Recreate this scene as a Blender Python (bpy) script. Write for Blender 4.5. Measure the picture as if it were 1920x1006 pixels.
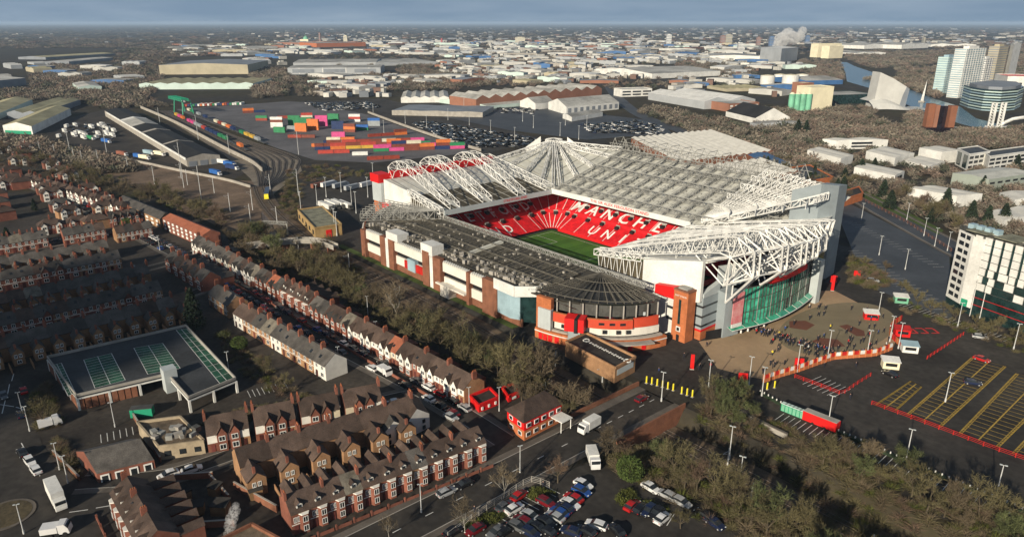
import bpy, math, random
import numpy as np
from mathutils import Vector, Matrix
random.seed(7); rng = np.random.default_rng(7)
S = bpy.context.scene
for o in list(bpy.data.objects): bpy.data.objects.remove(o)
COL = S.collection
R = math.radians

# ------------------------------------------------------------------ camera
CAMH, FPX, CX, CY, HOR = 100.0, 1340.0, 960.0, 503.0, 42.0
PITCH = math.atan2(CY - HOR, FPX); HEAD = R(139.4)
cam_d = bpy.data.cameras.new('camera'); cam = bpy.data.objects.new('camera', cam_d); COL.objects.link(cam)
cam.location = (0, 0, CAMH); cam.rotation_euler = (math.pi/2 - PITCH, 0, HEAD - math.pi/2)
cam_d.sensor_width = 36; cam_d.lens = FPX/1920*36; cam_d.clip_start = 1; cam_d.clip_end = 120000
S.camera = cam
# ------------------------------------------------------------------ world, sun, exposure
SUN_HEAD, SUN_EL = R(287.3), R(20.3)
w = bpy.data.worlds.new('World'); S.world = w; w.use_nodes = True
nt = w.node_tree; nt.nodes.clear()
def N(t, **k):
    n = nt.nodes.new(t)
    for a, b in k.items(): setattr(n, a, b)
    return n
wo = N('ShaderNodeOutputWorld'); bg = N('ShaderNodeBackground'); sky = N('ShaderNodeTexSky', sky_type='NISHITA')
sky.sun_disc = False; sky.sun_elevation = SUN_EL; sky.sun_rotation = math.pi/2 - SUN_HEAD
sky.altitude = 100; sky.air_density = 1.0; sky.dust_density = 0.6; sky.ozone_density = 2.0
tc = N('ShaderNodeTexCoord'); sx = N('ShaderNodeSeparateXYZ'); nt.links.new(tc.outputs['Generated'], sx.inputs[0])
ad = N('ShaderNodeMath', operation='MAXIMUM'); nt.links.new(sx.outputs[2], ad.inputs[0]); ad.inputs[1].default_value = 0.0
ad2 = N('ShaderNodeMath', operation='ADD'); nt.links.new(ad.outputs[0], ad2.inputs[0]); ad2.inputs[1].default_value = 0.11
dv = N('ShaderNodeVectorMath', operation='DIVIDE'); nt.links.new(tc.outputs['Generated'], dv.inputs[0])
cb = N('ShaderNodeCombineXYZ')
for i in range(3): nt.links.new(ad2.outputs[0], cb.inputs[i])
nt.links.new(cb.outputs[0], dv.inputs[1])
ns = N('ShaderNodeTexNoise'); ns.inputs['Scale'].default_value = 0.55; ns.inputs['Detail'].default_value = 5; nt.links.new(dv.outputs[0], ns.inputs['Vector'])
rp = N('ShaderNodeValToRGB'); rp.color_ramp.elements[0].position = .40; rp.color_ramp.elements[1].position = .70
nt.links.new(ns.outputs['Fac'], rp.inputs[0])
mx = N('ShaderNodeMix', data_type='RGBA'); cf = N('ShaderNodeMath', operation='MULTIPLY'); nt.links.new(rp.outputs[0], cf.inputs[0]); cf.inputs[1].default_value = .5; nt.links.new(cf.outputs[0], mx.inputs['Factor'])
# bank of blue-grey cloud all round the horizon thinning overhead, broken by paler cloud
m0 = N('ShaderNodeMix', data_type='RGBA'); lo_ = N('ShaderNodeMapRange', interpolation_type='SMOOTHSTEP'); nt.links.new(sx.outputs[2], lo_.inputs[0])
for i_, v_ in enumerate((0.0, 0.36, .97, .08)): lo_.inputs[i_ + 1].default_value = v_
nt.links.new(lo_.outputs[0], m0.inputs['Factor'])
nt.links.new(sky.outputs[0], m0.inputs['A']); m0.inputs['B'].default_value = (4.4, 6.4, 8.9, 1)
nt.links.new(m0.outputs['Result'], mx.inputs['A']); mx.inputs['B'].default_value = (8.4, 10.2, 12.2, 1)
nt.links.new(mx.outputs['Result'], bg.inputs[0]); bg.inputs[1].default_value = 0.05*.78
nt.links.new(bg.outputs[0], wo.inputs[0])
sd = bpy.data.lights.new('sun', 'SUN'); so = bpy.data.objects.new('sun', sd); COL.objects.link(so)
sd.energy = 5.0; sd.angle = R(0.5); sd.color = (1.0, 0.88, 0.69)
SUNV = Vector((math.cos(SUN_HEAD)*math.cos(SUN_EL), math.sin(SUN_HEAD)*math.cos(SUN_EL), math.sin(SUN_EL)))
so.rotation_euler = (-SUNV).to_track_quat('-Z', 'Y').to_euler(); so.location = SUNV*400
vs = S.view_settings; vs.view_transform = 'Standard'; vs.look = 'None'; vs.exposure = 0.28; vs.gamma = 1.0; vs.use_curve_mapping = False
S.render.engine = 'CYCLES'; S.cycles.max_bounces = 6; S.cycles.use_denoising = True
S.cycles.transparent_max_bounces = 16; S.cycles.volume_bounces = 3; S.cycles.volume_max_steps = 64

# ------------------------------------------------------------------ pixel -> ground helpers (photo pixels, 1920 x 1006)
_f = Vector((math.cos(HEAD)*math.cos(PITCH), math.sin(HEAD)*math.cos(PITCH), -math.sin(PITCH)))
_r = Vector((math.sin(HEAD), -math.cos(HEAD), 0)); _u = _r.cross(_f)
def ray(px, py): return _f*FPX + _r*(px - CX) + _u*(CY - py)
def A(px, py, z=0.0):
    d = ray(px, py); t = (z - CAMH)/d.z
    return Vector((d.x*t, d.y*t, z))
def AY(px, py, Y):
    d = ray(px, py); t = Y/d.y
    return Vector((d.x*t, Y, CAMH + d.z*t))
def VPX(p):                                     # photo pixels per metre at a world point
    return FPX/((Vector(p) - Vector((0, 0, CAMH))).dot(_f))
def PIX(p):
    d = Vector(p) - Vector((0, 0, CAMH)); k = d.dot(_f)
    return (CX + FPX*d.dot(_r)/k, CY - FPX*d.dot(_u)/k)
def lerp(a, b, t): return a + (b - a)*t
def sstep(a, b, x):
    t = min(1, max(0, (x - a)/(b - a))); return t*t*(3 - 2*t)
# the railway lies in a shallow cutting that deepens towards the road bridge
def rail_y(x):
    if x > -270: return 139.0 + 3*sstep(-90, -40, x)*0
    t = (-270 - x)
    return 139.0 + 0.0010*t*t
def gz(x, y):
    d = 4.5*sstep(-190, -130, x)*(1 - sstep(40, 78, x)) + 0.8*sstep(-330, -300, x)*(1 - sstep(-190, -130, x))
    k = sstep(121, 129, y)*(1 - sstep(145, 149.0, y))
    return -d*k

# ------------------------------------------------------------------ materials
MATS = {}
def mat(name, col, rough=.8, var=.14, scale=.25, metal=0.0, spec=.3, fine=0.0, rnd=0.0, emit=None, col2=None, lo=.38, hi=.62, bump=0.0):
    if name in MATS: return MATS[name]
    m = bpy.data.materials.new(name); m.use_nodes = True; t = m.node_tree; b = t.nodes['Principled BSDF']
    b.inputs['Roughness'].default_value = rough; b.inputs['Metallic'].default_value = metal
    b.inputs['Specular IOR Level'].default_value = spec
    c = tuple(col)
    if var > 0 or col2:
        g = t.nodes.new('ShaderNodeNewGeometry'); n = t.nodes.new('ShaderNodeTexNoise'); n.inputs['Scale'].default_value = scale
        n.inputs['Detail'].default_value = 6; n.inputs['Roughness'].default_value = .65
        t.links.new(g.outputs['Position'], n.inputs['Vector'])
        r = t.nodes.new('ShaderNodeValToRGB'); r.color_ramp.elements[0].position = lo; r.color_ramp.elements[1].position = hi
        ca = tuple(x*(1 - var) for x in c); cb_ = tuple(min(1, x*(1 + var)) for x in c) if not col2 else tuple(col2)
        if col2: ca = c
        r.color_ramp.elements[0].color = (*ca, 1); r.color_ramp.elements[1].color = (*cb_, 1)
        t.links.new(n.outputs['Fac'], r.inputs[0]); out = r.outputs[0]
        if fine > 0:
            n2 = t.nodes.new('ShaderNodeTexNoise'); n2.inputs['Scale'].default_value = scale*14; n2.inputs['Detail'].default_value = 3
            t.links.new(g.outputs['Position'], n2.inputs['Vector'])
            mr = t.nodes.new('ShaderNodeMapRange'); mr.inputs[1].default_value = .3; mr.inputs[2].default_value = .7
            mr.inputs[3].default_value = 1 - fine; mr.inputs[4].default_value = 1 + fine; t.links.new(n2.outputs['Fac'], mr.inputs[0])
            mm = t.nodes.new('ShaderNodeVectorMath'); mm.operation = 'SCALE'; t.links.new(out, mm.inputs[0]); t.links.new(mr.outputs[0], mm.inputs['Scale']); out = mm.outputs[0]
        if rnd > 0:
            oi = t.nodes.new('ShaderNodeObjectInfo'); mr = t.nodes.new('ShaderNodeMapRange'); mr.inputs[3].default_value = 1 - rnd; mr.inputs[4].default_value = 1 + rnd
            t.links.new(oi.outputs['Random'], mr.inputs[0])
            mm = t.nodes.new('ShaderNodeVectorMath'); mm.operation = 'SCALE'; t.links.new(out, mm.inputs[0]); t.links.new(mr.outputs[0], mm.inputs['Scale']); out = mm.outputs[0]
        t.links.new(out, b.inputs['Base Color'])
        if bump > 0:
            bp = t.nodes.new('ShaderNodeBump'); bp.inputs['Strength'].default_value = bump; bp.inputs['Distance'].default_value = .3
            t.links.new(n.outputs['Fac'], bp.inputs['Height']); t.links.new(bp.outputs[0], b.inputs['Normal'])
    else: b.inputs['Base Color'].default_value = (*c, 1)
    if emit: b.inputs['Emission Color'].default_value = (*emit[:3], 1); b.inputs['Emission Strength'].default_value = emit[3]
    MATS[name] = m; return m
def stripes(name, c1, c2, axis, period, frac=.15, rough=.6, spec=.3, rot=0.0, var=.1):
    """ribbed sheet: narrow lines of c2 on c1 along a world axis (0 x, 1 y, 2 z)"""
    if name in MATS: return MATS[name]
    m = mat(name, c1, rough, var, .2, spec=spec); t = m.node_tree; b = t.nodes['Principled BSDF']
    src = b.inputs['Base Color'].links[0].from_socket
    g = t.nodes.new('ShaderNodeNewGeometry'); s = t.nodes.new('ShaderNodeSeparateXYZ'); t.links.new(g.outputs['Position'], s.inputs[0])
    d = t.nodes.new('ShaderNodeMath'); d.operation = 'DIVIDE'; d.inputs[1].default_value = period; t.links.new(s.outputs[axis], d.inputs[0])
    f = t.nodes.new('ShaderNodeMath'); f.operation = 'FRACT'; t.links.new(d.outputs[0], f.inputs[0])
    l = t.nodes.new('ShaderNodeMath'); l.operation = 'LESS_THAN'; l.inputs[1].default_value = frac; t.links.new(f.outputs[0], l.inputs[0])
    x = t.nodes.new('ShaderNodeMix'); x.data_type = 'RGBA'; t.links.new(l.outputs[0], x.inputs['Factor']); t.links.new(src, x.inputs['A']); x.inputs['B'].default_value = (*c2, 1)
    t.links.new(x.outputs['Result'], b.inputs['Base Color']); return m

M = {}
def DM(k, *a, **kw): M[k] = mat(k, *a, **kw)
DM('white_steel', (.62, .62, .60), .5, .2, .12, fine=.12); DM('grey_steel', (.26, .26, .245), .5, .15, .4); DM('dark_steel', (.07, .07, .065), .5, .2, .5)
DM('roof_pale', (.52, .52, .47), .6, .16, .12, fine=.1); DM('roof_dark', (.045, .041, .034), .45, .35, .15, fine=.25)
DM('roof_glass', (.085, .072, .048), .6, .25, .15, spec=.15)
DM('cladding_white', (.66, .66, .635), .65, .12, .10, fine=.08); DM('cladding_grey', (.27, .31, .33), .5, .07, .2); DM('cladding_pale', (.42, .46, .47), .5, .06, .2)
DM('club_red', (.62, .012, .012), .5, .06, .3); DM('brick_orange', (.42, .135, .052), .85, .16, .35, fine=.12); DM('brick_brown', (.20, .085, .05), .85, .18, .35, fine=.12)
DM('brick_red', (.20, .075, .05), .85, .2, .3, fine=.15, rnd=.16); DM('brick_tan', (.30, .17, .09), .85, .18, .3, fine=.15, rnd=.12)
DM('seat_red', (.56, .012, .018), .6, .22, .35, fine=.22); DM('seat_white', (.78, .78, .76), .6, .05, .5)
DM('turf', (.045, .13, .012), .9, .12, .08, fine=.1); DM('concrete', (.32, .30, .27), .85, .15, .2); DM('dark', (.012, .012, .013), .6, .3, .3)
DM('asphalt', (.020, .018, .016), .85, .28, .035, fine=.28, col2=(.056, .050, .044), lo=.34, hi=.68); DM('asphalt_brown', (.022, .018, .015), .85, .25, .05, fine=.28, col2=(.058, .049, .040), lo=.34, hi=.68); DM('asphalt_blue', (.055, .06, .068), .6, .2, .04, fine=.1)
DM('paving_tan', (.33, .232, .142), .8, .14, .05, fine=.06); DM('paving_red', (.14, .055, .035), .8, .12, .1)
DM('pavement', (.115, .10, .085), .85, .2, .15, fine=.1); DM('white_paint', (.62, .62, .60), .6, .12, .8); DM('yellow_paint', (.40, .27, .05), .6, .25, .8); DM('red_paint', (.45, .02, .015), .5, .15, .6)
DM('ballast', (.105, .076, .052), .95, .3, .2, fine=.2); DM('rail_steel', (.16, .13, .11), .4, .2, 1.0); DM('sleeper', (.05, .045, .04), .9, .2, 1.0)
DM('grass', (.055, .085, .018), .95, .3, .12, fine=.25); DM('scrub_ground', (.070, .056, .032), .95, .35, .10, fine=.3)
DM('window_dark', (.02, .024, .028), .12, .3, .5, spec=.6); DM('window_white', (.74, .74, .72), .5, .05, .5); DM('glass_green', (.04, .28, .18), .12, .45, .25, spec=.7)
DM('glass_blue', (.30, .42, .48), .2, .12, .15, spec=.6); DM('glass_dark', (.012, .03, .03), .1, .4, .3, spec=.7)
DM('slate', (.070, .064, .058), .7, .28, .3, fine=.25, rnd=.38); DM('tile_brown', (.070, .048, .038), .75, .26, .3, fine=.25, rnd=.35); DM('tile_red', (.30, .10, .055), .75, .14, .3, fine=.15)
DM('render_white', (.70, .68, .63), .8, .08, .4, rnd=.08); DM('door', (.10, .03, .025), .5, .3, .05, rnd=.6); DM('pot', (.33, .11, .05), .8, .1, .5)
DM('lamp_steel', (.50, .51, .51), .4, .08, .4); DM('wood', (.20, .12, .06), .8, .2, .4); DM('yellow', (.8, .68, .04), .5, .06, .5); DM('green_paint', (.02, .28, .16), .5, .1, .5)

# ------------------------------------------------------------------ mesh builder
class MB:
    def __init__(s): s.v, s.f, s.mi, s.k = [], [], [], 0
    def add(s, vs_, fs):
        o = len(s.v); s.v.extend([tuple(p) for p in vs_]); s.f.extend([tuple(i + o for i in q) for q in fs]); s.mi.extend([s.k]*len(fs)); return s
    def quad(s, *p): return s.add(p, [tuple(range(len(p)))])
    def box(s, c, d, rz=0.0):                  # centre of the base, size
        x, y, z = c; a, b, h = d[0]/2, d[1]/2, d[2]; cs, sn = math.cos(rz), math.sin(rz)
        P = [(x + u*cs - v_*sn, y + u*sn + v_*cs) for u, v_ in ((-a, -b), (a, -b), (a, b), (-a, b))]
        return s.prism(P, z, z + h)
    def prism(s, P, z0, z1, top=True, bot=False):
        n = len(P); z0 = z0 if isinstance(z0, (list, tuple)) else [z0]*n; z1 = z1 if isinstance(z1, (list, tuple)) else [z1]*n
        vs_ = [(P[i][0], P[i][1], z0[i]) for i in range(n)] + [(P[i][0], P[i][1], z1[i]) for i in range(n)]
        ar = sum(P[i][0]*P[(i+1) % n][1] - P[(i+1) % n][0]*P[i][1] for i in range(n)); fs = []
        for i in range(n):
            j = (i+1) % n; fs.append((i, j, j+n, i+n) if ar > 0 else (j, i, i+n, j+n))
        t = tuple(range(n, 2*n)); u = tuple(range(n))
        if top: fs.append(t if ar > 0 else t[::-1])
        if bot: fs.append(u[::-1] if ar > 0 else u)
        return s.add(vs_, fs)
    def tube(s, p, q, r, n=4, r2=None):
        p, q = Vector(p), Vector(q); d = q - p
        if d.length < 1e-6: return s
        d.normalize(); a = d.orthogonal().normalized(); b = d.cross(a); r2 = r if r2 is None else r2; vs_ = []
        for c, rr in ((p, r), (q, r2)):
            for i in range(n):
                t = 2*math.pi*(i + .5)/n; vs_.append(c + a*math.cos(t)*rr + b*math.sin(t)*rr)
        fs = [(i, (i+1) % n, (i+1) % n + n, i + n) for i in range(n)]
        if n > 3 or True: fs += [tuple(range(n))[::-1], tuple(range(n, 2*n))]
        return s.add(vs_, fs)
    def poly(s, pts, r, n=4):
        for a, b in zip(pts[:-1], pts[1:]): s.tube(a, b, r, n)
        return s
    def cyl(s, c, r, h, n=12, r2=None): return s.tube(c, (c[0], c[1], c[2] + h), r, n, r2)
    def strip(s, a, b, w_, z=None):             # flat strip between two ground points
        a, b = Vector(a), Vector(b); d = (b - a); d.z = 0; d.normalize(); n_ = Vector((-d.y, d.x, 0))*w_/2
        return s.quad(a - n_, b - n_, b + n_, a + n_)
    def wall(s, path, t, z0, z1):               # wall of thickness t along a plan polyline
        for a, b in zip(path[:-1], path[1:]):
            a2, b2 = Vector((a[0], a[1])), Vector((b[0], b[1])); d = (b2 - a2)
            if d.length < 1e-5: continue
            d.normalize(); n_ = Vector((-d.y, d.x))*t/2; s.prism([a2 - n_, b2 - n_, b2 + n_, a2 + n_], z0, z1)
        return s
    def mesh(s, name, mats):
        me = bpy.data.meshes.new(name); me.from_pydata(s.v, [], s.f)
        mats = mats if isinstance(mats, (list, tuple)) else [mats]
        for m in mats: me.materials.append(M[m] if isinstance(m, str) else m)
        if len(mats) > 1: me.polygons.foreach_set('material_index', s.mi)
        me.update(); return me
    def build(s, name, mats, parent=None, **kw): return obj(name, s.mesh(name, mats), parent, **kw)
KIDS = {}                                       # children by parent name (root.children is slow in big scenes)
def obj(name, me, parent=None, loc=None, rz=0.0, label=None, cat=None, group=None, kind=None, sc=None):
    o = bpy.data.objects.new(name, me); COL.objects.link(o)
    if loc is not None: o.location = loc
    if rz: o.rotation_euler = (0, 0, rz)
    if sc is not None: o.scale = (sc, sc, sc) if isinstance(sc, (int, float)) else sc
    if parent is not None: o.parent = parent; KIDS.setdefault(parent.name, []).append(o)
    if label: o['label'] = label
    if cat: o['category'] = cat
    if group: o['group'] = group
    if kind: o['kind'] = kind
    return o
def thing(name, label, cat, loc=(0, 0, 0), rz=0.0, group=None, sc=None):
    o = obj(name, None, None, loc, rz, label, cat, group, None, sc); o.empty_display_size = .5; return o
def dup(root, loc=None, rz=None, label=None, group=None, sc=None, mats=None):
    c = root.copy(); COL.objects.link(c)
    if loc is not None: c.location = loc
    if rz is not None: c.rotation_euler = (0, 0, rz)
    if sc is not None: c.scale = (sc, sc, sc) if isinstance(sc, (int, float)) else sc
    if label: c['label'] = label
    if group: c['group'] = group
    def rec(a, b):
        for ch in KIDS.get(a.name, ()):
            k = ch.copy(); COL.objects.link(k); k.parent = b; KIDS.setdefault(b.name, []).append(k)
            if mats and ch.name.split('.')[0] in mats and len(k.material_slots):
                k.material_slots[0].link = 'OBJECT'; k.material_slots[0].material = mats[ch.name.split('.')[0]]
            rec(ch, k)
    rec(root, c); return c
def drop(root):                                 # remove an unused template
    for ch in KIDS.pop(root.name, ()):
        for g in KIDS.pop(ch.name, ()): bpy.data.objects.remove(g)
        bpy.data.objects.remove(ch)
    bpy.data.objects.remove(root)
ORD = ['first', 'second', 'third', 'fourth', 'fifth', 'sixth', 'seventh', 'eighth', 'ninth', 'tenth', 'eleventh', 'twelfth']
def nth(i):
    if i < 12: return ORD[i]
    k = i + 1; return f"{k}{'th' if 10 <= k % 100 <= 20 else {1:'st',2:'nd',3:'rd'}.get(k % 10, 'th')}"
def text_mesh(body, size, mat_, name, ext=0.0, align='CENTER'):
    c = bpy.data.curves.new(name, 'FONT'); c.body = body; c.size = size; c.align_x = align; c.align_y = 'CENTER'; c.extrude = ext; c.resolution_u = 2; c.offset = size*.012
    o = bpy.data.objects.new(name, c); COL.objects.link(o); bpy.context.view_layer.update()
    me = bpy.data.meshes.new_from_object(o); bpy.data.objects.remove(o); bpy.data.curves.remove(c)
    me.materials.clear(); me.materials.append(M[mat_]); me.name = name; return me
def put_text(body, size, mat_, name, parent, origin, xdir, ydir, ext=0.0, sx_=1.0):
    """flat lettering lying in the plane spanned by xdir (reading) and ydir (up the letters)"""
    me = text_mesh(body, size, mat_, name, ext); X = Vector(xdir).normalized(); Y = Vector(ydir).normalized(); Z = X.cross(Y)
    o = obj(name, me, parent); o.matrix_local = Matrix((( X.x*sx_, Y.x, Z.x, origin[0]), (X.y*sx_, Y.y, Z.y, origin[1]), (X.z*sx_, Y.z, Z.z, origin[2]), (0, 0, 0, 1)))
    return o
def resamp(P, n):
    P = [Vector(p) for p in P]; L = [0]
    for a, b in zip(P[:-1], P[1:]): L.append(L[-1] + (b - a).length)
    out = []; k = 0
    for i in range(n + 1):
        t = L[-1]*i/n
        while k < len(P) - 2 and L[k+1] < t: k += 1
        u = (t - L[k])/max(1e-9, L[k+1] - L[k]); out.append(P[k].lerp(P[k+1], u))
    return out
def truss(mb, top, bot, n, r, w_=None, rw=None, n_=4):
    """lattice girder between two chords; with w_ (a vector) a pair of lattices joined across"""
    rw = rw or r*.65
    offs = [Vector((0, 0, 0))] if w_ is None else [Vector(w_)*-.5, Vector(w_)*.5]
    Ts, Bs = resamp(top, n), resamp(bot, n)
    for o in offs:
        T, B = [p + o for p in Ts], [p + o for p in Bs]
        mb.poly([Vector(p) + o for p in resamp(top, max(n//2, len(top)*2))] if False else T, r, n_); mb.poly(B, r, n_)
        for i in range(n + 1):
            mb.tube(T[i], B[i], rw, n_)
            if i < n: mb.tube(*( (T[i], B[i+1]) if i % 2 else (B[i], T[i+1]) ), rw, n_)
    if w_ is not None:
        for i in range(n + 1):
            mb.tube(Ts[i] + offs[0], Ts[i] + offs[1], rw, n_)
            if i < n: mb.tube(Ts[i] + offs[i % 2], Ts[i+1] + offs[1 - i % 2], rw, n_)
    return mb
# ================================================================== THE SETTING
gm = bpy.data.materials.new('ground'); gm.use_nodes = True; t = gm.node_tree; b = t.nodes['Principled BSDF']; b.inputs['Roughness'].default_value = .95; b.inputs['Specular IOR Level'].default_value = .1
g = t.nodes.new('ShaderNodeNewGeometry')
def gn(scale, det=6):
    n = t.nodes.new('ShaderNodeTexNoise'); n.inputs['Scale'].default_value = scale; n.inputs['Detail'].default_value = det; n.inputs['Roughness'].default_value = .7
    t.links.new(g.outputs['Position'], n.inputs['Vector']); return n
def gr(n, stops):
    r = t.nodes.new('ShaderNodeValToRGB')
    while len(r.color_ramp.elements) < len(stops): r.color_ramp.elements.new(.5)
    for e, (p, c) in zip(r.color_ramp.elements, stops): e.position = p; e.color = (*c, 1)
    t.links.new(n.outputs['Fac'], r.inputs[0]); return r
r1 = gr(gn(.006), [(.32, (.030, .034, .016)), (.45, (.052, .044, .028)), (.56, (.040, .038, .036)), (.70, (.075, .066, .050))])
r2 = gr(gn(.09, 4), [(.3, (.62, .62, .62)), (.7, (1.3, 1.3, 1.3))])
mm = t.nodes.new('ShaderNodeMix'); mm.data_type = 'RGBA'; mm.blend_type = 'MULTIPLY'; mm.inputs['Factor'].default_value = 1
t.links.new(r1.outputs[0], mm.inputs['A']); t.links.new(r2.outputs[0], mm.inputs['B']); t.links.new(mm.outputs['Result'], b.inputs['Base Color'])
M['ground'] = gm
m = MB(); xs = [-460 + 5*i for i in range(109)]; ys = [100, 110, 118] + [121 + i for i in range(29)] + [152, 156, 160]
nx, ny = len(xs), len(ys); idx = lambda i, j: i*ny + j
m.add([(x, y, gz(x, y)) for x in xs for y in ys], [(idx(i, j), idx(i+1, j), idx(i+1, j+1), idx(i, j+1)) for i in range(nx-1) for j in range(ny-1)])
BG = 45000; x0, x1, y0, y1 = xs[0], xs[-1], ys[0], ys[-1]
m.quad((-BG, -BG, 0), (BG, -BG, 0), (BG, y0, 0), (-BG, y0, 0)); m.quad((-BG, y1, 0), (BG, y1, 0), (BG, BG, 0), (-BG, BG, 0))
m.quad((-BG, y0, 0), (x0, y0, 0), (x0, y1, 0), (-BG, y1, 0)); m.quad((x1, y0, 0), (BG, y0, 0), (BG, y1, 0), (x1, y1, 0))
m.build('ground', 'ground', kind='structure')
def W2(p): return Vector((p[0], p[1], 0)) if len(p) == 3 else A(*p)
def sheet(name, P, z, mt, kind='structure', world=False, parent=None):
    Q = [Vector((p[0], p[1], z)) if world else A(p[0], p[1]).xy.to_3d() + Vector((0, 0, z)) for p in P]
    ar = sum(Q[i].x*Q[i-1].y - Q[i-1].x*Q[i].y for i in range(len(Q)))
    if ar > 0: Q = Q[::-1]
    m = MB(); m.quad(*Q); return m.build(name, mt, parent, kind=kind)
def smooth(P, n=8):
    P = [Vector(p) for p in P]; P = [P[0]*2 - P[1]] + P + [P[-1]*2 - P[-2]]; out = []
    for i in range(1, len(P) - 2):
        for k in range(n):
            t_ = k/n; a, b_, c, d = P[i-1], P[i], P[i+1], P[i+2]
            out.append(.5*((2*b_) + (c - a)*t_ + (2*a - 5*b_ + 4*c - d)*t_*t_ + (3*b_ - a - 3*c + d)*t_**3))
    out.append(P[-2]); return out
def ribbon(mb, P, w_, z=None, off=0.0):
    n = len(P); L, Rr = [], []
    for i in range(n):
        d = P[min(i+1, n-1)] - P[max(i-1, 0)]; d.z = 0; d.normalize(); s = Vector((-d.y, d.x, 0)); c = P[i] + s*off
        zz = c.z if z is None else z
        L.append((*(c + s*w_/2).xy, zz)); Rr.append((*(c - s*w_/2).xy, zz))
    for i in range(n-1): mb.quad(Rr[i], Rr[i+1], L[i+1], L[i])
    return mb
def road(name, P, w_, mt='asphalt', z=.04, world=False, kerb=True, dash=False):
    P = smooth([Vector((p[0], p[1], 0)) if world else A(*p) for p in P]); m = MB(); ribbon(m, P, w_, z); o = m.build(name, mt, kind='structure')
    if kerb:
        for s in (-1, 1):
            k = MB(); ribbon(k, P, 2.0, z + .11, s*(w_/2 + 1.0)); k.build('pavement', 'pavement', o)
            k = MB(); ribbon(k, P, .25, z + .115, s*(w_/2 + .1)); k.build('kerb', 'concrete', o)
    if dash:
        k = MB(); Q = resamp(P, max(2, int(sum((P[i+1]-P[i]).length for i in range(len(P)-1))/4)))
        for i in range(0, len(Q) - 1, 2): k.strip(Q[i].xy.to_3d() + Vector((0, 0, z + .02)), Q[i+1].xy.to_3d()*.5 + Q[i].xy.to_3d()*.5 + Vector((0, 0, z + .02)), .2)
        k.build('road_marking', 'white_paint', o)
    return o
# general hardstanding under the near streets, then the roads
sheet('residential_ground', [(-460, -40), (-104, -40), (-104, 118), (-460, 112)], .012, 'asphalt_brown', world=True)
sheet('plaza_ground', [(-345, 152.2), (-30, 152.2), (-14, 176), (-14, 300), (-90, 330), (-130, 330), (-345, 330)], .012, 'asphalt', world=True)
road('main_road', [(-109, 20), (-109, 60), (-109, 100), (-109, 122)], 10, 'asphalt', world=True, dash=True)
road('main_road', [(-109, 148), (-109, 160), (-110, 172)], 10, 'asphalt_brown', world=True, kerb=False)
road('terrace_street', [(945, 826), (860, 772), (760, 715), (600, 632), (430, 532), (290, 455), (120, 372), (-60, 300)], 6, z=.05)
road('back_street', [(150, 905), (300, 893), (400, 864), (560, 806), (700, 757), (790, 735)], 5, z=.06)
road('side_street', [(-60, 690), (20, 650), (250, 588), (390, 540)], 5, z=.06)
road('side_street', [(-60, 575), (60, 545), (240, 512), (330, 490)], 5, z=.06)
road('side_street', [(-60, 478), (80, 462), (250, 432), (330, 420)], 5, z=.06)
sheet('road_junction', [(-30, 720), (35, 700), (60, 775), (80, 835), (150, 905), (330, 900), (250, 1030), (-60, 1030)], .055, 'asphalt')
sheet('car_park', [(60, 800), (150, 745), (440, 725), (480, 740), (300, 810), (200, 855), (100, 850)], .06, 'asphalt_brown')
sheet('station_car_park', [(830, 1030), (990, 912), (1100, 868), (1160, 885), (1290, 928), (1470, 1030)], .05, 'asphalt')
# forecourt in front of the glass facade
fc = [(1310, 640), (1345, 690), (1400, 705), (1440, 712), (1500, 694), (1560, 672), (1640, 667), (1675, 650), (1685, 622), (1660, 590), (1610, 568), (1565, 545), (1530, 545), (1450, 600), (1370, 630)]
fo = sheet('forecourt_paving', fc, .05, 'paving_tan')
el = [(1590 + 0, 640)]; c0 = A(1572, 612); m = MB()
E_ = [(c0.x + 15*math.cos(a) - 6*math.sin(a)*0, c0.y + 30*math.sin(a), .07) for a in [2*math.pi*i/40 for i in range(40)]]
DM('paving_olive', (.20, .165, .105), .8, .1, .08); m.quad(*E_); m.build('paving_oval', 'paving_olive', fo)
for P in ([(1480, 602), (1510, 601), (1528, 609), (1512, 619), (1480, 614)], [(1573, 611), (1588, 608), (1620, 620), (1622, 630), (1606, 630)], [(1522, 640), (1536, 633), (1570, 636), (1585, 649), (1552, 651)], [(1456, 622), (1466, 624), (1484, 634), (1482, 640)]):
    m = MB(); Q = [A(*p) for p in P]; Q = Q if sum(Q[i].x*Q[i-1].y - Q[i-1].x*Q[i].y for i in range(len(Q))) < 0 else Q[::-1]; m.quad(*[(q.x, q.y, .09) for q in Q]); m.build('red_paving_panel', 'paving_red', fo)
cp = sheet('east_car_park', [(1395, 738), (1430, 722), (1505, 704), (1690, 668), (1700, 615), (1690, 590), (1990, 700), (1990, 990), (1900, 958)], .03, 'asphalt')
sheet('access_lane', [(1395, 745), (1420, 735), (2010, 985), (2010, 1010), (1930, 980)], .05, 'asphalt_brown')
sheet('west_car_park', [(560, 335), (700, 325), (710, 440), (680, 455), (560, 425)], .03, 'asphalt')
sheet('north_car_park', [(1575, 372), (1780, 478), (1785, 600), (1625, 535), (1578, 420)], .022, 'asphalt_blue')
road('dual_carriageway', [(1490, 318), (1575, 352), (1680, 408), (1800, 472), (1950, 545)], 14, 'asphalt_blue', z=.05, dash=True)
sheet('grass_verge', [(1580, 345), (1640, 365), (1770, 432), (1760, 440), (1600, 362)], .08, 'grass')
sheet('railway_verge', [(-300, 147.6), (-172, 147.6), (-172, 150.6), (-300, 150.6)], .06, 'grass', world=True)
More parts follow.
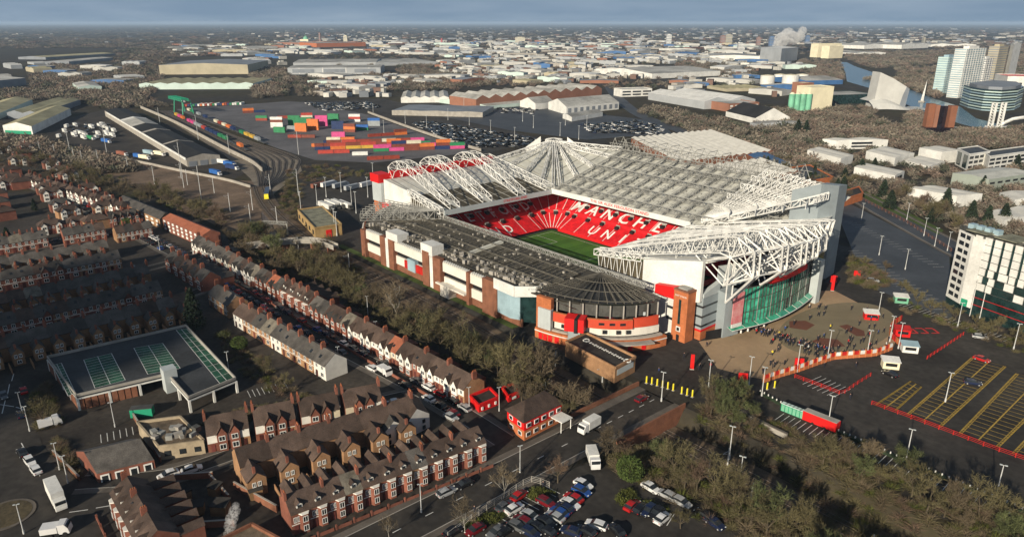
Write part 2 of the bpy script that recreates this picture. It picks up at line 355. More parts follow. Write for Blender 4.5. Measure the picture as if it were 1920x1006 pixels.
# white bay lines and yellow box bays of the east car park
m = MB()
for k in range(7):                                  # each long block of yellow bays
    pass
def bays(P, Q, rows, name):                         # P,Q: near-left -> far-left, near-right -> far-right pixel edges
    a, b_, c, d = [A(*p) for p in (*P, *Q)]; m = MB(); z = .075
    def pt(u, v): q = a.lerp(b_, v).lerp(c.lerp(d, v), u); return Vector((q.x, q.y, z))
    n = max(6, int((b_ - a).length/2.4))
    for v in range(n + 1):
        m.strip(pt(.06, v/n), pt(.47, v/n), .2); m.strip(pt(.53, v/n), pt(.94, v/n), .2)
    for u, w_ in ((0, .35), (.06, .2), (.5, .35), (.94, .2), (1, .35)): m.strip(pt(u, 0), pt(u, 1), w_)
    for v in (0, 1): m.strip(pt(0, v), pt(1, v), .25)
    nz = n*2
    for k in range(nz):                              # hatching of the side walks
        for u0, u1 in ((0, .06), (.94, 1)): m.strip(pt(u0, k/nz), pt(u1, (k + 1)/nz), .2)
    m.build(name, 'yellow_paint', cp)
bays([(1642, 758), (1708, 714)], [(1680, 769), (1728, 725)], 1, 'bay_marking')
bays([(1700, 777), (1822, 670)], [(1764, 800), (1886, 687)], 2, 'bay_marking')
bays([(1798, 812), (1905, 700)], [(1872, 838), (1990, 722)], 2, 'bay_marking')
bays([(1898, 850), (2000, 742)], [(1990, 880), (2090, 765)], 2, 'bay_marking')
def comb(P, Q, n, ln, name, par=None, w_=.16, mt='white_paint'):
    a, b_ = A(*P), A(*Q); d = (b_ - a).normalized(); s = Vector((-d.y, d.x, 0)); m = MB()
    for i in range(n + 1):
        p = a.lerp(b_, i/n); m.strip((p.x, p.y, .082), (p.x + s.x*ln, p.y + s.y*ln, .082), w_)
    return m.build(name, mt, par)
comb((1700, 568), (1915, 640), 26, -5, 'bay_marking', cp); comb((1470, 775), (1900, 950), 34, -5, 'bay_marking', cp)
comb((1505, 720), (1560, 745), 6, 9, 'bay_marking', cp); comb((1600, 415), (1770, 500), 20, -5, 'bay_marking', cp); comb((1610, 470), (1760, 560), 16, -5, 'bay_marking', cp)
comb((1620, 500), (1750, 580), 16, 5, 'bay_marking', cp)
# ------------------------------------------------------------------ railway
def rail_z(x, y): return gz(x, y)
m = MB(); L = [Vector((x, rail_y(x), 0)) for x in range(-448, 80, 4)]
def bed(P, w_, h):
    mb = MB(); n = len(P)
    rows = []
    for i in range(n):
        d = P[min(i+1, n-1)] - P[max(i-1, 0)]; d.z = 0; d.normalize(); s = Vector((-d.y, d.x, 0)); q = []
        for o, dz in ((-w_/2 - 1, .05), (-w_/2, h), (w_/2, h), (w_/2 + 1, .05)):
            c = P[i] + s*o; q.append((c.x, c.y, gz(P[i].x, 139) + dz))
        rows.append(q)
    for i in range(n-1):
        for k in range(3): mb.quad(rows[i][k], rows[i+1][k], rows[i+1][k+1], rows[i][k+1])
    return mb
rb = bed(L, 11, .4).build('railway_bed', 'ballast', kind='structure')
def track(P, off, par, zf, sleepers=True, every=1.4):
    n = len(P); cl = []
    for i in range(n):
        d = P[min(i+1, n-1)] - P[max(i-1, 0)]; d.z = 0; d.normalize(); s = Vector((-d.y, d.x, 0)); c = P[i] + s*off; cl.append((Vector((c.x, c.y, zf(c.x, c.y))), s))
    for sg in (-.75, .75):
        mb = MB(); mb.poly([c + s*sg + Vector((0, 0, .12)) for c, s in cl], .09, 4); mb.build('rail', 'rail_steel', par)
    if sleepers:
        mb = MB(); Q = resamp([c for c, s in cl], int(sum((cl[i+1][0]-cl[i][0]).length for i in range(n-1))/every))
        for i in range(len(Q) - 1):
            d = (Q[i+1] - Q[i]).normalized(); mb.box((Q[i].x, Q[i].y, Q[i].z - .06), (.3, 2.4, .12), math.atan2(d.y, d.x))
        o = mb.build('sleepers', 'sleeper', par); o['kind'] = 'stuff'
for off in (-3.2, 1.6): track(L, off, rb, lambda x, y: gz(x, 139) + .45)
# yard west of the stadium: brown cleared land, curving sidings and the freight lines
DM('yard_earth', (.15, .105, .072), .95, .35, .05, fine=.2)
sheet('rail_yard_ground', [(60, 262), (300, 312), (440, 338), (500, 340), (530, 420), (600, 470), (560, 485), (440, 440), (330, 385), (220, 335), (60, 285)], .02, 'yard_earth')
DM('ballast_pale', (.17, .145, .115), .95, .25, .1, fine=.2)
fan = sheet('sidings_ballast', [(300, 215), (330, 212), (470, 275), (560, 300), (566, 320), (540, 342), (505, 370), (490, 370), (470, 335), (420, 290)], .03, 'ballast_pale')
for k in range(8):
    q = smooth([A(*p) for p in [(300 + k*3, 208), (400 + 7*k, 258), (462 + 12.5*k, 292), (478 + 11.5*k, 312), (486 + 8*k, 332), (488 + 3*k, 352), (492 + 1.2*k, 380), (498 + 1.0*k, 420), (520 + k, 455)]], 6)
    track(q, 0, fan, lambda x, y: .10, sleepers=False)
    mb = MB(); ribbon(mb, q, 2.6, .06); mb.build('track_bed', 'sleeper', fan)
# container terminal apron, compound and far roads
DM('apron', (.115, .112, .118), .8, .22, .03, fine=.12)
sheet('terminal_apron', [(330, 205), (540, 190), (700, 200), (860, 262), (900, 285), (700, 305), (590, 300), (520, 278)], .02, 'apron')
sheet('compound_asphalt', [(560, 190), (720, 185), (960, 245), (1020, 262), (900, 290), (690, 215)], .03, 'asphalt')
sheet('compound_asphalt', [(760, 205), (960, 195), (1240, 228), (1260, 250), (1100, 262), (960, 245)], .035, 'asphalt_blue')
sheet('lorry_yard', [(110, 225), (200, 205), (400, 300), (470, 318), (440, 335), (330, 308), (120, 270)], .025, 'asphalt_brown')
road('distant_road', [(1140, 160), (1160, 185), (1200, 215), (1290, 250), (1420, 300)], 16, 'asphalt_blue', z=.05, kerb=False)
# ------------------------------------------------------------------ water
wm = bpy.data.materials.new('water'); wm.use_nodes = True; b = wm.node_tree.nodes['Principled BSDF']; b.inputs['Base Color'].default_value = (.05, .13, .20, 1); b.inputs['Roughness'].default_value = .22; M['water'] = wm
tw = wm.node_tree; nn = tw.nodes.new('ShaderNodeTexNoise'); nn.inputs['Scale'].default_value = .12; bp = tw.nodes.new('ShaderNodeBump'); bp.inputs['Strength'].default_value = .25; bp.inputs['Distance'].default_value = .5
gg = tw.nodes.new('ShaderNodeNewGeometry'); tw.links.new(gg.outputs['Position'], nn.inputs['Vector']); tw.links.new(nn.outputs['Fac'], bp.inputs['Height']); tw.links.new(bp.outputs[0], b.inputs['Normal'])
sheet('canal_water', [(1574, 116), (1588, 117), (1602, 124), (1640, 137), (1660, 146), (1700, 166), (1760, 188), (1800, 200), (1830, 222), (1930, 248), (1960, 230), (2060, 300), (1800, 232), (1720, 205), (1690, 192), (1640, 168), (1588, 153), (1585, 135)], .06, 'water')

def long_wall(P, lab, mt, h, t_=.5):
    Q = smooth([A(*p) for p in P], 5); o = Q[0].copy(); T = thing('boundary_wall', lab, 'wall', o); m = MB(); m.wall([(q - o).xy for q in Q], t_, 0, h); m.build('wall', mt, T)
    m = MB(); m.wall([(q - o).xy for q in Q], t_*1.5, h, h + .2); m.build('coping', 'pavement', T)
long_wall([(264, 203), (330, 232), (420, 280), (470, 305), (492, 322)], 'long pale retaining wall between goods shed and freight sidings', 'concrete', 3.2)
long_wall([(60, 272), (150, 285), (250, 303), (330, 320), (420, 338), (470, 352)], 'pale concrete wall along the top of the brown rail yard', 'concrete', 1.8)
long_wall([(690, 212), (760, 238), (830, 262), (902, 284)], 'grey fence wall between container terminal and car compound', 'concrete', 2.4)
long_wall([(1390, 772), (1412, 790), (1440, 805), (1475, 822)], 'pale low wall beside the lane above the cutting', 'concrete', 1.4)

jn = MB(); 
for (xa, ya), (xb, yb) in (((18, 720), (14, 740)), ((26, 700), (22, 714)), ((10, 750), (4, 775)), ((40, 830), (52, 852)), ((62, 870), (75, 892)), ((86, 910), (96, 930)), ((0, 758), (26, 762)), ((30, 763), (56, 770)), ((130, 960), (165, 955)), ((180, 952), (215, 946))):
    p, q = A(xa, ya), A(xb, yb); jn.strip((p.x, p.y, .085), (q.x, q.y, .085), .22)
jn.build('road_marking', 'white_paint', kind='structure')
comb((190, 830), (262, 812), 6, 4.5, 'bay_marking'); comb((960, 995), (1050, 925), 11, 5, 'bay_marking'); comb((1170, 955), (1250, 985), 6, 4.5, 'bay_marking'); comb((470, 745), (540, 728), 8, 4.5, 'bay_marking')
for o in bpy.data.objects:
    if o.name.startswith('bay_marking') and o.parent is None: o['kind'] = 'structure'
c0 = A(12, 965); m = MB(); m.cyl((c0.x, c0.y, .06), 5.5, .16, 28); o = m.build('traffic_island', 'pavement', kind='structure'); m = MB(); m.cyl((c0.x, c0.y, .22), 4.8, .05, 28); m.build('island_grass', 'scrub_ground', o)
DM('roof_steel', (.125, .115, .095), .55, .2, .4)
# ================================================================== STADIUM
X0, X1, Y0, Y1, ZR, ZS = -257.0, -170.0, 180.0, 247.0, 19.0, 16.0
pitch = sheet('pitch', [(-253, 178), (-158, 178), (-158, 243.5), (-253, 243.5)], .12, 'turf', world=True)
DM('turf_light', (.058, .155, .016), .9, .1, .08, fine=.1)
for i in range(9):
    m = MB(); xa = -252 + i*10.4; m.quad((xa, 179, .14), (xa + 5.2, 179, .14), (xa + 5.2, 242.5, .14), (xa, 242.5, .14)); m.build('mowing_stripe', 'turf_light', pitch)
m = MB()
for a, b_ in (((-250.5, 181), (-250.5, 241)), ((-250.5, 241), (-165, 241)), ((-207, 181), (-207, 241)), ((-236, 191), (-236, 231)), ((-250.5, 231), (-236, 231)), ((-250.5, 191), (-236, 191))):
    m.strip((*a, .16), (*b_, .16), .22)
m.build('pitch_marking', 'white_paint', pitch)
sheet('pitch_surround', [(-257, 176), (-154, 176), (-154, 246), (-257, 246)], .08, 'asphalt', world=True)
# goal
gl = thing('football_goal', 'small white goal frame with net at the far end of the green pitch', 'goal', (-250.3, 207, .14)); m = MB()
m.tube((0, -3.4, 0), (0, -3.4, 2.5), .16); m.tube((0, 3.4, 0), (0, 3.4, 2.5), .16); m.tube((0, -3.4, 2.5), (0, 3.4, 2.5), .16); m.build('goal_frame', 'white_steel', gl)
m = MB()
for k in range(10): y = -3.4 + 6.8*k/9; m.tube((0, y, 2.5), (-2.2, y, 0), .03, 3)
for k in range(5): m.tube((-2.2*k/4, -3.4, 2.5 - 2.5*k/4), (-2.2*k/4, 3.4, 2.5 - 2.5*k/4), .03, 3)
m.build('net', 'white_paint', gl)
# ---- seating bowl profile
PROF = [(0, 1.0), (11, 6.5), (11.01, 8.0), (40, 22.9)]
def bowl(mb, A_, B_, na, nb, t0=0, t1=1, prof=PROF):  # straight stand between inner points with outward normals
    a, b_ = Vector(A_), Vector(B_); P = []
    for q, n in ((a, Vector(na)), (b_, Vector(nb))): P.append([(q.x + n.x*d, q.y + n.y*d, z) for d, z in prof])
    for k in range(len(prof) - 1): mb.quad(P[0][k], P[0][k+1], P[1][k+1], P[1][k])
def slope_pt(base, n, d):                              # point on the rake at distance d outwards
    z = 1 + .5*d if d <= 11 else 8 + (d - 11.0)*18.5/36
    return Vector((base[0] + n[0]*d, base[1] + n[1]*d, z))
def vomitory(par, base, n, d):
    tdir = Vector((-n[1], n[0], 0)); p = slope_pt(base, n, d); m = MB(); rz = math.atan2(tdir.y, tdir.x)
    m.box((p.x, p.y, p.z - .2), (1.9, 1.7, 1.5), rz); m.build('vomitory', 'dark', par)
    m = MB(); m.box((p.x + n[0]*.95, p.y + n[1]*.95, p.z), (2.3, .3, 1.9), rz); m.build('vomitory_wall', 'concrete', par)
def aisle(par, base, n, d0, d1):
    tdir = Vector((-n[1], n[0], 0)); a, b_ = slope_pt(base, n, d0), slope_pt(base, n, d1); m = MB(); u = Vector((0, 0, .12)); w_ = tdir*.13
    m.quad(a - w_ + u, b_ - w_ + u, b_ + w_ + u, a + w_ + u) if (b_ - a).cross(w_).z < 0 else m.quad(a + w_ + u, b_ + w_ + u, b_ - w_ + u, a - w_ + u); m.build('aisle_step', 'seat_white', par)

def north_stand():
    T = thing('north_stand', 'largest grandstand with pale ribbed roof and red seats lettered MANCHESTER UNITED', 'grandstand', (0, 0, 0))
    m = MB(); bowl(m, (-250, 245, 0), (-145, 245, 0), (0, 1), (0, 1)); m.build('seating', 'seat_red', T)
    m = MB(); m.quad((-250, 244.8, .1), (-150, 244.8, .1), (-150, 244.8, 1.3), (-250, 244.8, 1.3)); m.build('perimeter_board', 'club_red', T)
    for i in range(11):
        x = -249 + i*9.6; aisle(T, (x, 245), (0, 1), .5, 10.6); aisle(T, (x, 245), (0, 1), 11.2, 24); vomitory(T, (x + 1, 245), (0, 1), 9.4)
        if i % 1 == 0: vomitory(T, (x + 4.5, 245), (0, 1), 15)
    Yd = Vector((0, 1, 18.5/36)).normalized()
    for i, ch in enumerate('MANCHESTER'):
        x = -249.8 + 10.3*i; p = slope_pt((x, 245), (0, 1), 14.6); put_text(ch, 10.5, 'seat_white', 'seat_letter', T, p + Vector((0, -.1, .22)), (1, 0, 0), Yd, sx_=1.0)
    Yd = Vector((0, 1, .5)).normalized()
    for i, ch in enumerate('UNITED'):
        p = slope_pt((-230.2 + 9.4*i, 245), (0, 1), 4.6); put_text(ch, 8.2, 'seat_white', 'seat_letter', T, p + Vector((0, 0, .2)), (1, 0, 0), Yd)
    # roof, its ribs and fascia
    zb = 33.0; rz = lambda y: lerp(ZR, zb, (y - Y1)/(300 - Y1))
    m = MB(); m.prism([(X0, Y1), (-139, Y1), (-139, 300), (X0, 300)], [ZR - .5, ZR - .5, zb - .5, zb - .5], [ZR, ZR, zb, zb], bot=True); m.build('roof', MS['roofN'], T)
    m = MB(); m.prism([(X0, Y1 - .6), (-172, Y1 - .6), (-172, Y1 - .05), (X0, Y1 - .05)], ZR - 1.0, ZR + 1.5); m.build('roof_fascia', 'cladding_white', T)
    put_text('THE SIR ALEX FERGUSON STAND', 1.9, 'club_red', 'fascia_lettering', T, (-212, Y1 - .65, ZR + .3), (1, 0, 0), (0, 0, 1), sx_=1.25)
    m = MB(); m.prism([(X0 - 2, 300.1), (-139, 300.1), (-139, 302), (X0 - 2, 302)], 0, zb - .6); m.build('rear_wall', 'cladding_grey', T)
    for i in range(17):                                 # sloping rib trusses
        x = X0 + 2 + i*7.4; m = MB(); truss(m, [(x, Y1 + .5, ZR + 1.7), (x, 299, zb + 1.9)], [(x, Y1 + .5, ZR + .15), (x, 299, zb + .15)], 14, .16, (.9, 0, 0), .1); m.build('roof_rib', 'grey_steel', T)
    for y in (251, 262, 276, 288, 297):                 # long cross girders
        m = MB(); z = rz(y); truss(m, [(X0 + 1, y, z + 2.8), (-140, y, z + 2.8)], [(X0 + 1, y, z + .8), (-140, y, z + .8)], 44, .15, (0, .8, 0), .1); m.build('cross_girder', 'grey_steel', T)
    m = MB()
    for i in range(46):
        x = X0 + 3 + i*2.6
        for y in (255, 258.5, 266, 270, 273, 280, 284, 292): 
            if random.random() < .8: m.box((x, y + random.uniform(-.8, .8), rz(y)), (1.1, .5, .55))
    o = m.build('roof_fixings', 'grey_steel', T); o['kind'] = 'stuff'
    DM('soot', (.2, .2, .18), .8, .3, .3)
    for i in range(34):                                 # grimy roof sheets laid between the ribs
        x = X0 + 4 + (i % 17)*7.4; y = 264 if i < 17 else 286; m = MB(); a = random.uniform(5, 9)
        m.quad((x + .5, y, rz(y) + .06), (x + 6.2, y, rz(y) + .06), (x + 6.2, y + a, rz(y + a) + .06), (x + .5, y + a, rz(y + a) + .06)); m.build('roof_sheet', 'roof_pale' if random.random() < .6 else 'soot', T)
    # tall scaffold frames along the rear edge
    for i in range(15):
        x = -262 + i*7.6; m = MB()
        for yy in (299, 306): m.tube((x, yy, zb - 3), (x, yy, zb + 4.2), .2)
        m.tube((x, 299, zb + 4.2), (x, 306, zb + 4.2), .16)
        for s in (-1, 1): m.tube((x + s*3.4, 299, zb), (x, 299, zb + 7.2), .17); m.tube((x + s*3.4, 306, zb), (x, 306, zb + 7.2), .17); m.tube((x, 299, zb), (x + s*3.6, 299, zb + 4), .12)
        m.tube((x, 299, zb + 7.2), (x, 306, zb + 7.2), .16); m.tube((x - 3.8, 299, zb + 4.2), (x + 3.8, 299, zb + 4.2), .15); m.tube((x - 3.8, 306, zb + 4.2), (x + 3.8, 306, zb + 4.2), .15)
        m.tube((x, 299, zb + 4.2), (x, 282, rz(282) + 1.5), .15); m.build('mast_frame', 'grey_steel', T)
    return T
MS = {}
MS['roofN'] = stripes('roofN', (.52, .52, .47), (.30, .29, .26), 0, 2.6, .10)
MS['roofW'] = stripes('roofW', (.56, .56, .52), (.34, .33, .30), 1, 3.0, .08)
MS['roofE'] = stripes('roofE', (.62, .62, .59), (.40, .39, .36), 1, 3.0, .08)
north_stand()

def west_stand():
    T = thing('west_stand', 'grandstand with humped white roof trusses and shaded seats lettered STRETFORD END', 'grandstand', (0, 0, 0))
    m = MB(); bowl(m, (-254.5, 240, 0), (-254.5, 180.2, 0), (-1, 0), (-1, 0)); m.build('seating', 'seat_red', T)
    for i in range(7):
        y = 180 + i*9.6; aisle(T, (-254.5, y), (-1, 0), .5, 10.6); aisle(T, (-254.5, y), (-1, 0), 11.2, 25); vomitory(T, (-254.5, y + 2), (-1, 0), 9.4); vomitory(T, (-254.5, y + 6), (-1, 0), 15)
    Yd = Vector((-1, 0, 18.5/36)).normalized()
    for i, ch in enumerate('STRETFORD'):
        p = slope_pt((-254.5, 182 + 7.2*i), (-1, 0), 14.6); put_text(ch, 8.8, 'seat_white', 'seat_letter', T, p + Vector((0, 0, .22)), (0, 1, 0), Yd, sx_=.8)
    Yd = Vector((-1, 0, .5)).normalized()
    for i, ch in enumerate('END'): p = slope_pt((-254.5, 204 + 8*i), (-1, 0), 4.6); put_text(ch, 8, 'seat_white', 'seat_letter', T, p + Vector((0, 0, .22)), (0, 1, 0), Yd, sx_=.85)
    rz = lambda x: lerp(ZR, 26.2, (X0 - x)/50)
    m = MB(); m.prism([(X0, Y0), (X0, 250), (-307, 250), (-307, Y0)], [ZR - .5, ZR - .5, 25.7, 25.7], [ZR, ZR, 26.2, 26.2], bot=True); m.build('roof', MS['roofW'], T)
    for i in range(4):                                   # brown translucent sheets near the front
        ya = [184, 192, 211, 233][i]; yb = [189, 207, 229, 247][i]; m = MB()
        for xa, xb in ((-259, -266), (-266.4, -274), (-274.4, -281)): m.quad((xa, ya, rz(xa) + .1), (xa, yb, rz(xa) + .1), (xb, yb, rz(xb) + .1), (xb, ya, rz(xb) + .1))
        m.build('translucent_panel', 'roof_glass', T)
    for i in range(14):
        y = 182 + i*4.9
        m = MB(); m.tube((X0 - 1, y, ZR + .35), (-306, y, 26.5), .14, 4); m.build('roof_rib', 'grey_steel', T)
    m = MB(); m.prism([(X0 + .05, Y0), (X0 + .6, Y0), (X0 + .6, Y1), (X0 + .05, Y1)], ZR - 1.3, ZR + 1.0); m.build('roof_fascia', 'cladding_pale', T)
    put_text('STRETFORD END', 1.8, 'club_red', 'fascia_lettering', T, (X0 + .65, 222, ZR - .1), (0, 1, 0), (0, 0, 1), sx_=1.1)
    # humped trusses
    for y in (186.5, 205.5, 227, 246):
        m = MB(); top = [(-319 + 10, y, 27), (-310, y, 31.5), (-304, y, 35.5), (-295, y, 36.2), (-280, y, 31.6), (X0 - .5, y, 22.2)]; bot = [(-306, y, 26.6), (-305.5, y, 28.5), (-302, y, 31.8), (-295, y, 32), (-280, y, 27.2), (X0 - .5, y, 20)]
        if y > 240: top = [(p[0], p[1], min(p[2], lerp(31, 22.2, (p[0] + 310)/52))) for p in top]; bot = [(p[0], p[1], min(p[2], lerp(28, 20, (p[0] + 310)/52))) for p in bot]
        truss(m, top, bot, 13, .23, (0, 5.4, 0), .12); m.build('roof_truss', 'white_steel', T)
    # end wall to the south: white sheet, raking lattice, brick leg, red bands
    m = MB(); m.prism([(-307, 179.2), (-283, 179.2), (-283, 179.9), (-307, 179.9)], 14.0, [26.4, 24.0, 24.0, 26.4]); m.build('end_wall', 'cladding_white', T)
    m = MB(); m.prism([(-283, 179.6), (-257, 179.6), (-257, 179.9), (-283, 179.9)], [15, 11.5, 11.5, 15], [22.8, 18.6, 18.6, 22.8]); m.build('end_glazing', 'roof_glass', T)
    m = MB(); truss(m, [(-283, 178.6, 25.5), (X0, 178.6, 21.2)], [(-283, 178.6, 23), (X0, 178.6, 18.6)], 9, .22, (0, 2, 0), .16)
    for k in range(8):
        x = -282 + k*3.4; m.tube((x, 178.8, 23 - k*.55), (x + 1.2, 178.8, 14 - k*.3), .18); m.tube((x + 2.6, 178.8, 23 - k*.55), (x + 1.2, 178.8, 14 - k*.3), .14)
    m.build('end_lattice', 'white_steel', T)
    m = MB(); m.box((-313, 180.5, 0), (5, 5, 14.8)); m.build('brick_leg', 'brick_orange', T)
    m = MB(); m.box((-311.5, 180.6, 14.8), (8.6, 6, 9.6)); m.build('stair_cladding', 'cladding_pale', T)
    m = MB(); m.box((-312.5, 180.4, 24.4), (8, 6.6, 4.2)); m.build('red_cap', 'club_red', T)
    m = MB(); m.box((-308.5, 217, 24.2), (1.6, 66, 5.6)); m.build('red_rear_band', 'club_red', T)
    m = MB(); P = [(-309, 0), (-292, 0), (-292, 2), (-296, 5.2), (-301, 6.6), (-309, 6.6)]
    m.add([(x, 178.7, 8 + z) for x, z in P] + [(x, 179.3, 8 + z) for x, z in P], [(0, 1, 2, 3, 4, 5), (11, 10, 9, 8, 7, 6)] + [(i, i + 6, (i + 1) % 6 + 6, (i + 1) % 6) for i in range(6)]); m.build('red_arch_panel', 'club_red', T)
    m = MB(); m.box((-295.5, 196, 0), (27, 32, 14)); m.build('base_block', 'brick_orange', T)
    m = MB(); m.prism([(-309.5, 184), (-308, 184), (-308, 252), (-309.5, 252)], 0, 24); m.build('rear_wall', 'cladding_grey', T)
west_stand()

def nw_corner():
    T = thing('corner_stand', 'fan roofed corner between the two far grandstands with tall white steel crown', 'grandstand', (0, 0, 0))
    m = MB(); nseg = 7
    for k in range(nseg):
        a0, a1 = math.pi/2 + math.pi/2*k/nseg, math.pi/2 + math.pi/2*(k + 1)/nseg; c = (-250, 240.5)
        bowl(m, (c[0] + 4.5*math.cos(a1), c[1] + 4.5*math.sin(a1), 0), (c[0] + 4.5*math.cos(a0), c[1] + 4.5*math.sin(a0), 0), (math.cos(a1), math.sin(a1)), (math.cos(a0), math.sin(a0)))
    m.build('seating', 'seat_red', T)
    for k in range(1, 7):
        a = math.pi/2 + math.pi/2*k/7; n = (math.cos(a), math.sin(a)); b_ = (-250 + 4.5*n[0], 240.5 + 4.5*n[1]); aisle(T, b_, n, .5, 10.6); aisle(T, b_, n, 11.2, 26)
        if k % 2: vomitory(T, b_, n, 10)
    ap = Vector((-303, 292, 33.2)); rim = [(-309, 250, 26.2), (-296, 250, 24.6), (-282, 250, 22.6), (-268, 249, 20.5), (-258.5, 248.5, 19.4), (-256, 251, 19.8), (-256.5, 263, 23.2), (-257, 276, 26.7), (-257, 290, 30.4), (-260, 302, 33)]
    DM('fan_roof', (.5, .5, .45), .6, .16, .15); cr = [ap + Vector((5*math.cos(a), 5*math.sin(a), 0)) for a in [R(-95 + 100*i/9) for i in range(10)]]
    for i in range(9):
        m = MB(); m.quad(Vector(rim[i]), Vector(rim[i+1]), cr[i+1] - Vector((0, 0, 2)), cr[i] - Vector((0, 0, 2))); m.build('roof_segment', 'fan_roof', T)
    for i in range(10):
        m = MB(); a = Vector(rim[i]); u = Vector((0, 0, 1)); truss(m, [cr[i] + u*1.5, a + u*2.0], [cr[i] - u*1.2, a + u*.35], 13, .26, None, .17)
        d = (cr[i] - a).cross(u).normalized()*1.3; truss(m, [cr[i] + u*1.5 + d*.6, a + u*2 + d], [cr[i] - u*1.2 + d*.6, a + u*.35 + d], 13, .22, None, .15)
        m.build('fan_truss', 'white_steel', T)
    for f in (.2, .4, .6, .8):
        m = MB(); m.poly([Vector(rim[i]).lerp(cr[i] - Vector((0, 0, 2)), f) + Vector((0, 0, .25)) for i in range(10)], .2, 4); m.build('purlin', 'grey_steel', T)
    # crown: cage of slim posts with two sail panels
    m = MB(); ring = [ap + Vector((5*math.cos(2*math.pi*i/16), 5*math.sin(2*math.pi*i/16), 0)) for i in range(17)]
    for dz in (-3.5, -.5, 2): m.poly([p + Vector((0, 0, dz)) for p in ring], .22, 4)
    for p in ring[:16]: m.tube(p + Vector((0, 0, -3.5)), p + Vector((0, 0, 2)), .2, 4); m.tube(p + Vector((0, 0, 2)), ap + Vector((0, 0, 3.0)), .14, 4)
    m.build('crown_cage', 'white_steel', T)
    for s in (0, 1):
        q = ap + (Vector((-6.5, -4.5, 0)) if s == 0 else Vector((5.5, 5.5, 0))); m = MB(); d = Vector((-7, -5.5, 0)) if s == 0 else Vector((7, 6, 0))
        top, lowi, lowo = q + Vector((0, 0, 3.6)), q + Vector((0, 0, -5)), q + d + Vector((0, 0, -5)); oo = q + d + Vector((0, 0, -3)); th = Vector((.3, -.3, 0))
        m.quad(top, lowi, lowo, oo); m.quad(oo + th, lowo + th, lowi + th, top + th); m.quad(top, oo, oo + th, top + th); m.build('sail_panel', 'cladding_white', T)
    m = MB(); m.prism([(-310, 252), (-308, 252), (-300, 298), (-262, 300), (-262, 303), (-302, 302)], 0, 26); m.build('rear_wall', 'cladding_grey', T)
nw_corner()

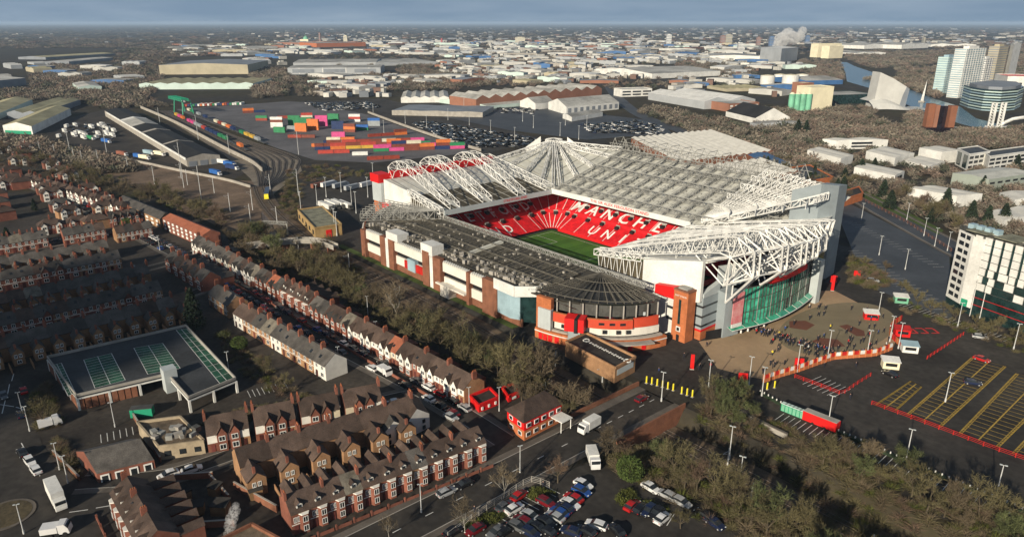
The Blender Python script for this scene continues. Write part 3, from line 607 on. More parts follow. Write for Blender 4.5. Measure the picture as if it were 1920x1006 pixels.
def east_stand():
    T = thing('east_stand', 'grandstand with white exposed roof girders above the curved green glass front', 'grandstand', (0, 0, 0))
    rz = lambda x: lerp(ZR, 27.5, (x - X1)/46)
    m = MB(); PR = [(X1, 188.7), (-124, 188.7), (-118.5, 208), (-118.5, 236), (-123, 262), (-129, 286), (-150, 290), (X1, Y1)]; m.prism(PR, [rz(p[0]) - .5 for p in PR], [rz(p[0]) for p in PR], bot=True); m.build('roof', MS['roofE'], T)
    for y in range(192, 262, 6):
        m = MB(); m.tube((X1 + 1, y, ZR + .35), (-124, y, rz(-124) + .35), .15, 4); m.build('roof_rib', 'grey_steel', T)
    m = MB(); bowl(m, (-156, 190, 0), (-156, 244, 0), (1, 0), (1, 0), prof=[(0, 1), (11, 6.5), (11.01, 8), (26, 15.5)]); m.build('seating', 'seat_red', T)
    m = MB(); m.prism([(X1 - .6, 188.7), (X1 - .05, 188.7), (X1 - .05, Y1 - .7), (X1 - .6, Y1 - .7)], ZR - 1, ZR + 1.0); m.build('roof_fascia', 'cladding_white', T)
    # great girders: long raking box truss, knee at the back, strut down to the facade
    for i, y in enumerate((191, 203, 215, 227, 239, 251)):
        m = MB(); bx = [-108.4, -106, -106, -108, -111, -116][i]; k = -5.5*sstep(195, 251, y)
        top = [(X1 + 2, y, 20.9), (-161, y, 23.4 + k*.3), (-118.5, y, 37.0 + k), (-114.5, y, 37.6 + k)]; bot = [(X1 + 2, y, 19.4), (-161, y, 20.6 + k*.2), (-120.5, y, 31.4 + k), (-116.5, y, 30.8 + k)]
        truss(m, top, bot, 14, .25, (0, 3.4, 0), .13)
        a, b_, c, d = Vector((-114.5, y, 37.6 + k)), Vector((bx, y, 34.4 + k)), Vector((bx + .3, y, 26.2 + k*.4)), (Vector((bx - 8.2, y, 15.6)) if i in (0, 4) else Vector((bx - 6.0, y, 20.0)))
        for s in (-1.7, 1.7):
            o = Vector((0, s, 0)); m.poly([a + o, b_ + o, c + o, d + o], .34, 4)
            for p, q in ((a, c), (Vector((-116.5, y, 30.8 + k)), b_), (Vector((-116.5, y, 30.8 + k)), c), (Vector((-118, y, 21)), c), (Vector((-118, y, 21)), b_), (Vector((-116.5, y, 30.8 + k)), d), (Vector((-118, y, 21)), Vector((-116.5, y, 30.8 + k))), (Vector((-118, y, 21)), Vector((-129, y, 28.5 + k*.5))), (Vector((-129, y, 26)), Vector((-116.5, y, 30.8 + k)))): m.tube(p + o, q + o, .26, 4)
        for p in (a, b_, c): m.tube(p + Vector((0, -1.7, 0)), p + Vector((0, 1.7, 0)), .2, 4)
        m.build('main_girder', 'white_steel', T)
    for i in range(5):                                   # lattice bracing that ties the girders together behind the roof
        ys_ = (191, 203, 215, 227, 239, 251); ya, yb = ys_[i], ys_[i+1]
        for x, zt, zb_ in ((-116.5, 36, 29.5), (-126, 33.5, 28.5), (-138, 29.5, 24.5)):
            k = -5.5*sstep(195, 251, (ya + yb)/2); m = MB(); truss(m, [(x, ya, zt + k), (x, yb, zt + k)], [(x, ya, zb_ + k*.6), (x, yb, zb_ + k*.6)], 4, .24, None, .2); m.build('tie_lattice', 'white_steel', T)
        m = MB(); bxa, bxb = [-108.4, -106, -106, -108, -111, -116][i:i+2]
        for z in (34.0 + k*.9, 26.2 + k*.4): m.tube((bxa, ya, z), (bxb, yb, z), .24, 4)
        for p, q in (((-118, ya, 21), (bxb, yb, 32 + k)), ((bxa, ya, 32 + k), (-118, yb, 21)), ((-117, ya, 30 + k), (-118, yb, 21)), ((bxa, ya, 26.2), (-116.5, yb, 30.8 + k))): m.tube(p, q, .2, 4)
        m.build('bracing', 'white_steel', T)
    # south end: long front lattice, brown glazing, white sheet wall
    m = MB(); truss(m, [(X1 - 1.5, 188.6, 20.9), (-149.5, 188.6, 24.0)], [(X1 - 1.5, 188.6, 18.8), (-149.5, 188.6, 21.6)], 7, .24, (0, 3.4, 0), .16)
    for k in range(7): x = -170 + k*3.0; m.tube((x, 187.6, 18.8 + k*.4), (x + 1.2, 187.6, 12 + k*.2), .2); m.tube((x + 2.4, 187.6, 19 + k*.4), (x + 1.2, 187.6, 12 + k*.2), .15)
    m.build('end_lattice', 'white_steel', T)
    m = MB(); m.prism([(X1, 188.2), (-148.7, 188.2), (-148.7, 188.6), (X1, 188.6)], 12.0, [18.4, 21.6, 21.6, 18.4]); m.build('end_glazing', 'roof_glass', T)
    m = MB(); m.prism([(-163, 187.8), (-148.8, 187.8), (-148.8, 188.1), (-163, 188.1)], 12.0, 14.6); m.build('end_low_wall', 'cladding_white', T)
    m = MB(); m.prism([(-148.5, 187.2), (-124.6, 187.2), (-124.6, 188.6), (-148.5, 188.6)], [8, 13.8, 13.8, 8], [22.6, 27.9, 27.9, 22.6]); m.build('end_wall', 'cladding_white', T)
    m = MB(); m.box((-136.5, 186.0, 0), (9, 2.2, 13.0)); m.build('white_bay', 'cladding_white', T)
    for z in (6.5, 10.5): m = MB(); m.box((-134.2, 184.85, z - 1), (2.6, .12, .9)); m.build('window', 'window_dark', T)
    m = MB(); m.prism([(-141, 184.8), (-131.5, 184.8), (-131.5, 187.1), (-141, 187.1)], 13.0, [16.2, 17.6, 17.6, 16.2]); m.build('red_cap', 'club_red', T)
    # grey block beside the stair tower, recess behind it
    m = MB(); m.box((-128.8, 193.0, 3.4), (9, 8.4, 11.4)); m.build('grey_block', 'cladding_grey', T)
    for z in (11.4, 7.9, 4.6):
        m = MB(); m.box((-128.8, 193.0, z), (9.12, 8.52, .7)); m.build('window_band', 'window_dark', T)
    m = MB(); m.box((-128.8, 193.0, 0), (9.2, 8.6, 3.0)); m.build('red_base', 'brick_orange', T)
    m = MB(); m.box((-128.8, 193.0, 3.01), (9.3, 8.7, .7)); m.build('red_band', 'club_red', T)
    m = MB(); m.wall([(-126, 198.5), (-123.5, 206), (-122, 225), (-123.5, 245), (-126, 256)], .5, 15.8, 23.5); m.build('upper_wall', 'cladding_pale', T)  # pale wall added to lighten the dark recess between glass and roof
    m = MB(); m.prism([(-126, 189), (-124.3, 189), (-124.3, 198), (-126, 198)], 14.9, [16.2, 16.2, 18.5, 18.5]); m.build('sloping_parapet', 'cladding_pale', T)
    # curved facade of glass
    cv = [(-122.5, 190), (-120.6, 196), (-118.9, 203), (-117.0, 211), (-116.0, 220), (-116.3, 231), (-117.8, 243), (-120.5, 256), (-123.5, 267), (-127.5, 279)]
    cvs = [Vector((p[0], p[1], 0)) for p in smooth([(*p, 0) for p in cv], 5)]
    def seg(ya, yb, n=12):
        ys_ = [lerp(ya, yb, i/n) for i in range(n + 1)]; out = []
        for y in ys_:
            for i in range(len(cvs) - 1):
                if cvs[i].y <= y <= cvs[i+1].y: t_ = (y - cvs[i].y)/(cvs[i+1].y - cvs[i].y); out.append((lerp(cvs[i].x, cvs[i+1].x, t_), y)); break
        return out
    def pane_strip(ya, yb, off, z0, z1, mt, name, n=10, t_=.3):
        P = seg(ya, yb, n); m = MB(); m.wall([(x + off, y) for x, y in P], t_, z0, z1); return m.build(name, mt, T)
    pane_strip(190.3, 277.5, -.6, 0, 3.2, 'dark', 'ground_floor', 24, .4)
    DM('glass_mid', (.03, .22, .15), .15, .5, .6, spec=.6); DM('glass_sunlit', (.06, .42, .28), .12, .4, .5, spec=.7)
    gp = seg(203.4, 248, 26)
    for i in range(26):                                   # each storey-high curtain wall pane; sunlit left half painted as brighter green
        (xa, ya), (xb, yb) = gp[i], gp[i+1]
        for z0, z1 in ((3.4, 7.5), (7.7, 11.9), (12.1, 16.2)):
            m = MB(); m.wall([(xa, ya + .12), (xb, yb - .12)], .25, z0, z1); m.build('glass_pane', random.choice(['glass_green', 'glass_sunlit', 'glass_mid', 'glass_sunlit'] if i < 13 else ['glass_green', 'glass_mid', 'glass_green', 'glass_dark']), T)
    for i in range(27):
        m = MB(); m.box((gp[i][0] + .12, gp[i][1], 3.2), (.34, .16, 13.1)); m.build('mullion', 'dark_steel' if i % 4 else 'grey_steel', T)
    for z in (3.2, 7.5, 11.9, 16.2): pane_strip(203.4, 248, .1, z, z + .2, 'dark_steel', 'transom', 14, .35)
    pane_strip(255, 277, 0, 3.4, 17, 'glass_dark', 'dark_glass_front', 8)
    P = seg(214, 238, 10); m = MB(); m.wall([(x + 1.0, y) for x, y in P], 1.8, 16.5, 18.2); m.build('red_sign_canopy', 'club_red', T)
    # sloped glass skirt and white handrail
    P = seg(197.5, 256, 20); m = MB()
    for i in range(20):
        (xa, ya), (xb, yb) = P[i], P[i+1]; m.quad((xa + 2.2, ya, 2.7), (xb + 2.2, yb, 2.7), (xb + .2, yb, 3.6), (xa + .2, ya, 3.6))
    m.build('glass_skirt', 'glass_green', T)
    m = MB(); m.poly([(x + 2.4, y, 2.9) for x, y in P], .16, 4)
    for x, y in P[::2]: m.tube((x + 2.4, y, 2.9), (x + .3, y, 3.7), .07, 4)
    m.build('handrail', 'white_steel', T)
    m = MB(); m.prism([(-125, 197.4), (-120.4, 196.0), (-119.0, 203), (-124, 203.2)], 0, 15.8); m.build('grey_pier', 'cladding_grey', T)
    m = MB(); m.box((-117, 250.5, 0), (3, 3, 17)); m.build('grey_pier', 'cladding_pale', T)
    DM('banner_pink', (.55, .13, .15), .7, .4, .35, col2=(.62, .30, .30))
    for ya, yb in ((198.2, 203.0), (251.9, 255.4)):
        (xa, _), (xb, _) = seg(ya, ya + .01, 1)[0], seg(yb, yb + .01, 1)[0]
        m = MB(); m.wall([(xa + 1.1, ya), (xb + .8, yb)], .25, 4.8, 15.6); m.build('banner', 'banner_pink', T)
        m = MB(); m.wall([(xa + 1.16, ya), (xb + .86, yb)], .3, 3.4, 4.75); m.build('banner_foot', 'cladding_white', T)
    # club megastore doors: white door frames
    for y in (205, 208, 212, 216):
        x = seg(y, y + .1, 1)[0][0]; m = MB(); m.box((x - .2, y, 0), (.5, 1.7, 2.5)); o = m.build('entrance', 'window_white', T); m = MB(); m.box((x + .1, y, .1), (.3, 1.2, 2.1)); m.build('door_glass', 'dark', o)
    # grey pier at the far corner
    m = MB(); P = [(-137, 262), (-129.5, 270), (-126.6, 279), (-127.6, 288), (-137, 290)]
    m.prism(P, 0, [38, 40.5, 39, 38, 37]); m.build('corner_tower', 'cladding_grey', T)
    m = MB(); m.wall([(-119.6, 255), (-127, 274)], .5, 17, 27); m.build('upper_wall', 'cladding_grey', T)
    # rear steel tangle over the north east quadrant
    for i in range(15):
        a = R(lerp(20, 88, i/14)); c = Vector((-170, 247, ZR)); e = Vector((-170 + 50*math.cos(a), 247 + 50*math.sin(a), 33.5)); e.x = min(e.x, -127)
        m = MB(); truss(m, [c + Vector((4*math.cos(a), 4*math.sin(a), 2.5)), e + Vector((0, 0, 3.8))], [c + Vector((4*math.cos(a), 4*math.sin(a), .5)), e + Vector((0, 0, 1))], 13, .26, None, .2); m.build('fan_truss', 'white_steel', T)
    for f in (.3, .5, .7, .86, 1.0):
        m = MB(); pts = [Vector((-172 + 52*f*math.cos(a), 247 + 50*f*math.sin(a), lerp(ZR, 34, f) + 2.6)) for a in [R(lerp(15, 90, i/12)) for i in range(13)]]; pts = [Vector((min(p.x, -127), p.y, p.z)) for p in pts]
        truss(m, pts, [p - Vector((0, 0, 2)) for p in pts], 26, .2, None, .16); m.build('ring_girder', 'white_steel', T)
    # stair tower in orange brick
    return T
east_stand()
T = thing('stair_tower', 'tall orange brick stair tower with slit window and crest below the white wall', 'tower', (-128.9, 187.3, 0))
m = MB(); m.box((0, -2.2, 0), (5.6, 4.4, 17.4)); m.build('shaft', 'brick_orange', T)
m = MB(); m.box((-.1, -4.45, 6), (.9, .12, 8.6)); m.build('slit_window', 'glass_dark', T)
m = MB(); m.box((0, -2.2, 17.4), (5.9, 4.7, .5)); m.build('coping', 'brick_brown', T)
m = MB(); m.box((0, -2.2, 17.9), (3.6, 2.8, .5)); m.build('roof_plant', 'grey_steel', T)
m = MB(); m.box((-.1, -4.48, 3.4), (1.7, .16, 1.8)); o = m.build('crest_plate', 'cladding_white', T); m = MB(); m.box((-.1, -4.58, 3.7), (1.0, .08, 1.1)); m.build('crest', 'dark', o)
m = MB(); m.box((-.1, -4.45, 0), (1.1, .12, 2.2)); m.build('door', 'dark', T)
put_text('EAST STAND', .8, 'cladding_white', 'lettering', T, (0, -4.45, 15.8), (1, 0, 0), (0, 0, 1))

def south_stand():
    T = thing('south_stand', 'low grandstand with dark lattice roof and brick and white wall above the railway', 'grandstand', (0, 0, 0))
    yw, zw = 151.0, 13.6
    m = MB(); m.prism([(-287, 158), (-279, 152), (-172, 152), (-158, 153), (-150, 157), (-143, 165), (-141, Y0), (X0, Y0), (-292, 172)], [z - .5 for z in (13.2, 13.6, 13.6, 13.6, 13.8, 14, 15.5, ZS, 14)], [13.2, 13.6, 13.6, 13.6, 13.8, 14, 15.5, ZS, 14]); m.build('roof', 'roof_dark', T)
    m = MB(); bowl(m, (X0 + 2, 179.5, 0), (-150, 179.5, 0), (0, -1), (0, -1), prof=[(0, 1), (25, 12.5)]); m.build('seating', 'seat_red', T)
    rz = lambda y: lerp(13.6, ZS, (y - 152)/28)
    m = MB(); truss(m, [(X0 - 2, 179.6, ZS + 1.7), (-141, 179.6, ZS + 1.7)], [(X0 - 2, 179.6, ZS + .1), (-141, 179.6, ZS + .1)], 60, .17, (0, 1.0, 0), .1); m.build('front_girder', 'grey_steel', T)
    DM('sheet_grey', (.085, .078, .062), .6, .35, .3, fine=.2)
    for i in range(44):                                    # joists of the lattice roof
        x = -276 + i*2.55; m = MB(); truss(m, [(x, 153, 14.5), (x, 179, ZS + .75)], [(x, 153, 13.75), (x, 179, ZS + .12)], 14, .085, None, .06); m.build('roof_joist', 'roof_steel', T)
    for i in range(26):
        x = -272 + i*4.1
        for y in (156, 163, 170):
            if random.random() < .55: m = MB(); m.prism([(x, y), (x + 3, y), (x + 3, y + 5), (x, y + 5)], rz(y) + .02, [rz(y) + .09, rz(y) + .09, rz(y + 5) + .09, rz(y + 5) + .09]); m.build('roof_sheet', 'sheet_grey', T)
    for y in (154.5, 159.5, 165, 172):
        m = MB(); truss(m, [(-276, y, rz(y) + 1.4), (-165, y, rz(y) + 1.4)], [(-276, y, rz(y) + .9), (-165, y, rz(y) + .9)], 50, .1, None, .07); m.build('cross_girder', 'roof_steel', T)
    m = MB()
    for i in range(230): x, y = random.uniform(-278, -166), random.uniform(153, 161)*1.0; h = random.uniform(.4, 1.7); m.box((x, y, 13.65), (random.uniform(.4, 2.2), random.uniform(.4, 1.4), h), random.uniform(0, 3))
    for i in range(60): x, y = random.uniform(-270, -160), random.uniform(161, 178); m.box((x, y, rz(y)), (random.uniform(.4, 1.5), random.uniform(.4, 1.2), random.uniform(.3, 1)))
    o = m.build('roof_plant', 'concrete', T); o['kind'] = 'stuff'
    m = MB(); a = A(913, 474, 15.5); m.prism([(-214, 160.3), (-211.8, 160.3), (-211.8, 177), (-214, 177)], [rz(160), rz(160), rz(177), rz(177)], [rz(160) + .7, rz(160) + .7, rz(177) + .8, rz(177) + .8]); m.build('pale_gutter', 'roof_pale', T)
    # outer wall in bays
    bx = lambda px: A(px, 482 + (px - 668)*.41).x
    def bay(px0, px1, z0, z1, mt, name, dy=0.0, t_=.6, par=T):
        xa, xb = bx(px0), bx(px1); m = MB(); m.prism([(xa, yw - t_ - dy), (xb - .02, yw - t_ - dy), (xb - .02, yw + .3), (xa, yw + .3)], z0, z1); return m.build(name, mt, par)
    bay(668, 985, 0, 3.0, 'brick_brown', 'plinth', -.2, .3)
    DM('panel_cream', (.66, .63, .57), .7, .06, .2)
    for p0, p1 in ((675, 706), (733, 790), (830, 880), (885, 912)):
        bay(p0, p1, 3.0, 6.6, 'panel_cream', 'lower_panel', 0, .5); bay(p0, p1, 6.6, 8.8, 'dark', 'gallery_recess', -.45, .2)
        bay(p0, p1, 8.8, 12.2, 'panel_cream', 'upper_panel', .5, .5); o = bay(p0, p1, 12.2, 12.6, 'roof_pale', 'parapet', .4, .5)
        xa, xb = bx(p0), bx(p1); m = MB(); n = int((xb - xa)/1.3)
        for k in range(n): m.box((xa + .7 + k*1.3, yw - .2, 12.6), (.35, 1.6, .5))
        m.build('slats', 'cladding_white', T)
    for p0, p1, h in ((667, 675, 12.6), (706, 716, 13.2), (723, 733, 13.2), (792, 805, 14.5), (813, 828, 13.6), (880, 885, 13), (912, 941, 13.4)): bay(p0, p1, 0, h, 'brick_brown', 'brick_pier', 1.2, .6)
    for p0, p1 in ((716, 722.5), (805.5, 812.5)): bay(p0, p1, 0, 13.0, 'cladding_white', 'white_shaft', .9, .6)
    for p0, p1, h in ((719, 742, 16.4), (789, 812, 17.4)):
        xa, xb = bx(p0), bx(p1); m = MB(); m.prism([(xa, yw - 1.6), (xb, yw - 1.6), (xb, yw + 4), (xa, yw + 4)], 13.2, h); m.build('plant_box', 'cladding_white', T)
    bay(752, 790, 3.2, 6.5, 'red_paint', 'red_screen', .7, .4); bay(760, 775, 3, 8, 'glass_blue', 'stair_glass', 1.0, .5)
    bay(835, 852, 0, 4.6, 'panel_cream', 'kiosk', 3.2, .5); bay(822, 880, 3.6, 4.2, 'panel_cream', 'ledge', 2.4, .5)
    # glazed south east corner
    m = MB(); m.prism([(bx(941), yw - 1.4), (bx(968), yw - 1.9), (bx(981), yw - .4), (bx(981), yw + 4), (bx(941), yw + 2)], 2.6, 11.6); m.build('pale_glass_bay', 'glass_blue', T)
    m = MB(); m.prism([(bx(981) + .05, yw - .2), (bx(1002), yw + 3.2), (bx(1002), yw + 9), (bx(981) + .05, yw + 9)], 2, 12); m.build('dark_glass_bay', 'glass_dark', T)
    m = MB(); m.wall([(bx(941) - .5, yw - 2.6), (bx(980), yw - 2.8)], .4, 11.8, 15.6); m.wall([(bx(980) + .21, yw - 2.8), (bx(1004), yw + 4.2)], .4, 11.8, 15.6); m.build('sign_box', 'cladding_white', T)
    a, b_ = Vector((bx(980), yw - 2.8, 0)), Vector((bx(1004), yw + 4.2, 0)); d = (b_ - a).normalized(); n_ = Vector((d.y, -d.x, 0)); c = a.lerp(b_, .5) + n_*.28
    put_text('Manchester United', .95, 'cladding_grey', 'sign_lettering', T, (c.x, c.y, 14.6), d, (0, 0, 1)); pass
    # south west corner: pale lattice wedge
    for i in range(9):
        a_ = R(lerp(178, 232, i/8)); c = Vector((X0, 178.5, ZS)); e = c + Vector((44*math.cos(a_), 33*math.sin(a_), -2)); e.z = 14.6
        m = MB(); truss(m, [c + Vector((0, 0, 4.2)), e + Vector((0, 0, 3.2))], [c + Vector((0, 0, .4)), e], 12, .15, None, .11); m.build('corner_truss', 'grey_steel', T)
    m = MB(); m.prism([(X0 - .4, 179.2), (-300, 178.8), (-295, 168), (-287, 158.5), (-280, 153)], 13.0, [ZS + .6, 14.8, 14.5, 14.2, 14]); m.build('corner_roof', 'sheet_grey', T)
    m = MB(); m.wall([(-303, 178), (-296, 166), (-287, 156.5), (-278.5, 151.2)], .8, 0, 12.8); m.build('corner_wall', 'brick_brown', T)
    m = MB(); m.wall([(-296, 165.2), (-287.4, 156), (-280, 151.3)], .9, 8.4, 12.2); m.build('corner_panel', 'panel_cream', T); m = MB(); m.wall([(-296, 165.2), (-287.4, 156), (-280, 151.3)], .9, 3, 6.8); m.build('corner_panel', 'panel_cream', T)
south_stand()

def se_quadrant():
    T = thing('corner_block', 'rounded corner block with dark fan roof, red band and orange brick base', 'grandstand', (0, 0, 0))
    c = Vector((-160, 178.5, ZS - .1)); n = 16; rim = [Vector((-166 + 33*math.sin(a)*1.0, 180.5 - 27.5*math.cos(a), 14.3)) for a in [R(lerp(0, 84, i/n)) for i in range(n + 1)]]
    for i in range(n): m = MB(); m.quad(c, rim[i] + Vector((0, 0, .3)), rim[i+1] + Vector((0, 0, .3))); m.build('roof_segment', 'roof_dark', T)
    for i in range(n + 1):
        m = MB(); truss(m, [c + Vector((0, 0, .9)), rim[i] + Vector((0, 0, 1.3))], [c + Vector((0, 0, .3)), rim[i] + Vector((0, 0, .5))], 10, .12, None, .08); m.build('fan_truss', 'roof_steel', T)
    for f in (.4, .7, 1.0): m = MB(); m.poly([c.lerp(p, f) + Vector((0, 0, 1.2)) for p in rim], .14, 4); m.build('ring_girder', 'roof_steel', T)
    def arc(off, a0, a1, k=14): return [(-166 + (33 + off)*math.sin(a), 180.5 - (27.5 + off)*math.cos(a)) for a in [R(lerp(a0, a1, i/k)) for i in range(k + 1)]]
    def ring(off, t_, z0, z1, mt, name, a0=5, a1=84): m = MB(); m.wall(arc(off, a0, a1), t_, z0, z1); return m.build(name, mt, T)
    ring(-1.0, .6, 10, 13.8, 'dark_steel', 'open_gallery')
    m = MB()
    for x, y in arc(.2, 8, 82, 9): m.tube((x, y, 9.6), (x, y, 14.2), .3, 4)
    m.build('gallery_posts', 'concrete', T)
    m = MB(); P = arc(-2, 12, 82, 26)
    for x, y in P: m.box((x + random.uniform(-.8, .8), y + random.uniform(-.8, .8), 10), (random.uniform(.6, 1.8), random.uniform(.6, 1.5), random.uniform(.8, 2.2)), random.random()*3)
    m.build('plant_units', 'cladding_pale', T)['kind'] = 'stuff'
    ring(2.0, .8, 6.9, 10.2, 'brick_orange', 'red_band', 16, 62); ring(2.45, .2, 7.1, 10.0, 'red_band_m', 'red_band_face', 16, 62); ring(1.6, .8, 7.2, 10.4, 'red_band_m', 'red_band', 63, 80)
    ring(1.0, .8, 4.2, 6.9, 'panel_cream', 'window_wall', 16, 82); ring(2.6, 1.2, 3.6, 4.2, 'concrete', 'ledge', 16, 82)
    for a in (22, 30, 46, 54, 60): x, y = arc(1.5, a, a + 1, 1)[0]; m = MB(); m.box((x, y, 5), (1.4, 1.0, 1.2), R(a)); m.build('window', 'window_dark', T)
    for a in (44, 50, 56): x, y = arc(2.62, a, a + 1, 1)[0]; m = MB(); m.box((x, y, 8.3), (1.8, .15, .8), R(a)); m.build('window', 'window_dark', T)
    ring(3.4, 1.4, 0, 3.6, 'brick_orange', 'brick_base', 6, 84); ring(4.16, .14, 2.6, 2.9, 'cladding_white', 'white_band', 6, 84)
    for a in (10, 13, 16, 20, 44, 52, 60, 68): x, y = arc(4.2, a, a + 1, 1)[0]; m = MB(); m.box((x, y, .2), (1.5, .18, 2.1), R(a)); m.build('turnstile_door', 'club_red', T)
    ring(5.6, 2.6, 3.1, 3.5, 'concrete', 'canopy', 40, 72)
    m = MB(); P = arc(2.0, 5, 15, 4); m.wall(P, 1.6, 0, 14.4); m.build('brick_shaft', 'brick_orange', T)
    m = MB(); P = arc(2.6, 7, 15.4, 4); m.wall(P, 1.6, 3, 10.8); m.build('pale_panel', 'cladding_pale', T)
    x, y = arc(3.4, 30, 31, 1)[0]; m = MB(); m.box((x, y, 0), (4, 4, 6.2), R(30)); m.build('dark_shaft', 'cladding_grey', T)
    m = MB(); m.box((x, y, 6.2), (6.4, 4.8, 4.4), R(30)); m.build('red_sign_box', 'club_red', T); m = MB(); m.box((x + .9, y - .2, 6.1), (1.0, 4.95, 4.6), R(30)); m.build('dark_stripe', 'dark', T)
DM('red_band_m', (.52, .065, .03), .6, .06, .3)
se_quadrant()
# ================================================================== HOUSES
def window_at(T, x, z, w_, h, y=0.0, n=-1, mt='window_white', bars=1):
    """white framed window on a wall facing local -y (n=-1) or +y; its pane is a sub-part"""
    f = MB(); t_ = .10; yy = y + n*t_/2
    f.box((x - w_/2 + .05, yy, z), (.12, t_, h)); f.box((x + w_/2 - .05, yy, z), (.12, t_, h)); f.box((x, yy, z), (w_ - .22, t_, .14)); f.box((x, yy, z + h - .14), (w_ - .22, t_, .14))
    for b_ in range(bars): f.box((x - w_/2 + w_*(b_ + 1)/(bars + 1), yy, z + .14), (.09, t_, h - .28))
    o = f.build('window', mt, T); p = MB(); p.box((x, y + n*.02, z + .14), (w_ - .22, .03, h - .28)); p.build('pane', 'window_dark', o); return o
def gable_roof(m, x0, x1, y0, y1, ze, zr, ov=.3, th=.18):
    ym = (y0 + y1)/2; sl = (zr - ze)/(ym - y0); zo = ze - ov*sl
    for ya, yb in ((y0 - ov, ym), (y1 + ov, ym)):
        P = [(x0, ya, zo), (x1, ya, zo), (x1, yb, zr), (x0, yb, zr)]
        if ya > yb: P = P[::-1]
        m.quad(*[(p[0], p[1], p[2] + th) for p in P]); m.quad(*[P[k] for k in (3, 2, 1, 0)]); m.quad(P[0] if ya < yb else P[3], P[1] if ya < yb else P[2], *(((P[1][0], P[1][1], P[1][2] + th), (P[0][0], P[0][1], P[0][2] + th)) if ya < yb else ((P[2][0], P[2][1], P[2][2] + th), (P[3][0], P[3][1], P[3][2] + th))))
        for xx, a, b_ in ((x0, 0, 3), (x1, 1, 2)):
            pa, pb = [(xx, ya, zo), (xx, yb, zr)]; m.quad(pa, pb, (pb[0], pb[1], pb[2] + th), (pa[0], pa[1], pa[2] + th))
def body(m, x0, x1, y0, y1, ze, zr):
    ym = (y0 + y1)/2; m.prism([(x0, y0), (x1, y0), (x1, y1), (x0, y1)], 0, ze, top=False)
    for xx in (x0, x1): m.quad(*([(xx, y0, ze), (xx, ym, zr), (xx, y1, ze)] if xx == x0 else [(xx, y1, ze), (xx, ym, zr), (xx, y0, ze)]))
def chimney(T, x, y, z0, z1, mt='brick_red'):
    m = MB(); m.box((x, y, z0), (.75, 1.5, z1 - z0)); c = m.build('chimney', mt, T); m = MB()
    for k in (-.45, 0, .45): m.cyl((x, y + k, z1), .15, .5, 6)
    m.build('chimney_pots', 'pot', c); return c
def house_railway(w_, white, first_gable=True):
    """two storey terrace house: brick below, pale upper floor, small steep gable over the bay"""
    T = thing('terrace_house', 'x', 'house'); d, ze, zr = 7.4, 4.9, 7.8
    m = MB(); body(m, 0, w_, 0, d, ze, zr); m.build('wall', 'brick_red', T)
    if white: m = MB(); m.box((w_/2, -.06, 2.7), (w_ - .25, .12, 2.15)); m.build('upper_render', 'render_white', T)
    m = MB(); gable_roof(m, 0, w_, 0, d, ze, zr); m.build('roof', 'slate' if white < 2 else 'tile_brown', T)
    gx = w_*.68; m = MB(); g = 1.15                   # projecting bay with its own gable
    m.prism([(gx - g, -.75), (gx + g, -.75), (gx + g, 0), (gx - g, 0)], 0, 4.7, top=False)
    m.quad((gx - g, -.75, 4.7), (gx + g, -.75, 4.7), (gx, -.75, 6.5)); m.build('bay', 'render_white' if white else 'brick_red', T)
    m = MB(); m.prism([(gx - g - .06, -.82), (gx + g + .06, -.82), (gx + g + .06, -.1), (gx - g - .06, -.1)], 0, 2.3); m.build('bay_base', 'brick_red', T)
    m = MB(); q = 1.9
    for s in (-1, 1):
        P = [(gx, -.95, 6.72), (gx + s*(g + .2), -.95, 4.55), (gx + s*(g + .2), .9, 4.55), (gx, q, 6.72)]; m.quad(*(P if s < 0 else P[::-1]))
    m.build('bay_roof', 'slate' if white < 2 else 'tile_brown', T)
    window_at(T, gx, 3.2, 1.6, 1.3, -.76); window_at(T, gx, .7, 1.6, 1.4, -.84, bars=2); window_at(T, w_*.22, 3.2, 1.0, 1.3, -.12)
    m = MB(); m.box((w_*.22, -.06, 0), (.95, .1, 2.1)); m.build('door', 'door', T)
    m = MB(); m.prism([(w_*.62, d), (w_ - .1, d), (w_ - .1, d + 3.6), (w_*.62, d + 3.6)], 0, [4.4, 4.4, 3.6, 3.6]); m.build('rear_wing', 'brick_red', T)
    chimney(T, .05, d/2, 7.0, 9.1)
    m = MB(); m.box((w_/2, -4.2, 0), (w_ - .1, .25, .9)); m.build('garden_wall', 'brick_red', T)
    return T
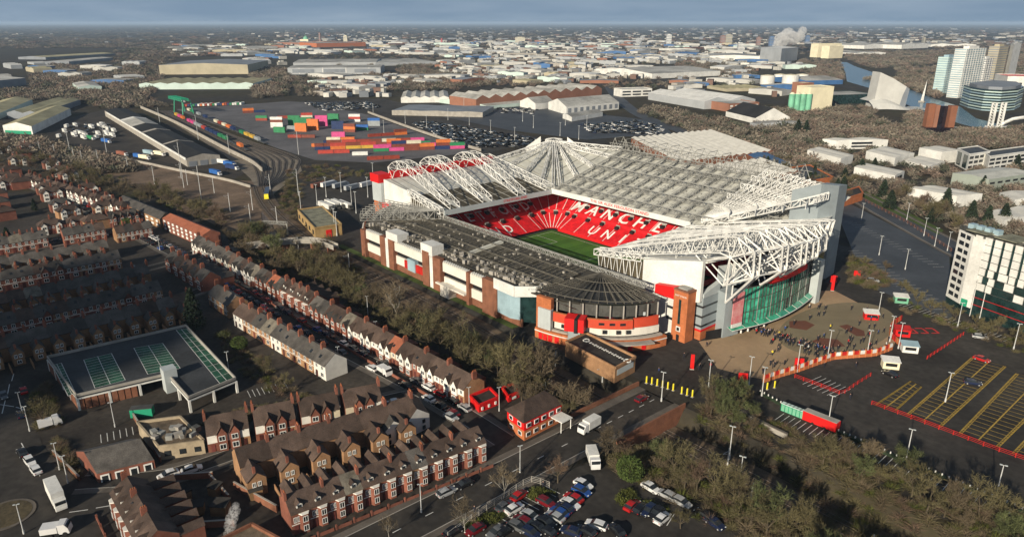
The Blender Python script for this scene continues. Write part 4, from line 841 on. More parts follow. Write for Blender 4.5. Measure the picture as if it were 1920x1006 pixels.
def house_plain(w_, mt, ze=4.8, zr=7.6, d=7.4, wing=True, roofm='slate', chim=True, gable=False, name='terrace_house'):
    """plain fronted house with gabled rear wing"""
    T = thing(name, 'x', 'house'); m = MB(); body(m, 0, w_, 0, d, ze, zr); m.build('wall', mt, T)
    m = MB(); gable_roof(m, 0, w_, 0, d, ze, zr); m.build('roof', roofm, T)
    for x in (w_*.27, w_*.73): window_at(T, x, 3.0, 1.1, 1.4)
    window_at(T, w_*.70, .7, 1.6, 1.5); m = MB(); m.box((w_*.25, -.06, 0), (1.0, .1, 2.1)); m.build('door', 'door', T)
    m = MB(); m.box((w_/2, -.05, 2.55), (w_ - .2, .08, .22)); m.build('string_course', 'render_white', T)
    if gable:
        gx = w_*.7; m = MB(); m.prism([(gx - 1.3, -.6), (gx + 1.3, -.6), (gx + 1.3, 0), (gx - 1.3, 0)], 0, ze - .1, top=False); m.quad((gx - 1.3, -.6, ze - .1), (gx + 1.3, -.6, ze - .1), (gx, -.6, ze + 1.8)); m.build('bay', mt, T)
        window_at(T, gx, 3.0, 1.7, 1.4, -.61); window_at(T, gx, .7, 1.7, 1.5, -.61); m = MB()
        for s in (-1, 1):
            P = [(gx, -.85, ze + 2.0), (gx + s*1.6, -.85, ze - .3), (gx + s*1.6, 1.2, ze - .3), (gx, 2.6, ze + 2.0)]; m.quad(*(P if s < 0 else P[::-1]))
        m.build('bay_roof', roofm, T)
    if wing:
        a, b_ = w_*.42, w_ - .12; xm = (a + b_)/2; y0, y1 = d, d + 5.4; e, r_ = ze - .9, ze + .9
        m = MB(); m.prism([(a, y0), (b_, y0), (b_, y1), (a, y1)], 0, e, top=False); m.quad((b_, y1, e), (a, y1, e), (xm, y1, r_)); m.build('rear_wing', mt, T); m = MB()
        for s in (-1, 1):
            P = [(xm, y0 - 1.9, r_ + .12), (xm + s*((b_ - a)/2 + .2), y0 - .2, e - .1), (xm + s*((b_ - a)/2 + .2), y1 + .25, e - .1), (xm, y1 + .25, r_ + .12)]; m.quad(*(P if s < 0 else P[::-1]))
        m.build('rear_roof', roofm, T); window_at(T, xm - .55, 2.5, .8, 1.2, y1, 1); window_at(T, xm + .65, 2.5, .8, 1.2, y1, 1); window_at(T, xm, .6, 1.2, 1.2, y1, 1)
        m = MB(); m.box((a*.5, y1 + 3.0, 0), (.2, 6, 1.7)); m.build('yard_wall', mt, T)
        m = MB(); m.box((xm + .3, y1 - .3, r_ - .2), (.6, .6, 1.5)); m.build('rear_chimney', 'brick_red', T)
    if chim: chimney(T, .05, d/2, zr - .7, zr + 1.5)
    return T
def house_villa(w_, chim=True):
    """tall red brick terrace house with two storey bay, attic dormer and big chimney"""
    T = thing('terrace_house', 'x', 'house'); d, ze, zr = 9, 6.8, 10.2
    m = MB(); body(m, 0, w_, 0, d, ze, zr); m.build('wall', 'brick_red', T)
    m = MB(); gable_roof(m, 0, w_, 0, d, ze, zr); m.build('roof', 'tile_brown', T)
    gx = w_*.70; m = MB(); m.prism([(gx - 1.5, 0), (gx - .9, -1), (gx + .9, -1), (gx + 1.5, 0)], 0, 6.1); m.build('bay', 'brick_red', T)
    m = MB(); m.prism([(gx - 1.6, -.01), (gx - .95, -1.1), (gx + .95, -1.1), (gx + 1.6, -.01)], 6.1, 6.45); m.build('bay_cornice', 'render_white', T)
    for z in (.8, 3.7): window_at(T, gx, z, 1.5, 1.9, -1.01); window_at(T, w_*.22, z + (.0 if z > 2 else 2.2), .9, 1.8 if z > 2 else .1, -.02) if z > 2 else None
    window_at(T, w_*.42, 3.7, .8, 1.8, -.02); m = MB(); m.box((w_*.24, -.08, 0), (1.3, .16, 2.7)); m.build('door', 'door', T)
    m = MB(); m.box((w_/2, -.07, 3.05), (w_ - .2, .12, .2)); m.build('string_course', 'render_white', T)
    m = MB(); m.box((w_/2, -.12, 6.45), (w_ - .1, .22, .25)); m.build('eaves_cornice', 'brick_tan', T)
    dx = w_*.55; z0 = 7.5; m = MB(); m.prism([(dx - .9, .75), (dx + .9, .75), (dx + .9, 2.6), (dx - .9, 2.6)], z0 - .4, z0 + 1.0, top=False); m.quad((dx - .9, .75, z0 + 1.0), (dx + .9, .75, z0 + 1.0), (dx, .75, z0 + 1.7)); dm = m.build('dormer', 'render_white', T)
    m = MB()
    for s in (-1, 1):
        P = [(dx, .5, z0 + 1.85), (dx + s*1.15, .5, z0 + .9), (dx + s*1.15, 2.6, z0 + .9), (dx, 3.4, z0 + 1.85)]; m.quad(*(P if s < 0 else P[::-1]))
    m.build('dormer_roof', 'tile_brown', dm); m = MB(); m.box((dx, .7, z0), (1.1, .08, .9)); m.build('dormer_window', 'window_dark', dm)
    a, b_ = w_*.4, w_ - .2; xm = (a + b_)/2; m = MB(); m.prism([(a, d), (b_, d), (b_, d + 6), (a, d + 6)], 0, 6, top=False); m.quad((b_, d + 6, 6), (a, d + 6, 6), (xm, d + 6, 7.6)); m.build('rear_wing', 'brick_red', T); m = MB()
    for s in (-1, 1):
        P = [(xm, d - 1.5, 7.75), (xm + s*((b_ - a)/2 + .2), d - .3, 5.9), (xm + s*((b_ - a)/2 + .2), d + 6.2, 5.9), (xm, d + 6.2, 7.75)]; m.quad(*(P if s < 0 else P[::-1]))
    m.build('rear_roof', 'tile_brown', T)
    if chim: chimney(T, .05, d/2 - .6, 9.2, 11.8)
    m = MB(); m.box((w_*.5, -4.3, 0), (w_ - .9, .3, 1.0)); m.build('garden_wall', 'brick_red', T); m = MB(); m.box((.3, -4.3, 0), (.5, .5, 1.7)); m.build('gate_pier', 'brick_red', T)
    return T
def house_semi():
    """hip roofed semi detached pair"""
    T = thing('semi_detached_house', 'x', 'house'); w_, d, ze, zr = 12, 7.5, 5.0, 7.9; m = MB(); m.prism([(0, 0), (w_, 0), (w_, d), (0, d)], 0, ze); m.build('wall', 'brick_red', T)
    m = MB(); o = .35; B = [(-o, -o, ze), (w_ + o, -o, ze), (w_ + o, d + o, ze), (-o, d + o, ze)]; r1_, r2_ = (d/2, d/2, zr), (w_ - d/2, d/2, zr); m.quad(B[0], B[1], r2_, r1_); m.quad(B[2], B[3], r1_, r2_); m.quad(B[1], B[2], r2_); m.quad(B[3], B[0], r1_); m.quad(*B[::-1]); m.build('roof', 'tile_brown', T)
    for gx in (2.6, w_ - 2.6):
        m = MB(); m.prism([(gx - 1.4, -.8), (gx + 1.4, -.8), (gx + 1.4, 0), (gx - 1.4, 0)], 0, 4.8, top=False); m.quad((gx - 1.4, -.8, 4.8), (gx + 1.4, -.8, 4.8), (gx, -.8, 6.4)); m.build('bay', 'render_white', T); m = MB()
        for s in (-1, 1):
            P = [(gx, -1, 6.6), (gx + s*1.7, -1, 4.6), (gx + s*1.7, 1, 4.6), (gx, 2.2, 6.6)]; m.quad(*(P if s < 0 else P[::-1]))
        m.build('bay_roof', 'tile_brown', T); window_at(T, gx, 3.1, 1.9, 1.3, -.81); window_at(T, gx, .7, 1.9, 1.4, -.81)
    for x in (5.2, 6.8): m = MB(); m.box((x, -.06, 0), (.95, .1, 2.1)); m.build('door', 'door', T); window_at(T, x, 3.1, .9, 1.2)
    chimney(T, w_/2, d/2, zr - .6, zr + 1.5); return T
def row(tmpl, P, Q, n, what, group, world=False, flip=False, cat='house', skip=(), yz=(1, 1)):
    """n houses between two ground points; the fronts look to the right of P -> Q"""
    a, b_ = (Vector((*P, 0)), Vector((*Q, 0))) if world else (A(*P), A(*Q)); d = (b_ - a); L = d.length; rz = math.atan2(d.y, d.x)
    for i in range(n):
        if i in skip: continue
        t = tmpl[i % len(tmpl)] if isinstance(tmpl, list) else tmpl; p = a.lerp(b_, i/n); s = L/n/t['w']
        sx_ = -s if (i % 2 and flip) else s; 
        if sx_ < 0: p = a.lerp(b_, (i + 1)/n)
        skylight(dup(t, p, rz, what.format(nth(i)), group, sc=(sx_, *yz), mats=variety()), t)
def reg(t, w_, d=7.4, ze=4.8, zr=7.6): t['w'] = w_; t['roofd'] = (d, ze, zr); return t
SKY_ME = {}
def variety(kind=0):
    v = {}; r_ = random.random()
    if r_ < .10: v['roof'] = M['tile_brown']
    elif r_ < .20: v['roof'] = M['slate']
    elif r_ < .25: v['roof'] = M['roof_worn']
    elif r_ < .28 and kind: v['roof'] = M['tile_red']
    q = random.random()
    if q < .14: v['upper_render'] = M['brick_red']
    elif q < .32: v['upper_render'] = M['render_cream']
    if random.random() < .16: v['wall'] = M['brick_tan']
    return v
def skylight(T, t):
    """a roof light or a dish on some of the houses"""
    if random.random() > .45: return
    d, ze, zr = t['roofd']; a = math.atan2(zr - ze, d/2); w_ = t['w']; x = random.choice([.3, .5, .62])*w_; y = random.uniform(.35, .6)*d/2; z = ze + (zr - ze)*y/(d/2) + .2
    me = SKY_ME.get(round(a, 2))
    if me is None: m = MB(); m.box((0, 0, 0), (.9, 1.1, .1)); me = m.mesh('skylight', 'window_dark'); SKY_ME[round(a, 2)] = me
    o = obj('skylight', me, T, (x, y, z)); o.rotation_euler = (a, 0, 0)
DM('roof_worn', (.14, .125, .10), .8, .35, .4, fine=.25); DM('render_cream', (.55, .48, .36), .8, .1, .4)
hA1, hA2, hA0, hA3 = reg(house_railway(5.3, 1), 5.3), reg(house_railway(5.3, 2), 5.3), reg(house_railway(5.3, 0), 5.3), reg(house_railway(5.3, 1), 5.3)
gA = 'long terrace of houses beside the railway trees'
ra, rb_ = A(361, 474), A(871, 760)
def rowA(i0, i1, t, k0):
    for i in range(i0, i1):
        p, q = ra.lerp(rb_, i/36), ra.lerp(rb_, (i + 1)/36); s = (q - p).length/5.3; fl = i % 2
        skylight(dup(t, q if fl else p, math.atan2((q - p).y, (q - p).x), k0.format(nth(35 - i)), gA, sc=(-s if fl else s, 1, 1), mats=variety(1)), t)
rowA(0, 12, hA1, '{} house from the red corner building in the long white gabled railway terrace')
hV, hV2 = reg(house_villa(5.6), 5.6, 9, 6.8, 10.2), reg(house_villa(5.6, False), 5.6, 9, 6.8, 10.2)
rowA(12, 16, hA0, '{} house from the red corner building in the railway terrace, plain red brick front')
for i in range(16, 20):
    p, q = ra.lerp(rb_, i/36), ra.lerp(rb_, (i + 1)/36); dup(hV, p, math.atan2((q - p).y, (q - p).x), f'taller dormered brick house, {nth(35 - i)} from the red corner building in railway terrace', gA, sc=((q - p).length/5.6, .85, .85))
rowA(20, 25, hA0, '{} house from the red corner building in the railway terrace, brick bay front'); rowA(25, 36, hA2, '{} house from the red corner building in the railway terrace, brown roof white upper floor')
hP_tan, hP_red, hP_white = reg(house_plain(6.2, 'brick_tan', wing=False), 6.2), reg(house_plain(5, 'brick_red'), 5.0), reg(house_plain(6.2, 'render_white', wing=False), 6.2)
hF = reg(house_plain(5, 'brick_red', wing=False, roofm='slate'), 5.0); hW = reg(house_plain(5.4, 'brick_tan', roofm='slate'), 5.4)
hG = reg(house_plain(5.2, 'brick_red', gable=True, roofm='slate'), 5.2); hC = reg(house_plain(5.6, 'brick_red', gable=True, roofm='tile_brown', wing=False, ze=5.0, zr=8.0), 5.6)
hD = reg(house_plain(7.4, 'brick_tan', ze=5.2, zr=8.0, roofm='tile_brown'), 7.4); hS = reg(house_semi(), 12)
# white upper floors and dark half timbered gables for the back street terrace
hCw = hC; m = MB(); m.box((2.8, -.09, 2.75), (5.4, .12, 2.1)); m.build('upper_render', 'render_white', hC)
row([hP_white, hP_tan, hP_tan, hP_tan], (440, 610), (612, 714), 9, '{} house from the trees in the long slate roofed row facing the parking deck', 'slate roofed row by the parking deck')
m = MB(); a = A(612, 714); b_ = A(640, 698); 
row(hP_tan, (393, 572), (430, 597), 2, '{} tan brick house beside the tall dark conifer', 'pair of houses by the conifer')
row(hG, (312, 505), (382, 548), 5, '{} house from the left in the row ending at brick gable above conifer', 'row above the conifer')
for k in range(4):                                     # four pairs with gaps between
    a, b_ = A(388, 850), A(725, 778); p, q = a.lerp(b_, k/4 + .01), a.lerp(b_, (k + 1)/4 - .02)
    row(hC, p.xy, q.xy, 2, '{} house of the ' + nth(k) + ' gabled pair from the left on the back street', 'gabled pairs on the back street', world=True, flip=True)
row(hD, (-146.5, 88), (-152, 44), 6, '{} tan rear winged house from the red corner building, behind the dormered terrace', 'rear winged row', world=True)
row([hV, hV2], (549, 1003), (912, 861), 12, '{} tall dormered red brick house from the left on the main road', 'dormered terrace on the main road', yz=(.8, .74))
q0, q1 = A(207, 923, 5.0), A(262, 1030, 5.0)
row([hV, hV2], q0.xy, q1.xy, 6, '{} dormered house behind the white lorry, counted from the lorry', 'dormered row by the lorry', world=True, yz=(.8, .74))
row([hF, hF, hG, hG, hF, hF], (-330, -12), (-329, 62), 14, '{} house from left of the sunlit brick terrace second above the parking deck', 'sunlit brick terrace', world=True)
row(hW, (-357, 62), (-358, -12), 14, '{} rear gabled brick house from the right behind the sunlit terrace', 'back row behind the sunlit terrace', world=True)
row([hF, hF, hF, hG, hF], (-276, -18), (-277.5, 64), 16, '{} house from left of the shaded terrace just above the parking deck', 'shaded terrace above the deck', world=True)
row(hW, (-308, 66), (-307, -14), 15, '{} rear gabled house from the right in the row behind the shaded terrace', 'back row behind the shaded terrace', world=True)
row(hW, (-264, 68), (-262, -10), 14, '{} house from the right in the shaded row backing onto the parking deck', 'row backing onto the deck', world=True)
k = 0
for x, ya, yb in ((-384, -6, 16), (-386, 24, 44), (-384, 50, 68), (-404, 74, 88), (-372, 70, 86)):
    row(hP_red if k != 3 else hG, (x, ya), (x, yb), 4, '{} house of the short four house block, ' + nth(k) + ' block west of sunlit terrace', 'short blocks of four', world=True); k += 1
k = 0; SM = []
for x in (-412, -440, -462, -492, -515, -545, -570, -600, -632, -665, -700):
    for y in range(-10, 84, 17):
        yy = y + random.uniform(-3, 3)
        if PIX((x, yy, 3))[0] < -40 or random.random() < .12: continue
        SM.append(((x + random.uniform(-4, 4), yy, 0), R(90 if (k % 3) else -90) + random.uniform(-.1, .1))); k += 1
for i, (p, a_) in enumerate(sorted(SM, key=lambda q: PIX(q[0])[0])): dup(hS, p, a_, f'{nth(i)} hip roofed pair of brick houses from the left in the left hand suburb', 'semi detached houses of the left hand suburb', sc=random.uniform(.9, 1.02), mats=variety())
a, b_ = A(40, 345), A(230, 405)
for i in range(13):
    p = a.lerp(b_, i/13); dup(hS, p + Vector((0, random.uniform(-1, 1), 0)), math.atan2((b_ - a).y, (b_ - a).x), f'{nth(i)} white bayed house from the left along the railway side street', 'white bayed houses by the rail yard', sc=.95)
for t in (hV2, hA1, hA2, hA0, hA3, hV, hP_tan, hP_red, hP_white, hG, hC, hD, hS, hF, hW): drop(t)
# ================================================================== OTHER BUILDINGS NEAR THE STADIUM
FOOT = []                                       # plan outlines, kept clear of trees
def block(name, label, cat, L, Nn, Rr, hp, wall='cladding_white', roof='roof_pale', bays=1, rise=.12, along='L', group=None, wins=None, world=False):
    """building from three ground corners (left, near, right; photo pixels); hp = wall height in photo pixels at the near corner.
    roof of `bays` low gables whose ridges run along the N-L side (along='L') or the N-R side"""
    l, n, r_ = (Vector((*L, 0)), Vector((*Nn, 0)), Vector((*Rr, 0))) if world else (A(*L), A(*Nn), A(*Rr)); h = hp if world else hp/VPX(n)
    q = l + r_ - n; T = thing(name, label, cat, n, 0, group); o = n
    P = [(p - o) for p in (n, r_, q, l)]; FOOT.append([(p.x, p.y) for p in (n, r_, q, l)]); m = MB(); m.prism([(p.x, p.y) for p in P], 0, h, top=False); m.build('wall', wall, T)
    u, v = (l - n, r_ - n) if along == 'L' else (r_ - n, l - n)       # ridge direction, bay direction
    rs = rise*v.length/bays if rise else 0; up = Vector((0, 0, 1)); hz = up*h
    if rs <= 0:
        m = MB(); e = [(p*1.0) + hz for p in P]; m.quad(*e) if (P[1] - P[0]).cross(P[2] - P[0]).z > 0 else m.quad(*e[::-1]); m.build('roof', roof, T)
        m = MB(); m.wall([(p.x, p.y) for p in P + P[:1]], .5, h, h + .7); m.build('parapet', wall, T)
    else:
        for k in range(bays):
            a, b_, c = v*(k/bays), v*((k + .5)/bays), v*((k + 1)/bays); m = MB()
            fs = [(a + hz, b_ + hz + up*rs, b_ + u + hz + up*rs, a + u + hz), (b_ + hz + up*rs, c + hz, c + u + hz, b_ + u + hz + up*rs)]
            for f in fs:
                nn = (f[1] - f[0]).cross(f[2] - f[0]); m.quad(*(f if nn.z > 0 else f[::-1]))
            m.build('roof', roof, T)
            for d in (Vector((0, 0, 0)), u):
                m = MB(); f = [a + d + hz, c + d + hz, b_ + d + hz + up*rs]; ctr = (u + v)/2; nn = (f[1] - f[0]).cross(f[2] - f[0]); m.quad(*(f if nn.dot((f[0] + f[1])/2 - ctr) > 0 else f[::-1])); m.build('gable', wall, T)
    if wins:                                          # rows of windows or doors on the two near faces: (face, n, z0f, z1f, fill, material)
        for face, cnt, z0, z1, fill, mt in wins:
            e = (r_ - n) if face == 'R' else (l - n); out = -(l - n).normalized() if face == 'R' else -(r_ - n).normalized(); out.z = 0; rz = math.atan2(e.y, e.x)
            th_ = .3 + .06*wins.index((face, cnt, z0, z1, fill, mt))
            for k in range(cnt):
                c = e*((k + .5)/cnt) + out*.05; m = MB(); m.box((c.x, c.y, h*z0), (e.length/cnt*fill, th_, h*(z1 - z0)), rz); m.build('window' if z0 > 0 else 'door', mt, T)
    return T
# ---- parking deck
DM('deck_asphalt', (.040, .043, .047), .8, .25, .08, fine=.15)
def parking_deck():
    T = thing('parking_deck', 'two level parking deck with green bay markings and white parapets', 'car park', (0, 0, 0)); z = 4.2
    px = [(89, 671), (349, 612), (442, 711), (354, 747), (315, 703), (144, 743)]; P = [A(x, y, z) for x, y in px]
    m = MB(); m.prism([(p.x, p.y) for p in P][::-1], z - .5, z, bot=True); m.build('deck_slab', 'deck_asphalt', T)
    for i, (a, b_) in enumerate(zip(P, P[1:] + P[:1])):
        m = MB(); m.wall([(a.x, a.y), (b_.x, b_.y)], .3, z + .004, z + .8); m.build('parapet', 'concrete', T)
        m = MB(); m.wall([(a.x, a.y), (b_.x, b_.y)], .35, z - .9, z - .504); m.build('edge_beam', 'cladding_white', T)
        n = max(2, int((b_ - a).length/7))
        for k in range(n):
            p = a.lerp(b_, k/n); m = MB(); m.box((p.x, p.y, 0), (.6, .6, z - .5)); m.build('column', 'cladding_white', T)
    a, b_ = P[5], P[4]; 
    for k in range(9): p, q = a.lerp(b_, k/14), a.lerp(b_, (k + .86)/14); m = MB(); m.wall([(p.x, p.y), (q.x, q.y)], .3, 0, z - .9); m.build('brick_panel', 'brick_brown', T)
    m = MB(); m.wall([(P[0].x, P[0].y), (P[5].x, P[5].y)], .3, 0, z - .9); m.build('brick_panel', 'brick_brown', T)
    DM('green_tarmac', (.018, .075, .045), .7, .5, .25, fine=.2)
    for Q in ([(157, 674), (209, 662), (235, 712), (178, 727)], [(251, 652), (305, 643), (338, 690), (277, 701)], [(330, 618), (350, 616), (438, 708), (412, 718)], [(98, 684), (115, 680), (141, 735), (128, 742)]):
        q = [A(x, y, z + .03) for x, y in Q]; m = MB(); m.quad(*q[::-1]); o = m.build('green_bays', 'green_tarmac', T)
        m = MB(); up = Vector((0, 0, .02)); n = 11
        for k in range(n + 1): m.strip(q[0].lerp(q[3], k/n) + up, q[1].lerp(q[2], k/n) + up, .13)
        for f in (0, .5, 1): m.strip(q[0].lerp(q[1], f) + up, q[3].lerp(q[2], f) + up, .16)
        m.build('bay_lines', 'white_paint', o)
    m = MB(); c = A(318, 706, z); m.box((c.x, c.y, 0), (3.5, 3.5, z + 3)); m.build('stair_head', 'cladding_pale', T)
parking_deck()
DM('wall_drab', (.33, .27, .19), .85, .2, .3); DM('roof_rusty', (.13, .10, .07), .85, .4, .3, fine=.25)
# ---- corner pub with arched openings, and the cream block behind it
block('corner_pub', 'single storey brick pub with dark roof and white framed openings', 'pub', (146, 862), (185, 905), (292, 878), 20, 'brick_red', 'slate', 1, .22, 'R', wins=[('R', 4, .0, .78, .62, 'window_white'), ('R', 4, .02, .66, .42, 'window_dark'), ('L', 2, .2, .7, .5, 'window_dark')])
block('flat_roofed_building', 'drab flat roofed building with cluttered rusty roof beside the pub', 'building', (262, 815), (302, 862), (386, 850), 26, 'wall_drab', 'roof_rusty', 1, 0, wins=[('R', 3, .3, .7, .4, 'window_dark')])
a = A(262, 815).lerp(A(386, 850), .5); 
for i, (vx_, vy_) in enumerate(sorted((random.uniform(285, 370), random.uniform(800, 828)) for _ in range(14))): p = A(vx_, vy_, 5.2); m = MB(); m.box((0, 0, 0), (random.uniform(.8, 2.2), random.uniform(.6, 1.6), random.uniform(.5, 1.4)), random.random()*3); m.build('roof_vent', random.choice(['grey_steel', 'dark_steel', 'concrete']), loc=(p.x, p.y, 5.2), label=f'{nth(i)} vent unit from the left on the drab flat roofed building', cat='vent', group='vents on the cream building')
# ---- red fronted corner building
def red_building():
    l, n, r_ = A(952, 802), A(983, 826), A(1052, 790); q = l + r_ - n; T = thing('red_corner_building', 'hip roofed corner building with red upper floor and brick ground floor', 'building', n)
    P = [p - n for p in (n, r_, q, l)]; h = 5.6; xy = [(p.x, p.y) for p in P]
    m = MB(); m.prism(xy, 0, 2.9); m.build('ground_floor', 'brick_orange', T)
    c = sum(P, Vector())/4; m = MB(); m.prism([((p - c)*1.02 + c).xy for p in P], 2.9, h); m.build('red_floor', 'club_red', T)
    e = [((p - c)*1.12 + c) + Vector((0, 0, h)) for p in P]; u, v = (P[1] - P[0]), (P[3] - P[0]); k = .5*v.length/u.length if u.length > v.length else .4
    ra_, rb2 = c - u*(.5 - k*.9) + Vector((0, 0, h + 3.2)), c + u*(.5 - k*.9) + Vector((0, 0, h + 3.2)); m = MB(); m.quad(e[0], e[1], rb2, ra_); m.quad(e[2], e[3], ra_, rb2); m.quad(e[1], e[2], rb2); m.quad(e[3], e[0], ra_); m.quad(*e[::-1]); m.build('roof', 'tile_brown', T)
    for face, e_, out in (('R', u, -v.normalized()), ('L', v, -u.normalized())):
        nn = 5 if face == 'R' else 2; rz = math.atan2(e_.y, e_.x)
        for z, hh in ((.9, 1.2), (3.6, 1.2)):
            for i in range(nn):
                p = P[0] + e_*((i + .5)/nn) + out*(.06 if z < 2 else .25); m = MB(); m.box((p.x, p.y, z), (1.5, .16, hh), rz); o = m.build('window', 'window_white', T); m = MB(); p2 = p + out*.09; m.box((p2.x, p2.y, z + .15), (1.15, .06, hh - .3), rz); m.build('pane', 'window_dark', o)
    p = P[0] + u*.86 - v.normalized()*2.2; m = MB(); rz = math.atan2(u.y, u.x); m.box((p.x, p.y, 3.0), (4, 4, .25), rz)
    for a_, b_ in ((-1.8, -1.8), (1.8, -1.8)): 
        w2 = p + u.normalized()*a_ + v.normalized()*b_; m.tube((w2.x, w2.y, 0), (w2.x, w2.y, 3), .15)
    m.build('porch', 'cladding_white', T)
red_building()
block('red_hut', 'long low red hut at the end of the railway terrace', 'hut', (882, 756), (898, 774), (935, 758), 14, 'club_red', 'asphalt', 1, 0, wins=[('R', 3, .3, .75, .25, 'window_white')])
block('red_hut', 'small red hut with white panel below the bare trees', 'hut', (942, 738), (953, 754), (974, 744), 10, 'club_red', 'asphalt', 1, 0, wins=[('R', 1, .3, .75, .35, 'window_white')])
# ---- brick block with roof lettering
T = block('brick_block', 'plain tan brick block with black flat roof and white roof marks', 'building', (1060, 668), (1152, 718), (1190, 697), 30, 'brick_tan', 'asphalt', 1, 0)
h_ = 30/VPX(A(1152, 718)); l, n, r_ = A(1060, 668), A(1152, 718), A(1190, 697); d = (n - l).normalized(); e = (r_ - n).normalized(); c = (l - n)*.42 + (r_ - n)*.62
for s_ in (-1, 1):                              # two rings and a line of small worn white marks, unreadable from here
    q = c + d*s_*9.0; m = MB(); m.poly([(q.x + 1.0*math.cos(a_), q.y + 1.0*math.sin(a_), h_ + .3) for a_ in [2*math.pi*k/12 for k in range(13)]], .22, 4); m.build('roof_ring', 'cladding_white', T)
for k in range(14):
    q = c + d*(-7 + 14*k/13); m = MB(); m.box((q.x, q.y, h_ + .15), (.55, [.9, .6, 1.1, .7][k % 4], .15), math.atan2(d.y, d.x)); m.build('roof_mark', 'cladding_white', T)
m = MB(); c = (l - n)*.02 + (r_ - n)*.5 + d*.4; m.box((c.x, c.y, h_*.45), ((r_ - n).length*.8, .2, h_*.4), math.atan2(e.y, e.x)); m.build('mural', 'cladding_pale', T)
# ---- white gabled houses at the end of the back row
for i, (L, Nn, Rr, lab) in enumerate((((742, 790), (762, 823), (806, 800), 'white gabled house in front of the red hut'), ((700, 800), (722, 838), (760, 822), 'grey hip ended house next to the white gabled house'))):
    block('detached_house', lab, 'house', L, Nn, Rr, 30, 'render_white', 'tile_brown' if i == 0 else 'slate', 1, .38, 'L', wins=[('R', 2, .55, .8, .22, 'window_dark'), ('R', 2, .1, .35, .22, 'window_dark'), ('L', 1, .5, .8, .2, 'window_dark')])
# ---- blocks of flats
block('flats', 'three storey flats with bright red tiled roof by the railway', 'flats', (308, 431), (383, 465), (416, 459), 25, 'brick_red', 'tile_red', 1, .24, 'L', wins=[('L', 9, .12, .3, .4, 'window_white'), ('L', 9, .42, .6, .4, 'window_white'), ('L', 9, .72, .9, .4, 'window_white')])
block('flats', 'long grey roofed flats left of the red roofed flats', 'flats', (222, 393), (302, 429), (326, 419), 18, 'brick_tan', 'slate', 1, .22, 'L', wins=[('L', 9, .2, .42, .45, 'window_white'), ('L', 9, .62, .85, .45, 'window_white')])
block('yellow_brick_building', 'low yellow brick building with mossy flat roof beside the west car park', 'building', (560, 412), (592, 448), (642, 440), 20, 'wall_yellow', 'moss_roof', 1, 0, wins=[('L', 5, .3, .7, .3, 'window_dark'), ('R', 1, 0, .7, .2, 'club_red')]) if (DM('wall_yellow', (.33, .225, .10), .85, .15, .3) or DM('moss_roof', (.19, .19, .14), .9, .3, .3, fine=.2) or True) else 0
# ---- stone footbridge across the line
T = thing('footbridge', 'long low stone footbridge curving across the railway cutting', 'bridge', (0, 0, 0)); P = smooth([A(418, 468, 3.0), A(480, 458, 4.2), A(560, 450, 5.0), A(600, 452, 4.6), A(630, 462, 3.2)], 6)
m = MB()
for i in range(len(P) - 1):
    a, b_ = P[i], P[i+1]; d = (b_ - a); d.z = 0; d.normalize(); s = Vector((-d.y, d.x, 0))*1.6; m.quad(a - s, b_ - s, b_ + s, a + s)
m.build('deck', 'concrete', T)
for sg in (-1.6, 1.6):
    m = MB()
    for i in range(len(P) - 1):
        a, b_ = P[i], P[i+1]; d = (b_ - a); d.z = 0; d.normalize(); s = Vector((-d.y, d.x, 0)); o = s*sg; m.prism([(a + o - s*.2).xy, (b_ + o - s*.2).xy, (b_ + o + s*.2).xy, (a + o + s*.2).xy], [a.z - 1.2, b_.z - 1.2, b_.z - 1.2, a.z - 1.2], [a.z + 1, b_.z + 1, b_.z + 1, a.z + 1])
    m.build('parapet', 'concrete', T)
for k in (4, 10, 16, 22): m = MB(); p = P[k]; m.box((p.x, p.y, -1), (1.2, 3.6, p.z), 0); m.build('pier', 'brick_brown', T)
# ---- road bridge over the railway
T = thing('road_bridge', 'road bridge with brick parapets carrying the main road over the railway', 'bridge', (-109, 135, 0))
m = MB(); m.box((0, 0, -.9), (16, 27, .94)); m.build('deck', 'asphalt_brown', T)
for s in (-1, 1): m = MB(); m.box((s*8.2, 0, -4.5), (.5, 28, 5.8)); m.build('parapet', 'brick_brown', T); m = MB(); m.box((s*6.4, 0, .04), (2.6, 27, .14)); m.build('footway', 'pavement', T)
for s in (-1, 1): m = MB(); m.box((0, s*9.5, -4.6), (16, 1.4, 3.7)); m.build('abutment', 'brick_brown', T)
m = MB()
for k in range(6): m.box((0, -12 + 4.4*k, .046), (.18, 2, .01))
m.build('lane_marking', 'white_paint', T)
